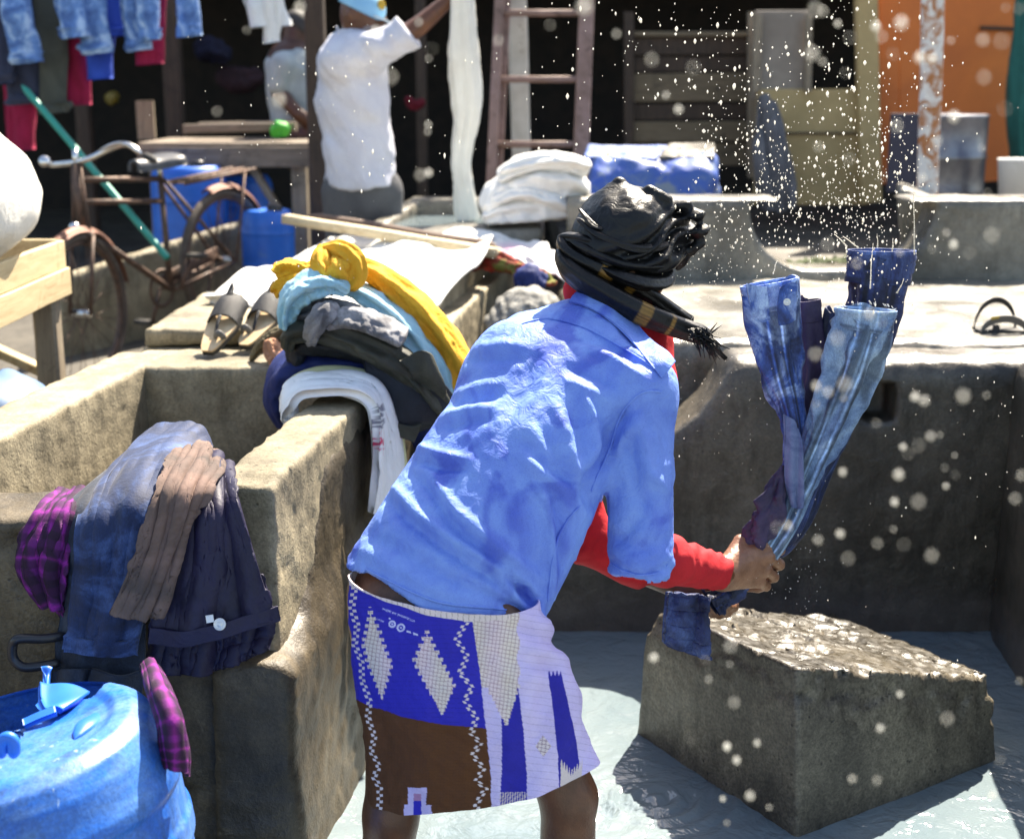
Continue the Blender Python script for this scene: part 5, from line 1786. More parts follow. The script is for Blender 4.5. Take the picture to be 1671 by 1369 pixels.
# raised lug, moulded grip channel and broken lid pieces
def lug(name, c, w, h, d, mat, seed):
    block(name, box8(c[0] - w / 2, c[0] + w / 2, c[1] - d / 2, c[1] + d / 2, c[2] - h / 2, c[2] + h / 2), mat, bar_t, h=min(w, h, d) / 5, k=min(w, h, d) / 4, rough=.0008, seed=seed, pad=.01)
V, F, uv = tube_geo(pp([(2, 1238, 1.93), (2, 1214, 1.93), (12, 1204, 1.93), (22, 1212, 1.93), (22, 1238, 1.93)]), [.0085, .0085], nv=30, nu=12, squash=1.2)
mesh_obj('lug', V, F, MT['blue_plastic'], bar_t)
V, F, uv = tube_geo(pp([(122, 1205, 2.02), (140, 1186, 2.06), (165, 1170, 2.12), (190, 1140, 2.18)]), [.004, .017, .018, .010], nv=40, nu=18, squash=.6)
mesh_obj('grip', V, F, MT['blue_plastic'], bar_t)
sheet('lid_piece', [pp([(62, 1122, 2.22), (98, 1124, 2.22), (142, 1140, 2.2)]), pp([(62, 1146, 2.17), (92, 1156, 2.15), (128, 1150, 2.16)]), pp([(58, 1150, 2.15), (80, 1166, 2.12), (98, 1166, 2.12)])], MT['blue_plastic'], bar_t, 20, 24, thick=.012, fold=lambda U, Vv: .004 * np.sin(U * 6))
sheet('lid_piece', [pp([(40, 1180, 2.1), (66, 1168, 2.11), (92, 1158, 2.12)]), pp([(42, 1190, 2.09), (68, 1178, 2.1), (94, 1168, 2.11)])], MT['blue_plastic'], bar_t, 12, 16, thick=.012)
sheet('strap', [pp([(70, 1090, 2.28), (77, 1088, 2.28), (84, 1092, 2.28)]), pp([(70, 1108, 2.26), (76, 1112, 2.26), (82, 1108, 2.26)]), pp([(74, 1138, 2.2), (77, 1140, 2.2), (80, 1138, 2.2)])], MT['blue_plastic'], bar_t, 16, 10, thick=.006)
V, F, uv = tube_geo(pp([(112, 1036, 2.5), (70, 1042, 2.47), (32, 1042, 2.45), (21, 1052, 2.45), (22, 1074, 2.45), (38, 1088, 2.45), (70, 1086, 2.46), (100, 1080, 2.48)]), [.009, .009], nv=70, nu=14, squash=1)
hd = mesh_obj('tub_handle', V, F, MT['black_plastic'])
tag(hd, 'black plastic loop handle sticking out from behind the blue black jeans', 'handle')

# ------------------------------------------------------------------ sandals
MT['sole'] = plain('worn tan insole', (0.62, 0.48, 0.30), 0.6, b=(0.50, 0.34, 0.18), scale=14)
MT['outsole'] = plain('dark rubber outsole', (0.03, 0.028, 0.024), 0.7)
MT['strap_black'] = plain('woven black strap', (0.018, 0.018, 0.02), 0.5, scale=60, bump=.6)
MT['strap_grey'] = plain('grey strap', (0.13, 0.125, 0.115), 0.6)
MT['gold_print'] = plain('gold print', (0.55, 0.36, 0.03), 0.5)


def _w(V, uv):
    return np.ones((len(V), 3))


def sandal(label, toe, heel, side, group, zsole):
    s = thing('sandal', label, 'sandal', (toe + heel) / 2, group)
    d = heel - toe
    L = np.linalg.norm(d)
    d = d / L
    w = nrm(np.cross(d, (0, 0, 1)))
    u = nrm(np.cross(w, d))
    t = np.linspace(0, 1, 24) ** 1.25
    hw = .047 * (np.clip(np.sin(np.pi * np.clip(t * .96 + .02, 0, 1)), 0, 1) ** .45) * (1 - .22 * t) * (1 - .10 * np.sin(t * 9))
    for nm, z0, z1, g_, mat in (('outsole', 0, .012, 1.06, MT['outsole']), ('insole', .0122, .0175, 1.0, MT['sole'])):
        V, F = [], []
        for z in (z0, z1):
            for sg in (-1, 1):
                for i in range(24):
                    V.append(toe + d * (t[i] * L) + w * sg * hw[i] * g_ + u * z)
        for i in range(23):
            F += [(48 + i, 48 + i + 1, 72 + i + 1, 72 + i), (i + 1, i, 24 + i, 24 + i + 1), (i, i + 1, 48 + i + 1, 48 + i), (24 + i + 1, 24 + i, 72 + i, 72 + i + 1)]
        F += [(0, 48, 72, 24), (23, 47, 95, 71)]
        mesh_obj(nm, V, F, mat, s, smooth=False)
    # broad woven instep strap, pointed tongue, centre thong and toe ring
    rows_ = []
    for f_, hh in ((.46, .034), (.58, .042), (.70, .046), (.82, .042)):
        r_ = []
        for a in np.linspace(0, math.pi, 9):
            r_.append(toe + d * L * (f_ + .03 * math.sin(a)) - w * math.cos(a) * .048 + u * (.012 + hh * math.sin(a)))
        rows_.append(r_)
    sheet('instep_strap', rows_, MT['strap_black'], s, 24, 40, thick=.004)
    mid = toe + d * L * .80 + u * .052
    V, F, uv = tube_geo([mid - d * .01, mid + d * .02 + u * .010, mid + d * .038 + u * .022], [.012, .009, .001], nv=14, nu=10, squash=.3)
    mesh_obj('tongue', V, F, MT['strap_black'], s)
    V, F, uv = tube_geo([toe + d * L * .50 + u * .046, toe + d * L * .38 + u * .036, toe + d * L * .25 + u * .018], [.007, .0055, .005], nv=20, nu=10, squash=.6)
    mesh_obj('thong', V, F, MT['strap_black'], s)
    o = w * side * .018
    V, F, uv = tube_geo([toe + d * L * .22 + o - w * .017 + u * .014, toe + d * L * .22 + o + u * .036, toe + d * L * .22 + o + w * .017 + u * .014], [.006, .006], nv=20, nu=10, squash=1.6)
    mesh_obj('toe_ring', V, F, MT['strap_grey'], s)
    return s


zs = .80
a = atz(340, 580, .805)
sandal('woven black and tan sandal on the tank rim, the one nearer the bicycle', a, a + np.array((.055, .215, .125)), 1, 'pair of sandals on the tank rim', zs)
a = atz(400, 570, .812)
sandal('woven black and tan sandal on the tank rim, touching the khaki cloth', a, a + np.array((.075, .21, .115)), -1, 'pair of sandals on the tank rim', zs)
s = thing('sandal', 'black strapped sandal with gold mark standing on the sunlit ledge', 'sandal', atz(1640, 541, .8))
o = atz(1600, 541, .795)
sheet('sole', [[o + np.array((0, y_, .0)), o + np.array((.06, y_ + .01, .004)), o + np.array((.14, y_, .0))] for y_ in (0, .05, .09)], MT['outsole'], s, 10, 14, thick=.018)


def arch(name, x0, x1, h, y0, w_, mat, lean=0.0):
    rows_ = []
    for yy in (0, w_):
        rows_.append([o + np.array((x0 + (x1 - x0) * (1 - math.cos(a)) / 2, y0 + yy * .3, .0 + h * math.sin(a) - yy * (.9 if lean else .0))) for a in np.linspace(0, math.pi, 11)])
    return sheet(name, rows_, mat, s, 8, 40, thick=.005)


arch('heel_strap', .0, .135, .098, .07, .02, MT['strap_black'], 1)
arch('side_strap', .0, .15, .052, .0, .026, MT['strap_grey'], 1)
sheet('gold_mark', [[o + np.array((.027, -.0065, .046)), o + np.array((.052, -.0065, .050))], [o + np.array((.027, -.0065, .038)), o + np.array((.052, -.0065, .042))]], MT['gold_print'], s, 4, 6, thick=.001)
sheet('buckle_strap', [[o + np.array((.04, .01, .02)), o + np.array((.058, .01, .02))], [o + np.array((.038, .01, -.004)), o + np.array((.064, .01, -.004))]], MT['strap_black'], s, 6, 6, thick=.006)

# ------------------------------------------------------------------ covered tank top with sheets and poles behind the heap
base = block('covered_tank', [at(330, 560, 4.55), at(690, 560, 4.40), at(800, 470, 5.75), at(560, 470, 5.75), at(352, 494, 4.55), at(700, 500, 4.5), at(805, 396, 5.72), at(560, 398, 5.75)], MT['con_tank'], h=0.025, k=0.02, seed=91)
tag(base, 'low concrete tank hidden under the white sheets', 'tank')


def sheet_col(V, uv):
    x, y = pix(V)
    c = np.ones((len(V), 3)) * np.array((.80, .79, .75))
    t = np.zeros(len(V), bool)

    def seg(x0, y0, x1, y1, w=1.6):
        nonlocal t
        a, b_ = np.array((x0, y0), float), np.array((x1, y1), float)
        ab = b_ - a
        q = np.stack([x, y], -1) - a
        s = np.clip(q @ ab / (ab @ ab), 0, 1)
        t |= np.linalg.norm(q - s[:, None] * ab, axis=1) < w
    seg(650, 452, 667, 443)
    seg(660, 446, 666, 453)
    seg(666, 453, 671, 450)
    seg(684, 440, 688, 443)
    seg(688, 443, 691, 437)
    seg(438, 440, 446, 444, 1.8)
    seg(444, 438, 449, 441, 1.8)
    c = np.where(t[:, None], np.array((.12, .25, .55)), c)
    r = np.hypot(x - 753, y - 414) < 3
    return np.where(r[:, None], np.array((.6, .08, .12)), c)


def pink_col(V, uv):
    x, y = pix(V)
    g_ = np.clip(1 - np.hypot((x - 832) / 36, (y - 408) / 16), 0, 1)[:, None]
    c = np.ones((len(V), 3)) * np.array((.80, .79, .77))
    return c * (1 - g_ * .9) + np.array((.75, .36, .52)) * g_ * .9


b = sheet('sheet', [pp([(338, 492, 4.50), (470, 515, 4.42), (590, 540, 4.36), (702, 512, 4.44)]), pp([(337, 474, 4.52), (470, 478, 4.48), (605, 486, 4.42), (722, 478, 4.52)]), pp([(402, 446, 4.78), (520, 432, 4.85), (650, 428, 4.85), (786, 420, 5.0)]), pp([(455, 424, 5.15), (560, 400, 5.3), (690, 396, 5.3), (800, 402, 5.35)]), pp([(505, 404, 5.5), (580, 384, 5.7), (700, 384, 5.75), (806, 396, 5.7)])],
          MT['sheet_print'], None, 110, 120, fold=lambda U, Vv: nz(U, Vv, .05, 5, 4, 21), thick=.012, colfn=sheet_col)
tag(b, 'white woven sacking sheet with blue pen marks spread under the wooden poles', 'sheet')
b = sheet('cloth', [pp([(700, 398, 5.55), (790, 412, 5.38), (860, 430, 5.22), (926, 462, 5.0)]), pp([(700, 390, 5.6), (790, 398, 5.5), (870, 412, 5.35), (922, 440, 5.12)]), pp([(690, 378, 5.75), (790, 384, 5.7), (860, 398, 5.6), (905, 420, 5.4)])], MT['sheet_print'], None, 50, 80,
          fold=lambda U, Vv: nz(U, Vv, .05, 5, 3, 23), thick=.008, colfn=pink_col)
tag(b, 'white cloth with a pink stain hanging over the far end of the dividing wall', 'cloth')


def floral(V, uv):
    n = fbm(V * 26, 2, 3)
    c = np.where((n > .12)[:, None], np.array((.42, .05, .04)), np.where((n < -.18)[:, None], np.array((.22, .22, .05)), np.array((.30, .07, .04))))
    return c


MT['floral'] = cloth('red and green print cloth', (1, 1, 1), (.8, .8, .8), 12, attr=True)
b = sheet('cloth', [pp([(764, 424, 5.30), (820, 420, 5.25), (900, 452, 5.02)]), pp([(762, 432, 5.28), (830, 430, 5.2), (905, 462, 4.98)]), pp([(768, 440, 5.28), (850, 446, 5.16), (900, 470, 4.98)])], MT['floral'], None, 20, 60, fold=lambda U, Vv: nz(U, Vv, .03, 6, 3, 25), thick=.012, colfn=floral)
tag(b, 'red and green print cloth showing under the pink stained white cloth', 'cloth')
b = roll('bundle', [(838, 462), (864, 458), (890, 470)], [.03, .05, .03], MT['navy'], None, 1, 4, .12, 93, 40, 30, Y=5.0)
tag(b, 'dark navy bundle tucked under the red and green print cloth', 'cloth')


def net_f(p):
    d = sd_ell(p, at(862, 500, 4.75), (.10, .12, .06))
    d = smin(d, sd_ell(p, at(835, 530, 4.7), (.09, .10, .06)), .04)
    q = p * 62
    return d + .010 * fbm(p * 24, 2, 3) - .006 * np.abs(np.sin(q[:, 0] + q[:, 2] * .7 + 2 * vnoise(p * 9, 1)) * np.sin(q[:, 1] * .8 - q[:, 2] + 2 * vnoise(p * 9, 2)))


MT['net'] = cloth('grey knotted net', (0.30, 0.29, 0.26), (0.08, 0.08, 0.075), 40, 400, .8)
V, F = surface_nets(net_f, at(850, 515, 4.72) - .2, at(850, 515, 4.72) + .2, .009)
tag(mesh_obj('net_bag', V, F, MT['net']), 'grey knotted net bag lying behind the shoulder of the bending person', 'bag')

mb = MB()
mb.add(*bar(at(466, 357, 5.62), at(812, 413, 5.22), .058, .035, jit=.05))
tag(mb.build('wooden_pole', MT['pole_wood']), 'pale peeled wooden pole lying across the white sheets', 'pole', 'wooden poles on the sheets')
V, F, uv = tube_geo([at(500, 352, 5.70), at(600, 368, 5.6), at(720, 390, 5.42), at(812, 403, 5.30)], [.020, .024, .026, .028], nv=40, nu=14, squash=.8)
tag(mesh_obj('wooden_pole', V, F, MT['brown_wood']), 'dark brown wooden pole lying across the white sheets', 'pole', 'wooden poles on the sheets')

# heap of folded white cloths, tarpaulin heap
b = thing('folded_cloths', 'heap of folded white cloths on the edge of the rinsing basin', 'cloths', at(870, 340, 5.8))
for k, (pts, ra) in enumerate((([(790, 350), (815, 320), (860, 300), (920, 300), (962, 322)], [.03, .06, .07, .07, .04]), ([(786, 358), (830, 345), (890, 340), (950, 338)], [.03, .05, .05, .04]), ([(812, 295), (850, 275), (910, 268), (962, 280)], [.03, .042, .042, .03]),
                               ([(800, 330), (850, 312), (900, 325), (930, 345)], [.02, .035, .035, .02]), ([(815, 280), (870, 265), (925, 262), (966, 272)], [.015, .025, .025, .02]))):
    roll('cloth_fold', pts, ra, MT['white_cloth'], b, 2.0, 4, .14, 100 + k, 50, 40, Y=5.85 - .03 * k)
b = thing('tarpaulin', 'heap of blue tarpaulin and grey board behind the folded white cloths', 'tarpaulin', at(1060, 330, 6.6))


def tarp_f(p):
    d = sd_hull(p, [at(960, 340, 6.3), at(1165, 335, 6.3), at(1175, 330, 7.0), at(960, 330, 7.0), at(955, 268, 6.4), at(1168, 258, 6.4), at(1160, 236, 6.95), at(980, 238, 6.95)], .05)
    return d + .045 * fbm(p * np.array((6, 6, 6)), 3, 7) + .012 * fbm(p * 22, 2, 8)


V, F = surface_nets(tarp_f, at(950, 350, 6.2) - .15, at(1190, 220, 7.1) + .15, .022)
mesh_obj('sheet', V, F, MT['tarp'], b)
block('board', [at(1075, 262, 6.45), at(1166, 262, 6.42), at(1168, 240, 6.85), at(1090, 240, 6.85), at(1075, 256, 6.45), at(1166, 254, 6.42), at(1168, 233, 6.85), at(1090, 233, 6.85)], MT['con_pale'], b, h=.012, k=.01, rough=.004)
block('board', [at(950, 262, 6.5), at(1070, 266, 6.45), at(1080, 246, 6.85), at(960, 242, 6.85), at(950, 255, 6.5), at(1070, 258, 6.45), at(1080, 239, 6.85), at(960, 235, 6.85)], MT['tarp'], b, h=.012, k=.01, rough=.006)

# ------------------------------------------------------------------ bicycle
FH = at(135, 512, 6.2)
RH = at(368, 424, 7.15)
bk = thing('bicycle', 'old rusty roadster bicycle with rod brakes parked behind the left tank', 'bicycle', (FH[0], FH[1], FH[2] - .35))
fx = nrm((FH - RH) * np.array((1, 1, 0)))
upv = np.array((0, 0, 1.0))
sdv = np.cross(fx, upv)
FSGN = 1.0 if abs(np.cross(nrm(fx * .987 + sdv * .16), nrm(FH - np.array((0, 0, CZ))))[2]) < abs(np.cross(fx, nrm(FH - np.array((0, 0, CZ))))[2]) else -1.0
fw = nrm(fx * math.cos(.16) + sdv * math.sin(.16) * FSGN)     # the front wheel is turned
fsd = np.cross(fw, upv)


def wheel(c, axis, name, R=.335):
    w_ = thing('x', '', '', c)
    bpy.data.objects.remove(w_)
    w = mesh_obj('wheel', *ring_geo(c, axis, R, .019, 72, 10), MT['tyre'], bk)
    w.name = 'tyre'
    rim = mesh_obj('rim', *ring_geo(c, axis, R - .026, .011, 72, 6, 1.4), MT['rust'], w)
    m = MB()
    a = nrm(axis)
    x = nrm(np.cross(a, (0, 0, 1)))
    y = np.cross(a, x)
    for k in range(28):
        t = 2 * math.pi * k / 28
        o_ = a * (.03 if k % 2 else -.03)
        t2 = t + (.9 if k % 4 < 2 else -.9)
        m.add(*rod(c + o_ + (x * math.cos(t2) + y * math.sin(t2)) * .02, c + (x * math.cos(t) + y * math.sin(t)) * (R - .03), .0016, n=4))
    stuff(m.build('spokes', MT['rust'], w))
    h = MB().add(*rod(c - a * .045, c + a * .045, .018, n=12))
    h.build('hub', MT['chrome'], w)


wheel(FH, fsd, 'front')
wheel(RH, sdv, 'rear')


def fender(c, fwd, a0, a1, mat, wid=.026):
    ax = np.cross(fwd, upv)
    rows_ = []
    for t in np.linspace(a0, a1, 16):
        rd = fwd * math.cos(t) + upv * math.sin(t)
        rows_.append([c + rd * .372 - ax * wid * 1.1 - rd * .015, c + rd * .376 - ax * wid * .5, c + rd * .380, c + rd * .376 + ax * wid * .5, c + rd * .372 + ax * wid * 1.1 - rd * .015])
    sheet('mudguard', rows_, mat, bk, 40, 12, thick=.003)


fender(FH, fw, .55, 2.9, MT['rust_red'])
fender(RH, fx, 1.2, 3.3, MT['rust_red'])
head_t = at(124, 268, 6.32)
head_b = at(133, 372, 6.27)
seat_t = at(262, 292, 6.83)
bb = (FH * .42 + RH * .58) + np.array((0, 0, -.04))
crown = head_b + (head_b - head_t) * .12
m = MB()
for p, q, r in ((head_t, head_b, .021), (head_t * .75 + head_b * .25, seat_t, .0145), (head_t * .40 + head_b * .60, seat_t * .80 + bb * .2, .0135), (head_b, bb, .015), (seat_t, bb, .0145)):
    m.add(*rod(p, q, r, n=12))
for s in (-1, 1):
    o_ = sdv * s * .055
    m.add(*rod(seat_t + o_ * .3, RH + o_, .0085))
    m.add(*rod(bb + o_ * .6, RH + o_, .0095))
m.build('frame', MT['rust'], bk)
m = MB()
for s in (-1, 1):
    o_ = fsd * s * .052
    m.add(*rod(crown + o_, FH + o_ + fw * .02, .012, .008))
    m.add(*rod(head_t + o_ * .4, crown + o_ * .8, .006))
m.add(*rod(crown - fsd * .056, crown + fsd * .056, .016))
m.build('fork', MT['rust'], bk)
mesh_obj('lamp_bracket', *lathe_geo([(.001, -.02), (.018, -.018), (.024, 0), (.02, .02), (.001, .024)], crown + fw * .05 + upv * .04, 16, fw), MT['chrome'], bk)
stem = head_t + (head_t - head_b) * .22
hb = [at(232, 252, 6.28), at(206, 236, 6.3), at(178, 244, 6.32), at(148, 258, 6.31), at(124, 265, 6.32), at(100, 268, 6.34), at(78, 270, 6.40)]
V, F, uv = tube_geo(hb, [.0125, .0125], nv=60, nu=12, squash=1)
h_ = mesh_obj('handlebar', V, F, MT['chrome'], bk)
m = MB().add(*rod(stem, head_t, .014))
m.build('stem', MT['chrome'], h_)
V, F, uv = tube_geo([hb[0] + np.array((.0, 0, 0)), hb[0] + np.array((.075, -.05, -.03))], [.016, .017], nv=12, nu=12, squash=1)
mesh_obj('grip', V, F, MT['rubber'], h_)
V, F, uv = tube_geo([at(160, 247, 6.30), at(185, 236, 6.27), at(202, 232, 6.25)], [.010, .020, .012], nv=16, nu=12, squash=.4)
mesh_obj('brake_lever', V, F, MT['chrome'], h_)
V, F = lathe_geo([(.001, .02), (.02, .018), (.028, .005), (.026, 0), (.001, -.002)], at(73, 264, 6.38), 18, (0.2, -.9, .4))
mesh_obj('bell', V, F, MT['chrome'], h_)
sp = MB().add(*rod(seat_t, seat_t + upv * .07, .013))
sp.build('seat_post', MT['chrome'], bk)
ctr = at(250, 268, 6.80)
rows_ = []
for t, wd, dz in ((-.14, .022, -.005), (-.08, .028, -.004), (0, .05, 0), (.07, .095, .012), (.11, .10, .018), (.135, .075, .010)):
    c_ = ctr - fx * (t) + upv * (dz + .02)
    rows_.append([c_ - sdv * wd - upv * .045, c_ - sdv * wd * .85 - upv * .012, c_, c_ + sdv * wd * .85 - upv * .012, c_ + sdv * wd - upv * .045])
sheet('saddle', rows_, plain('worn saddle leather', (0.10, 0.105, 0.115), .45, b=(.05, .05, .055)), bk, 30, 24, thick=.012)
m = MB()
rk = [at(282, 300, 7.0), at(398, 275, 7.35)]
for s in (-.07, 0, .07):
    m.add(*rod(rk[0] + sdv * s, rk[1] + sdv * s, .0075))
for t in (.05, .35, .65, .97):
    c_ = rk[0] * (1 - t) + rk[1] * t
    m.add(*bar(c_ - sdv * .075, c_ + sdv * .075, .022, .008))
for s in (-.07, .07):
    m.add(*rod(rk[1] * .85 + rk[0] * .15 + sdv * s, RH + sdv * s, .006))
m.build('carrier', MT['rust'], bk)
V, F = ring_geo(bb + sdv * .05, sdv, .085, .010, 40, 6, .4)
mesh_obj('chainring', V, F, MT['rust'], bk)
m = MB().add(*rod(bb + sdv * .06, bb + sdv * .07 + nrm(fx * .4 - upv) * .17, .010))
m.build('crank', MT['rust'], bk)
MB().add(*rod(bb - sdv * .06, bb - sdv * .07 - nrm(fx * .4 - upv) * .17, .010)).build('crank', MT['rust'], bk)
for s in (-1, 1):
    c_ = bb + sdv * s * .07 + s * nrm(fx * .4 - upv) * .17
    MB().add(*bar(c_, c_ + sdv * s * .09, .05, .02)).build('pedal', MT['rubber'], bk)
MB().add(*bar(bb + sdv * .05 + upv * .03, RH + sdv * .05 + upv * .03, .012, .07)).build('chain_guard', MT['rust'], bk)
MB().add(*rod(RH + sdv * .08, RH + sdv * .12 - upv * .36 + fx * .05, .008)).build('kickstand', MT['rust'], bk)

p0, p1 = at(70, 180, 6.95), at(252, 396, 6.62)
V, F, uv = tube_geo([p0 + (p0 - p1) * .2, p0, p1, p1 + (p1 - p0) * .12], [.016, .016], nv=20, nu=12, squash=1)
tag(mesh_obj('plastic_pipe', V, F, MT['teal_pole']), 'sea green pipe leaning diagonally behind the bicycle handlebar', 'pipe')

# ------------------------------------------------------------------ timber tray table with white sack, left
tb = thing('tray_table', 'pale timber tray on grey legs holding the white sack at the left edge', 'table', (-1.45, 4.6, .19))
zT = at(105, 392, 4.62)[2]
xe = at(105, 392, 4.62)[0]
hP = .088
for i in range(2):
    zc_ = zT - hP * (i + .5) - .006 * i
    MB().add(*bar((xe - .012, 3.2, zc_), (xe - .012 + .012 * i, 4.62, zc_ + .006 * i), .024, hP, jit=.02)).build('plank', MT['pale_wood'], tb, smooth=False)
    MB().add(*bar((xe - .03, 4.635, zc_), (xe - 1.0, 4.635, zc_), .024, hP, jit=.02)).build('plank', MT['pale_wood'], tb, smooth=False)
MB().add(*bar((xe - .5, 3.2, zT - .17), (xe - .5, 4.62, zT - .17), .95, .02, jit=0)).build('bottom_board', MT['grey_wood'], tb, smooth=False)
MB().add(*bar((xe - .055, 4.56, .15), (xe - .055, 4.56, zT - .175), .075, .075, up=(0, 1, 0), jit=.03)).build('leg', MT['grey_leg'], tb, smooth=False)
MB().add(*bar((xe - .055, 3.3, .15), (xe - .055, 3.3, zT - .175), .075, .075, up=(0, 1, 0), jit=.03)).build('leg', MT['grey_leg'], tb, smooth=False)
MB().add(*bar((xe - .95, 4.56, .15), (xe - .95, 4.56, zT - .175), .075, .075, up=(0, 1, 0), jit=.03)).build('leg', MT['grey_leg'], tb, smooth=False)
MB().add(*bar((xe - .03, 3.55, zT - .22), (xe - .05, 4.50, .24), .03, .07, jit=.03)).build('brace', MT['grey_leg'], tb, smooth=False)
MB().add(*bar((xe - .60, 4.60, zT - .19), (xe - .10, 4.60, .62), .03, .06, up=(0, 1, 0), jit=.03)).build('brace', MT['pale_wood'], tb, smooth=False)


def sack_f(p):
    d = sd_ell(p, at(-82, 330, 4.15), (.245, .36, .20))
    d = smin(d, sd_ell(p, at(-95, 300, 4.2), (.20, .30, .20)), .1)
    return d + .028 * fbm(p * 4, 3, 7) + .006 * fbm(p * np.array((9, 9, 16)), 2, 8)


V, F = surface_nets(sack_f, at(-70, 330, 4.15) - .5, at(-70, 330, 4.15) + .5, .018)
tag(mesh_obj('sack', V, F, MT['sack']), 'bulging white sack lying in the timber tray at the left edge', 'sack')


def bl_f(p):
    c = at(5, 672, 4.0)
    return sd_ell(p, c, (.13, .2, .11)) + .02 * fbm(p * 8, 2, 2)


V, F = surface_nets(bl_f, at(5, 672, 4.0) - .26, at(5, 672, 4.0) + .26, .015)
tag(mesh_obj('blue_bundle', V, F, plain('faded blue plastic', (.07, .16, .34), .6, b=(.12, .2, .33), scale=6)), 'faded blue plastic bundle on the ground under the timber tray', 'bundle')

# ------------------------------------------------------------------ table with blue drums at the back left
tbl = thing('work_table', 'weathered timber work table in front of the dark shed behind the bicycle', 'table', at(370, 300, 8.0))
zt2 = at(370, 243, 7.9)[2]
xL, xR = at(232, 240, 7.9)[0], at(508, 240, 7.9)[0]
zg = float(yard_z(8)) - .03
for i in range(4):
    MB().add(*bar((xL, 7.9 + .2 * i, zt2 + .02), (xR, 7.9 + .2 * i, zt2 + .02), .19, .03, jit=.01)).build('board', MT['grey_wood'], tbl, smooth=False)
MB().add(*bar((xL, 7.80, zt2 - .04), (xR, 7.80, zt2 - .04), .03, .11, jit=.02)).build('apron', MT['grey_wood'], tbl, smooth=False)
for x_, y_ in ((xL + .08, 7.9), (xR - .07, 7.9), (xL + .08, 8.5), (xR - .07, 8.5)):
    MB().add(*bar((x_, y_, zg), (x_, y_, zt2), .085, .085, up=(0, 1, 0), jit=.03)).build('leg', MT['grey_leg'], tbl, smooth=False)
MB().add(*bar((xR - .32, 7.88, zt2 - .1), (xR - .08, 7.88, zt2 - .52), .04, .06, up=(0, 1, 0))).build('brace', MT['grey_leg'], tbl, smooth=False)
for y_ in (8.05, 8.45):
    MB().add(*bar((xL + .2, y_, zt2 + .10), (xR - .1, y_, zt2 + .115), .06, .05)).build('rail', MT['grey_wood'], tbl, smooth=False)


def drum(px, py, Y, r, h, label):
    c = at(px, py, Y)
    d = thing('drum', label, 'drum', (c[0], c[1], c[2] - h), 'blue plastic drums by the work table')
    pr = [(.01, 0), (r * .96, 0), (r, .03), (r, h * .3), (r * 1.02, h * .34), (r, h * .38), (r, h * .68), (r * 1.02, h * .72), (r, h * .76), (r * .98, h - .06), (r * .86, h - .01), (r * .7, h), (.01, h - .005)]
    V, F = lathe_geo(crom(np.array(pr), 50), (c[0], c[1], c[2] - h), 36)
    mesh_obj('shell', V, F, MT['blue_plastic'], d)
    V, F = lathe_geo([(.001, .03), (.035, .03), (.04, .02), (.04, -.01)], (c[0] + r * .35, c[1] - r * .4, c[2]), 16)
    mesh_obj('bung', V, F, MT['black_plastic'], d)
    return d


drum(306, 270, 7.75, .20, .66, 'blue plastic drum behind the bicycle frame')
drum(388, 285, 8.35, .20, .62, 'blue plastic drum under the middle of the work table')
dr = drum(436, 342, 7.35, .135, .42, 'small blue jerrycan drum with dark mouth in front of the work table leg')
b = roll('cloth', [(442, 222), (458, 212), (472, 220)], [.02, .05, .02], plain('bright green plastic', (.06, .50, .05), .6), None, .8, 4, .15, 120, 30, 24, Y=8.0)
tag(b, 'bright green crumpled plastic on the work table', 'bag')
MB_ = MB().add(*bar(at(240, 228, 8.3), at(236, 165, 8.3), .10, .03, up=(0, 1, 0)))
tag(MB_.build('board', MT['grey_leg'], smooth=False), 'short grey board standing upright on the work table', 'board')

# ------------------------------------------------------------------ washing line, top left
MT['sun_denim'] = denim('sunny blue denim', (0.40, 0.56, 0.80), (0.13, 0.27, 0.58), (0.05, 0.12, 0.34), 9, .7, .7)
MT['maroon'] = cloth('crimson cloth', (0.34, 0.012, 0.06), (0.24, 0.008, 0.04), 6)
MT['grey_trouser'] = cloth('grey green cloth', (0.085, 0.09, 0.075), (0.06, 0.065, 0.055), 6)
MT['slate'] = cloth('slate blue cloth', (0.045, 0.055, 0.10), (0.03, 0.037, 0.07), 6)
MT['bright_blue'] = cloth('bright blue cloth', (0.03, 0.09, 0.50), (0.02, 0.06, 0.38), 6)
lz = 2.28
ln = MB().add(*rod((-4.2, 7.22, lz + .05), (.1, 7.5, lz + .02), .005, n=6))
tag(ln.build('washing_line', MT['rubber']), 'thin washing line carrying the hanging trousers', 'line')


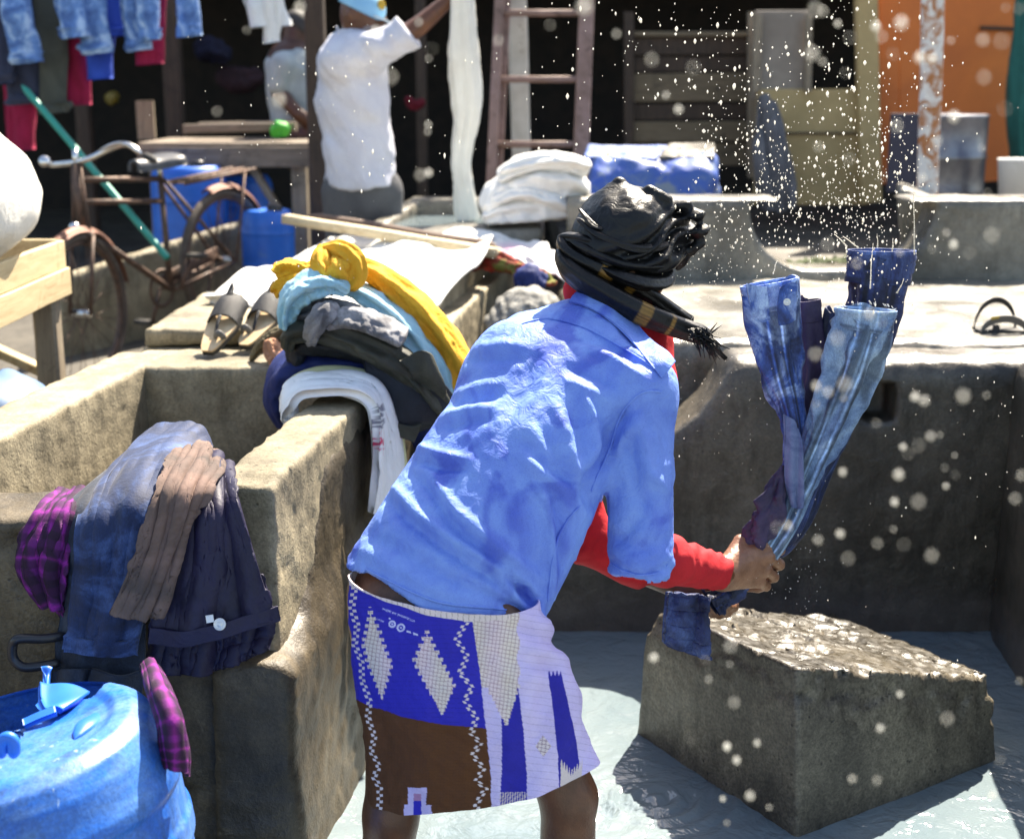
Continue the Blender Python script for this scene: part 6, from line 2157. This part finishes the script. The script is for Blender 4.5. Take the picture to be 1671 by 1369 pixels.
def hang(pxl, pxr, pyb, Y, mat, label, name='trousers', cat='trousers', skew=0, cuff=True, seed=1):
    """a garment pegged on the line, hanging down to pyb"""
    bl, br_ = at(pxl + skew, pyb, Y), at(pxr + skew, pyb - 4, Y)
    tl, tr = at(pxl - skew, 0, Y), at(pxr - skew, 0, Y)
    kk = (lz - tl[2]) / (tl[2] - bl[2])
    tl, tr = tl + (tl - bl) * kk, tr + (tr - br_) * kk
    g_ = thing(name, label, cat, ((tl + tr) / 2), 'laundry on the line')
    n_ = 9
    w = np.linalg.norm(br_ - bl)
    rows_ = []
    for t in np.linspace(0, 1, 5):
        l_, r_ = tl * (1 - t) + bl * t, tr * (1 - t) + br_ * t
        fr = [l_ + (r_ - l_) * (.5 - .5 * math.cos(a)) + np.array((0, -math.sin(a) * w * .28 * (.4 + .6 * t), 0)) for a in np.linspace(0, 2 * math.pi, 17)[:9]]
        bk_ = [l_ + (r_ - l_) * (.5 - .5 * math.cos(a)) + np.array((0, -math.sin(a) * w * .28 * (.4 + .6 * t), 0)) for a in np.linspace(0, 2 * math.pi, 17)[8:]]
        rows_.append(fr + bk_[1:])
    sheet('leg', rows_, mat, g_, 40, 60, thick=.004, fold=lambda U, Vv: nz(U, Vv, .035, 6, 3, seed))
    if cuff:
        sheet('hem', [[q + (q - p) * .0 + (np.array(rows_[-1]).mean(0) - q) * -.04 + np.array((0, 0, .05)) for p, q in zip(rows_[-2], rows_[-1])], [q + (np.array(rows_[-1]).mean(0) - q) * -.05 for q in rows_[-1]]], mat, g_, 6, 60, thick=.004, fold=lambda U, Vv: nz(U, Vv, .035, 6, 3, seed))
    return g_


hang(-14, 26, 140, 7.15, MT['slate'], 'dusky plum trouser leg at the left end of the line', seed=1)
hang(14, 58, 105, 7.05, MT['sun_denim'], 'sunlit blue jeans, first from the left on the line', 'jeans', 'jeans', 8, seed=2)
hang(16, 66, 172, 7.25, MT['slate'], 'slate blue trousers hanging behind the first sunlit jeans', seed=3)
hang(62, 108, 187, 7.22, MT['grey_trouser'], 'grey green trousers hanging to the left of the crimson cloth', skew=4, seed=4)
hang(86, 142, 175, 7.32, MT['maroon'], 'crimson cloth hanging behind the sunlit jeans', 'cloth', 'cloth', 4, False, 5)
hang(10, 56, 248, 7.42, MT['maroon'], 'long crimson cloth, lowest at the left end of the line', 'cloth', 'cloth', 2, False, 6)
hang(96, 140, 64, 7.05, MT['sun_denim'], 'short sunlit jeans leg in front of the crimson cloth', 'jeans', 'jeans', 4, seed=7)
hang(128, 174, 90, 7.12, MT['sun_denim'], 'sunlit jeans leg in front of the bright blue cloth', 'jeans', 'jeans', 4, seed=8)
hang(140, 182, 132, 7.25, MT['bright_blue'], 'bright blue cloth hanging below the sunlit jeans leg', 'cloth', 'cloth', 2, False, 9)
hang(168, 206, 62, 7.2, MT['bright_blue'], 'dark blue trousers between two sunlit jeans', seed=10)
hang(206, 236, 85, 7.15, MT['sun_denim'], 'narrow sunlit jeans leg left of the red cloth', 'jeans', 'jeans', 4, seed=11)
hang(228, 258, 68, 7.1, MT['sun_denim'], 'palest sunlit jeans leg in front of the red cloth', 'jeans', 'jeans', 2, seed=12)
hang(226, 264, 108, 7.25, MT['maroon'], 'red cloth hem showing below the palest jeans leg', 'cloth', 'cloth', 0, False, 13)
hang(294, 320, 62, 7.2, MT['sun_denim'], 'lone thin jeans leg hanging by the shed post', 'jeans', 'jeans', 2, seed=14)
hang(404, 470, 46, 7.3, MT['white_cloth'], 'white shirt hanging above the seated person', 'shirt', 'shirt', 4, False, 15)
hang(432, 456, 72, 7.26, MT['white_cloth'], 'dangling white shirt sleeve below the hanging white shirt', 'cloth', 'cloth', 0, False, 16)

# ------------------------------------------------------------------ people at the back
MT['white_shirt'] = cloth('white shirt cotton', (0.60, 0.60, 0.66), (0.52, 0.52, 0.60), 7, crinkle=.8)
MT['grey_pants'] = cloth('grey trousers', (0.10, 0.10, 0.105), (0.075, 0.075, 0.08), 6)
MT['cap'] = cloth('light blue cap', (0.25, 0.50, 0.74), (0.18, 0.40, 0.66), 5)
MT['cap_pale'] = cloth('pale blue cap peak', (0.62, 0.74, 0.76), (0.55, 0.68, 0.72), 5)
MT['beard'] = cloth('grey stubble', (0.30, 0.25, 0.24), (0.2, 0.16, 0.15), 20)
YB = 6.35
p2_ = thing('person', 'bearded person in white shirt and light blue cap holding up a long white cloth', 'person', (at(590, 300, YB)[0], YB, .2))


def A(px, py, dy=0.0):
    return at(px, py, YB + dy)


def body2(p):
    d = sd_chain(p, [A(588, 300), A(584, 200), A(580, 105)], [.10, .10, .11], .05)
    d = smin(d, sd_chain(p, [A(580, 100), A(585, 62), A(586, 30)], [.06, .058, .06]), .04)
    d = smin(d, sd_ell(p, A(590, 22), (.092, .078, .115)), .03)
    d = smin(d, sd_ell(p, A(604, 40), (.055, .05, .05)), .03)
    d = smin(d, sd_cap(p, A(616, 22), A(624, 32), .014, .018), .02)
    d = smin(d, sd_ell(p, A(574, 24, -.075), (.020, .012, .034)), .008)
    for dy in (-.13, .16):
        d = smin(d, sd_chain(p, [A(560, 95, dy), A(658, 62, dy)], [.058, .045]), .05)
        d = smin(d, sd_chain(p, [A(658, 62, dy), A(690, 38, dy * .8), A(742, -8, dy * .4)], [.045, .040, .028]), .02)
        h0 = A(742, -8, dy * .4)
        d = smin(d, sd_chain(p, [h0, A(752, -20, dy * .3)], [.032, .036]), .02)
        for k in range(4):
            b_ = A(752 + k * 1.5, -24 + k * 5, dy * .3)
            d = smin(d, sd_chain(p, [b_, b_ + np.array((.04, 0, .012)), b_ + np.array((.05, .03 * -np.sign(dy), -.012))], [.0105, .010, .008]), .006)
        b_ = A(746, -14, dy * .2)
        d = smin(d, sd_chain(p, [b_, b_ + np.array((.02, -np.sign(dy) * .03, .02)), b_ + np.array((.045, -np.sign(dy) * .035, .02))], [.013, .011, .009]), .008)
    for dx in (-.06, .07):
        hp = A(590, 300) + np.array((dx, dx * .3, 0))
        d = smin(d, sd_chain(p, [hp, np.array((hp[0], YB + dx * .3, .62)), np.array((hp[0] - .01, YB + .03, .25))], [.085, .06, .042]), .04)
        d = smin(d, sd_cap(p, np.array((hp[0], YB, .25)), np.array((hp[0] + .16, YB, .23)), .04, .03), .03)
    return d


V, F = surface_nets(body2, A(500, 330) - np.array((.1, .35, 1.0)), A(800, -70) + np.array((.1, .35, .1)), .013)
mesh_obj('body', V, F, MT['skin'], p2_)


def shirt2(p):
    d = sd_chain(p, [A(588, 305), A(585, 240), A(576, 170), A(578, 105), A(585, 88)], [.152, .145, .15, .150, .10], .04)
    for dy in (-.13, .16):
        d = smin(d, sd_chain(p, [A(558, 98, dy), A(610, 82, dy), A(662, 60, dy)], [.088, .078, .068], .02), .05)
        d = smin(d, sd_chain(p, [A(646, 68, dy), A(660, 50, dy)], [.066, .062]), .01)
    ax = nrm(A(742, -8) - A(658, 62))
    d = smax(d, (p - A(664, 58)) @ nrm(np.array((1, 0, .25))) , .008) if False else smax(d, (p - A(668, 54)) @ ax, .008)
    d = smax(d, A(590, 303)[2] + .01 * np.sin(p[:, 0] * 30) - p[:, 2], .008)
    sq = np.abs(p[:, 1] - YB)
    q = p @ np.array((nrm((.6, .2, -.8)), nrm((.7, -.3, .6)), (0, 1, 0))).T
    return d + .020 * fbm(q * np.array((4, 15, 9)), 3, 5) + .012 * (np.abs(fbm(q * np.array((6, 22, 12)), 2, 15)) - .25)


V, F = surface_nets(shirt2, A(500, 330) - np.array((.12, .35, .1)), A(690, 20) + np.array((.1, .35, .12)), .012)
mesh_obj('shirt', V, F, MT['white_shirt'], p2_)


def pants2(p):
    d = sd_chain(p, [A(590, 285), A(590, 330)], [.135, .135], .02)
    for dx in (-.06, .07):
        hp = A(590, 315) + np.array((dx, dx * .3, 0))
        d = smin(d, sd_chain(p, [hp, np.array((hp[0], YB + dx * .3, .62)), np.array((hp[0] - .01, YB + .03, .27))], [.115, .085, .07]), .03)
    d = smax(d, .27 - p[:, 2], .005)
    return d + .006 * fbm(p * np.array((14, 14, 5)), 2, 5)


V, F = surface_nets(pants2, np.array((A(590, 300)[0] - .3, YB - .25, .2)), np.array((A(590, 300)[0] + .3, YB + .25, 1.3)), .014)
mesh_obj('trousers', V, F, MT['grey_pants'], p2_)


def cap_f(p):
    d = sd_ell(p, A(589, 18), (.108, .094, .095))
    d = smax(d, -((p - A(586, 19)) @ nrm(np.array((.43, 0, .9)))), .006)
    return d


V, F = surface_nets(cap_f, A(589, 16) - .17, A(589, 16) + .17, .009)
cp_ = mesh_obj('cap', V, F, MT['cap'], p2_)
sheet('peak', [[A(610, 28, dy) for dy in (-.08, -.04, 0, .04, .08)], [A(634, 38, dy) for dy in (-.082, -.04, 0, .04, .082)], [A(660 - abs(dy) * 160, 60 - abs(dy) * 90, dy) for dy in (-.06, -.03, 0, .03, .06)]], MT['cap_pale'], cp_, 16, 16, thick=.008)
disc('badge', A(622, 8, -.05), (.8, -.6, .1), .022, .006, MT['gold_print'], cp_)
V, F = surface_nets(lambda p: smax(sd_ell(p, A(600, 47), (.062, .068, .045)), -(p[:, 0] - A(586, 40)[0]), .01) + .003 * fbm(p * 60, 2, 1), A(600, 47) - .1, A(600, 47) + .1, .008)
mesh_obj('beard', V, F, MT['beard'], p2_)
sheet('collar', [[A(566, 68, -.06), A(556, 60, 0), A(566, 68, .06)], [A(558, 58, -.055), A(550, 42, 0), A(558, 58, .055)]], MT['white_shirt'], p2_, 8, 12, thick=.008)

lc = thing('long_cloth', 'long cream cloth hanging from raised hands down into the rinsing basin', 'cloth', at(758, 380, 6.25))
tube('length', pp([(752, -60), (753, 0), (756, 90), (763, 180), (752, 260), (757, 310), (764, 366)], 6.25), [.04, .048, .062, .055, .04, .042, .05], MT['cream_cloth'], lc, squash=.6, nv=140, nu=50, ridge=crush(5, .12, 131, .3), up=(0, 1, 0))

# seated person in the shade
YC = 8.6
p3_ = thing('person', 'person in pale grey t-shirt seated in the shade beyond the work table', 'person', (at(480, 200, YC)[0], YC, .4))


def D_(px, py, dy=0.0):
    return at(px, py, YC + dy)


def body3(p):
    d = sd_chain(p, [D_(484, 215), D_(480, 150), D_(478, 105)], [.13, .14, .15], .05)
    d = smin(d, sd_chain(p, [D_(480, 100), D_(482, 78), D_(484, 62)], [.06, .055, .06]), .04)
    d = smin(d, sd_ell(p, D_(486, 52), (.088, .08, .115)), .03)
    d = smin(d, sd_ell(p, D_(496, 66), (.05, .045, .045)), .03)
    d = smin(d, sd_cap(p, D_(508, 54), D_(512, 62), .012, .015), .015)
    for dy in (-.16, .16):
        d = smin(d, sd_chain(p, [D_(460, 105, dy), D_(454, 150, dy), D_(488, 188, dy - .05), D_(512, 205, dy * .5 - .1)], [.052, .045, .04, .03]), .02)
        e_ = D_(512, 205, dy * .5 - .1)
        for k in range(4):
            d = smin(d, sd_chain(p, [e_, e_ + np.array((.05, .02 * k - .03, -.03)), e_ + np.array((.075, .02 * k - .03, -.055))], [.018, .011, .009]), .008)
        d = smin(d, sd_cap(p, e_, e_ + np.array((.04, .04, .01)), .016, .010), .008)
    for dx in (-.1, .1):
        d = smin(d, sd_chain(p, [D_(484, 222) + np.array((0, dx, 0)), D_(560, 225) + np.array((0, dx * 1.6, 0)), np.array((D_(560, 225)[0], YC + dx * 1.6, .45))], [.09, .065, .045]), .04)
        ft_ = np.array((D_(560, 225)[0], YC + dx * 1.6, .44))
        d = smin(d, sd_cap(p, ft_, ft_ + np.array((.15, 0, -.02)), .04, .028), .02)
    return d


V, F = surface_nets(body3, D_(430, 230) - np.array((.1, .4, .75)), D_(600, 30) + np.array((.2, .4, .15)), .017)
mesh_obj('body', V, F, MT['skin_dark'], p3_)


def tee3(p):
    d = sd_chain(p, [D_(484, 218), D_(480, 150), D_(478, 108), D_(480, 96)], [.145, .155, .155, .09], .04)
    for dy in (-.16, .16):
        d = smin(d, sd_chain(p, [D_(460, 106, dy), D_(455, 138, dy)], [.075, .066]), .03)
    return d + .008 * fbm(p * np.array((8, 8, 8)), 2, 4)


V, F = surface_nets(tee3, D_(440, 225) - np.array((.15, .35, .2)), D_(520, 90) + np.array((.15, .35, .2)), .016)
mesh_obj('t_shirt', V, F, cloth('pale grey t-shirt', (.36, .42, .44), (.28, .34, .36), 6), p3_)
V, F = surface_nets(lambda p: smax(sd_ell(p, D_(484, 50), (.095, .088, .12)), -(p[:, 2] - D_(484, 46)[2] + .8 * (p[:, 0] - D_(484, 46)[0])), .01), D_(484, 50) - .16, D_(484, 50) + .16, .014)
mesh_obj('hair', V, F, MT['rubber'], p3_)
MB().add(*bar(D_(455, 232, 0), D_(505, 232, 0), .4, .05)).build('stool_seat', MT['dark_wood'])
bpy.data.objects['stool_seat'].name = 'bench'
tag(bpy.data.objects['bench'], 'dark bench under the seated person', 'bench')
b = roll('cloth', [(662, 158), (676, 172), (694, 164)], [.02, .035, .02], cloth('dim red cloth', (.12, .006, .015), (.08, .004, .01), 8), None, 1, 4, .15, 141, 30, 24, Y=9.0)
tag(b, 'red cloth in the dark shed behind the person in white', 'cloth')
b = roll('cloth', [(352, 118), (390, 132), (432, 122)], [.05, .09, .05], cloth('dull plum cloth', (.03, .014, .018), (.018, .009, .012), 8), None, 1, 4, .15, 142, 30, 24, Y=9.6)
tag(b, 'dull plum cloth heap in the dark shed above the work table', 'cloth')
b = roll('cloth', [(318, 90), (345, 82), (378, 96)], [.05, .08, .04], cloth('near black blue cloth', (.008, .010, .03), (.005, .006, .018), 8), None, 1, 4, .15, 143, 30, 24, Y=9.5)
tag(b, 'dark blue cloth heap in the dark shed right of the lone thin jeans leg', 'cloth')
b = roll('bag', [(178, 150), (184, 162), (190, 170)], [.03, .045, .03], plain('yellow plastic', (.16, .12, .012), .5), None, 1, 4, .15, 144, 20, 20, Y=9.4)
tag(b, 'small yellow plastic bag in the dark shed under the hanging laundry', 'bag')

# ------------------------------------------------------------------ ladder, posts and huts at the back right
YL = 7.0
ld = thing('ladder', 'faded reddish wooden ladder leaning against the dark shed', 'ladder', at(880, 330, YL))
for a, b_, w in ((at(800, 322, YL), at(818, -60, YL + .5), .05), (at(945, 330, YL), at(960, -60, YL + .5), .075)):
    MB().add(*bar(a + (a - b_) * .2, b_ + (b_ - a) * .3, w, .045, up=(0, 1, 0), jit=.02)).build('rail', MT['ladder'], ld, smooth=False)
MB().add(*bar(at(812, 325, YL + .08), at(830, -60, YL + .58), .04, .05, up=(0, 1, 0))).build('rail', MT['ladder'], ld, smooth=False)
for y_ in (22, 130, 236):
    k_ = (322 - y_) / 382 * .5
    MB().add(*rod(at(806, y_, YL + k_), at(952, y_, YL + k_), .017)).build('rung', MT['ladder'], ld)
pw = MB().add(*bar(at(852, 300, 7.6), at(842, -60, 7.6), .10, .10, up=(0, 1, 0), jit=.03))
tag(pw.build('white_post', MT['white_post'], smooth=False), 'flaking white timber post behind the ladder', 'post')

YH = 9.2
sh = thing('shelf_unit', 'dark timber shelving hut behind the blue tarpaulin', 'shelves', at(1125, 250, YH))
for i, (y0, y1) in enumerate(((62, 90), (94, 118), (122, 166), (171, 196), (200, 232), (236, 272))):
    a, b_ = at(1030, (y0 + y1) / 2, YH + .02 * (i % 2)), at(1226, (y0 + y1) / 2 - 2, YH + .02 * (i % 2))
    MB().add(*bar(a, b_, .03, (y1 - y0) / (FPX / YH) , jit=.01)).build('plank', MT['shelf_wood'] if i in (2, 4, 5) else MT['dark_wood'], sh, smooth=False)
for px in (1026, 1228):
    MB().add(*bar(at(px, 290, YH - .04), at(px, 20, YH - .04), .06, .06, up=(0, 1, 0))).build('post', MT['grey_leg'] if px > 1100 else MT['dark_wood'], sh, smooth=False)
MB().add(*bar(at(1030, 58, YH + .2), at(1226, 58, YH + .2), .5, .03)).build('top_board', MT['shelf_wood'], sh, smooth=False)
ht = thing('plywood_hut', 'tan plywood hut front with grey boarded upper panel', 'hut', at(1320, 300, 8.9))
MB().add(*bar(at(1232, 241, 8.9), at(1420, 241, 8.9), .03, .70)).build('panel', MT['tan_board'], ht, smooth=False)
MB().add(*bar(at(1230, 90, 8.95), at(1315, 90, 8.95), .04, .52)).build('upper_panel', MT['grey_board'], ht, smooth=False)
for px, w in ((1234, .05), (1318, .04)):
    MB().add(*bar(at(px, 150, 8.88), at(px + 2, 25, 8.88), w, .05, up=(0, 1, 0))).build('frame_post', MT['grey_leg'], ht, smooth=False)
MB().add(*bar(at(1420, 330, 8.85), at(1412, -40, 8.85), .13, .08, up=(0, 1, 0))).build('corner_post', MT['tan_board'], ht, smooth=False)
MB().add(*bar(at(1232, 218, 8.87), at(1420, 218, 8.87), .014, .012)).build('seam', MT['dark_wood'], ht, smooth=False)
dr_ = thing('orange_door', 'orange painted plank door at the back right', 'door', at(1545, 290, 9.0))
for i in range(2):
    x0, x1 = ((1434, 1466), (1469, 1652))[i]
    a = at((x0 + x1) / 2, 300, 9.0)
    b_ = at((x0 + x1) / 2, -60, 9.0)
    MB().add(*bar(a, b_, (x1 - x0) / (FPX / 9.0), .04, up=(0, 1, 0), jit=0)).build('panel', MT['orange'], dr_, smooth=False)
MB().add(*bar(at(1600, 46, 8.96), at(1655, 48, 8.96), .03, .02)).build('hasp', MT['dark_wood'], dr_, smooth=False)
V, F, uv = tube_geo([at(1512, 420, 6.6), at(1514, 300, 6.6), at(1520, 100, 6.6), at(1523, -80, 6.6)], [.046, .047, .05, .052], nv=60, nu=24, squash=1, ridge=lambda T, Vv: 1 + .02 * np.sin(T * 3 + Vv * 9))
tag(mesh_obj('pipe_post', V, F, MT['rust_post']), 'rust streaked white pipe post in front of the orange door', 'post')
gm = thing('steel_drum', 'grey and navy steel drum standing behind the rusty pipe post', 'drum', at(1515, 310, 8.0))
V, F = lathe_geo([(.01, 0), (.21, 0), (.215, .02), (.21, .04), (.21, .2), (.218, .21), (.21, .22), (.21, .42), (.216, .435), (.19, .44), (.185, .41), (.01, .40)], at(1540, 318, 8.0), 40)
mesh_obj('shell', V, F, MT['grey_metal'], gm)
MB().add(*bar(at(1450, 250, 7.85), at(1500, 250, 7.85), .02, .42)).build('dark_panel', MT['navy_paint'], gm, smooth=False)
V, F = lathe_geo([(.01, 0), (.08, 0), (.10, .22), (.104, .225), (.095, .22), (.075, .02), (.01, .02)], at(1655, 330, 7.6), 28)
tag(mesh_obj('bucket', V, F, MT['white_cloth']), 'pale plastic bucket standing below the orange door at the right edge', 'bucket')
V, F, uv = tube_geo([at(1668, 300, 8.6), at(1662, 150, 8.6), at(1668, 20, 8.6), at(1672, -60, 8.6)], [.10, .12, .07, .05], nv=60, nu=40, squash=.5, ridge=crush(4, .12, 151))
tag(mesh_obj('hanging_cloth', V, F, MT['teal_cloth']), 'dark teal cloth hanging beside the orange door at the right edge', 'cloth')


def blob(px, py, Y, r, mat, label, name, cat, seed):
    c = at(px, py, Y)
    V, F = surface_nets(lambda p: sd_ell(p, c, r) + .03 * fbm(p * 7, 2, seed), c - np.array(r) * 1.5 - .03, c + np.array(r) * 1.5 + .03, min(r) / 6)
    tag(mesh_obj(name, V, F, mat), label, cat)


b = sheet('hanging_cloth', [pp([(1236, 165), (1246, 160), (1258, 168)], 8.7), pp([(1232, 230), (1256, 225), (1284, 232)], 8.62), pp([(1236, 290), (1262, 285), (1300, 292)], 8.58), pp([(1246, 338), (1270, 345), (1296, 336)], 8.58)], cloth('dull grey cloth', (.15, .15, .16), (.10, .10, .11), 5), None, 50, 40, thick=.02, fold=lambda U, Vv: nz(U, Vv, .09, 5, 2, 4))
tag(b, 'dull grey cloth hanging down the left side of the tan plywood panel', 'cloth')

# ------------------------------------------------------------------ water thrown off the jeans
def water_drop_mat():
    t = NT('sunlit water drop')
    tr = t.n('ShaderNodeBsdfTranslucent')
    tr.inputs[0].default_value = (.97, .95, .88, 1)
    gl = t.n('ShaderNodeBsdfGlossy')
    gl.inputs['Roughness'].default_value = .25
    mx = t.n('ShaderNodeMixShader')
    mx.inputs[0].default_value = .25
    t.l(tr.outputs[0], mx.inputs[1])
    t.l(gl.outputs[0], mx.inputs[2])
    t.l(mx.outputs[0], t.t.nodes['Material Output'].inputs['Surface'])
    return t.m


MT['drop'] = water_drop_mat()


def ico(r):
    V, F = lathe_geo([(.05 * r, -r), (.6 * r, -.8 * r), (.96 * r, -.3 * r), (.96 * r, .3 * r), (.6 * r, .8 * r), (.05 * r, r)], (0, 0, 0), 9)
    return V, F


rnd = random.Random(77)
V0, F0_ = ico(1.0)
dm = mesh_obj('water_drop', V0 * .0023, F0_, MT['drop'])
PX_BIG = [(1108, 180, 1), (1430, 690, 1), (1465, 776, 1.1), (1458, 862, 1), (1474, 888, 1), (1385, 911, 1.1), (1519, 904, 1), (1535, 710, 1), (1520, 712, .9), (1570, 648, 1.1), (1608, 645, 1), (1492, 648, 1), (1510, 654, .9), (1556, 742, 1), (1543, 764, .9), (1542, 792, .9), (1558, 774, .9), (1498, 728, .9), (1475, 730, .9), (1484, 738, .9),
          (1665, 775, 1), (1655, 815, 1), (1432, 888, .9), (1500, 820, .9), (1370, 872, .9), (1335, 880, .9), (1460, 820, .9), (1187, 1216, 1.2), (1200, 1240, 1.1), (1224, 1298, 1.1), (1255, 1316, 1), (1438, 1188, 1.1), (1468, 1132, 1), (1545, 1172, 1.1), (1633, 1238, 1.2), (1618, 1298, 1.2), (1150, 1075, 1), (1192, 1052, 1), (1128, 1204, 1), (1234, 1210, 1), (1390, 1272, 1), (1430, 1274, 1), (1187, 1342, 1), (1180, 1302, 1),
          (1068, 1072, 1), (1664, 1110, 1), (1192, 1084, .9), (1155, 1108, .9), (1196, 1146, 1), (1270, 862, .9), (1285, 856, .9), (1375, 770, .8), (1350, 640, .9), (1330, 630, .9), (1380, 628, .9), (1330, 660, .9), (1378, 650, .8), (1365, 554, .9), (1400, 430, 1), (1330, 580, .8), (1445, 510, .9), (1420, 512, .9), (1440, 525, .9),
          (1556, 192, 1.2), (1462, 208, 1.1), (1350, 398, 1.1), (1336, 240, 1), (1388, 260, 1), (1366, 40, 1), (1325, 90, 1), (1342, 100, 1), (1386, 60, 1), (1430, 45, 1.2), (1470, 38, 1.2), (1380, 118, 1.1), (1437, 62, 1.1), (1455, 88, 1), (1503, 95, 1.1), (1520, 95, 1), (1605, 125, 1.1), (1604, 66, 1), (1634, 66, 1), (1640, 12, 1), (1663, 14, 1), (1550, 65, 1),
          (1602, 242, 1), (1640, 180, .9), (1530, 230, .9), (1505, 290, .9), (1440, 290, .9), (1612, 316, .9), (1555, 400, .9), (1470, 410, .9), (1620, 387, .9), (1583, 412, .9), (1545, 380, .9), (1520, 405, .9),
          (488, 10, 1), (404, 50, .9), (489, 96, 1), (457, 165, 1), (354, 182, .9), (612, 48, .9), (684, 36, .8), (705, 78, .8), (700, 96, .8), (583, 113, .9), (637, 126, .8), (699, 202, .9), (697, 215, .8), (701, 284, .9), (687, 286, .8), (953, 12, 1.4), (898, 40, .9), (812, 65, .9), (1130, 112, .9), (1087, 155, .9), (1062, 98, .9), (1005, 56, .9), (1345, 20, 1), (1330, 18, .9)]
for i, (px, py, s) in enumerate(PX_BIG):
    o = dm if i == 0 else dm.copy()
    if i:
        COL.objects.link(o)
    Y = rnd.uniform(.82, 1.3)
    o.location = tuple(at(px + rnd.uniform(-2, 2), py + rnd.uniform(-2, 2), Y))
    f = s * (.34 + .72 * rnd.random() ** 1.3) * Y / .98
    o.scale = (f, f, f * rnd.uniform(.95, 1.25))
    if py > 1000:
        w_ = 'the beating stone and milky water'
    elif py > 560:
        w_ = 'the dark pen wall and swung jeans'
    elif px < 900:
        w_ = 'the dark shed and people at the back'
    elif px > 1430:
        w_ = 'the orange door and rusty pipe post'
    elif py > 330:
        w_ = 'the pale ledge with the rounded gap'
    else:
        w_ = 'the shelving and plywood hut'
    tag(o, 'round blurred water drop flying in front of ' + w_, 'water drop', 'water drops in front of ' + w_)

# fine spray thrown up from the jeans, too many to count
Vs, Fs = [], []
off = 0
Vl, Fl = lathe_geo([(.1, -1), (.95, -.25), (.95, .35), (.1, 1)], (0, 0, 0), 6)


def spray(n, cx, cy, sx, sy, y0, y1, rmin, rmax, st=1.3):
    global off
    for _ in range(n):
        px, py = rnd.gauss(cx, sx), rnd.gauss(cy, sy)
        if px > 1690 or py < -20:
            continue
        r = rmin + (rmax - rmin) * rnd.random() ** 4
        r *= 1.25
        c = at(px, py, rnd.uniform(y0, y1))
        d = np.array((1, 1, st * rnd.choice((.8, 1, 1.1, 1.2, 1.5, 1.9))))
        Vs.append(Vl * r * d + c)
        Fs.append(Fl + off)
        off += len(Vl)


spray(420, 1290, 330, 75, 60, 2.6, 3.1, .0006, .0021)
spray(380, 1410, 330, 50, 70, 2.6, 3.1, .0006, .0021)
spray(260, 1210, 200, 50, 90, 2.6, 3.1, .0006, .0026)
spray(260, 1390, 130, 60, 90, 2.5, 3.0, .0006, .0026)
spray(180, 1150, 420, 50, 45, 2.7, 3.0, .0005, .0013)
spray(130, 1470, 250, 50, 80, 2.6, 3.0, .0006, .0024)
spray(120, 1120, 90, 70, 70, 2.5, 3.2, .0006, .0030)
spray(120, 560, 180, 120, 90, 2.6, 3.4, .0006, .0022)
spray(60, 620, 400, 160, 60, 2.6, 3.2, .0004, .0012)
spray(60, 920, 120, 60, 90, 2.4, 3.2, .0006, .0030)
spray(50, 1420, 470, 40, 50, 2.75, 2.85, .0006, .0018)
spray(80, 1180, 620, 60, 70, 2.6, 3.2, .0004, .0011)
spray(60, 1300, 930, 40, 40, 2.6, 2.8, .0005, .0012)
spray(90, 1560, 620, 90, 150, 2.3, 3.0, .0004, .0014)
# strings of water drawn from the hems
for (x0, y0, x1, y1, n) in ((1492, 415, 1491, 296, 120), (1420, 470, 1424, 395, 40), (1400, 404, 1375, 385, 30), (1382, 402, 1362, 382, 22), (1432, 404, 1432, 385, 18), (1456, 410, 1458, 388, 14), (1464, 478, 1476, 455, 26), (1262, 446, 1268, 425, 14), (1386, 525, 1392, 505, 16)):
    ph = rnd.uniform(0, 6)
    for k in range(n):
        t = k / n
        c = at(x0 + (x1 - x0) * t + 0.9 * math.sin(t * 7 + ph) * t, y0 + (y1 - y0) * t, 2.83)
        r = (.0011 * (1 - .5 * t)) * rnd.uniform(.6, 1.7)
        Vs.append(Vl * r * np.array((1, 1, 1.5)) + c)
        Fs.append(Fl + off)
        off += len(Vl)
sp_ = mesh_obj('water_spray', np.concatenate(Vs), np.concatenate(Fs), MT['drop'])
stuff(tag(sp_, 'fine sunlit spray of water thrown up from the jeans', 'spray'))
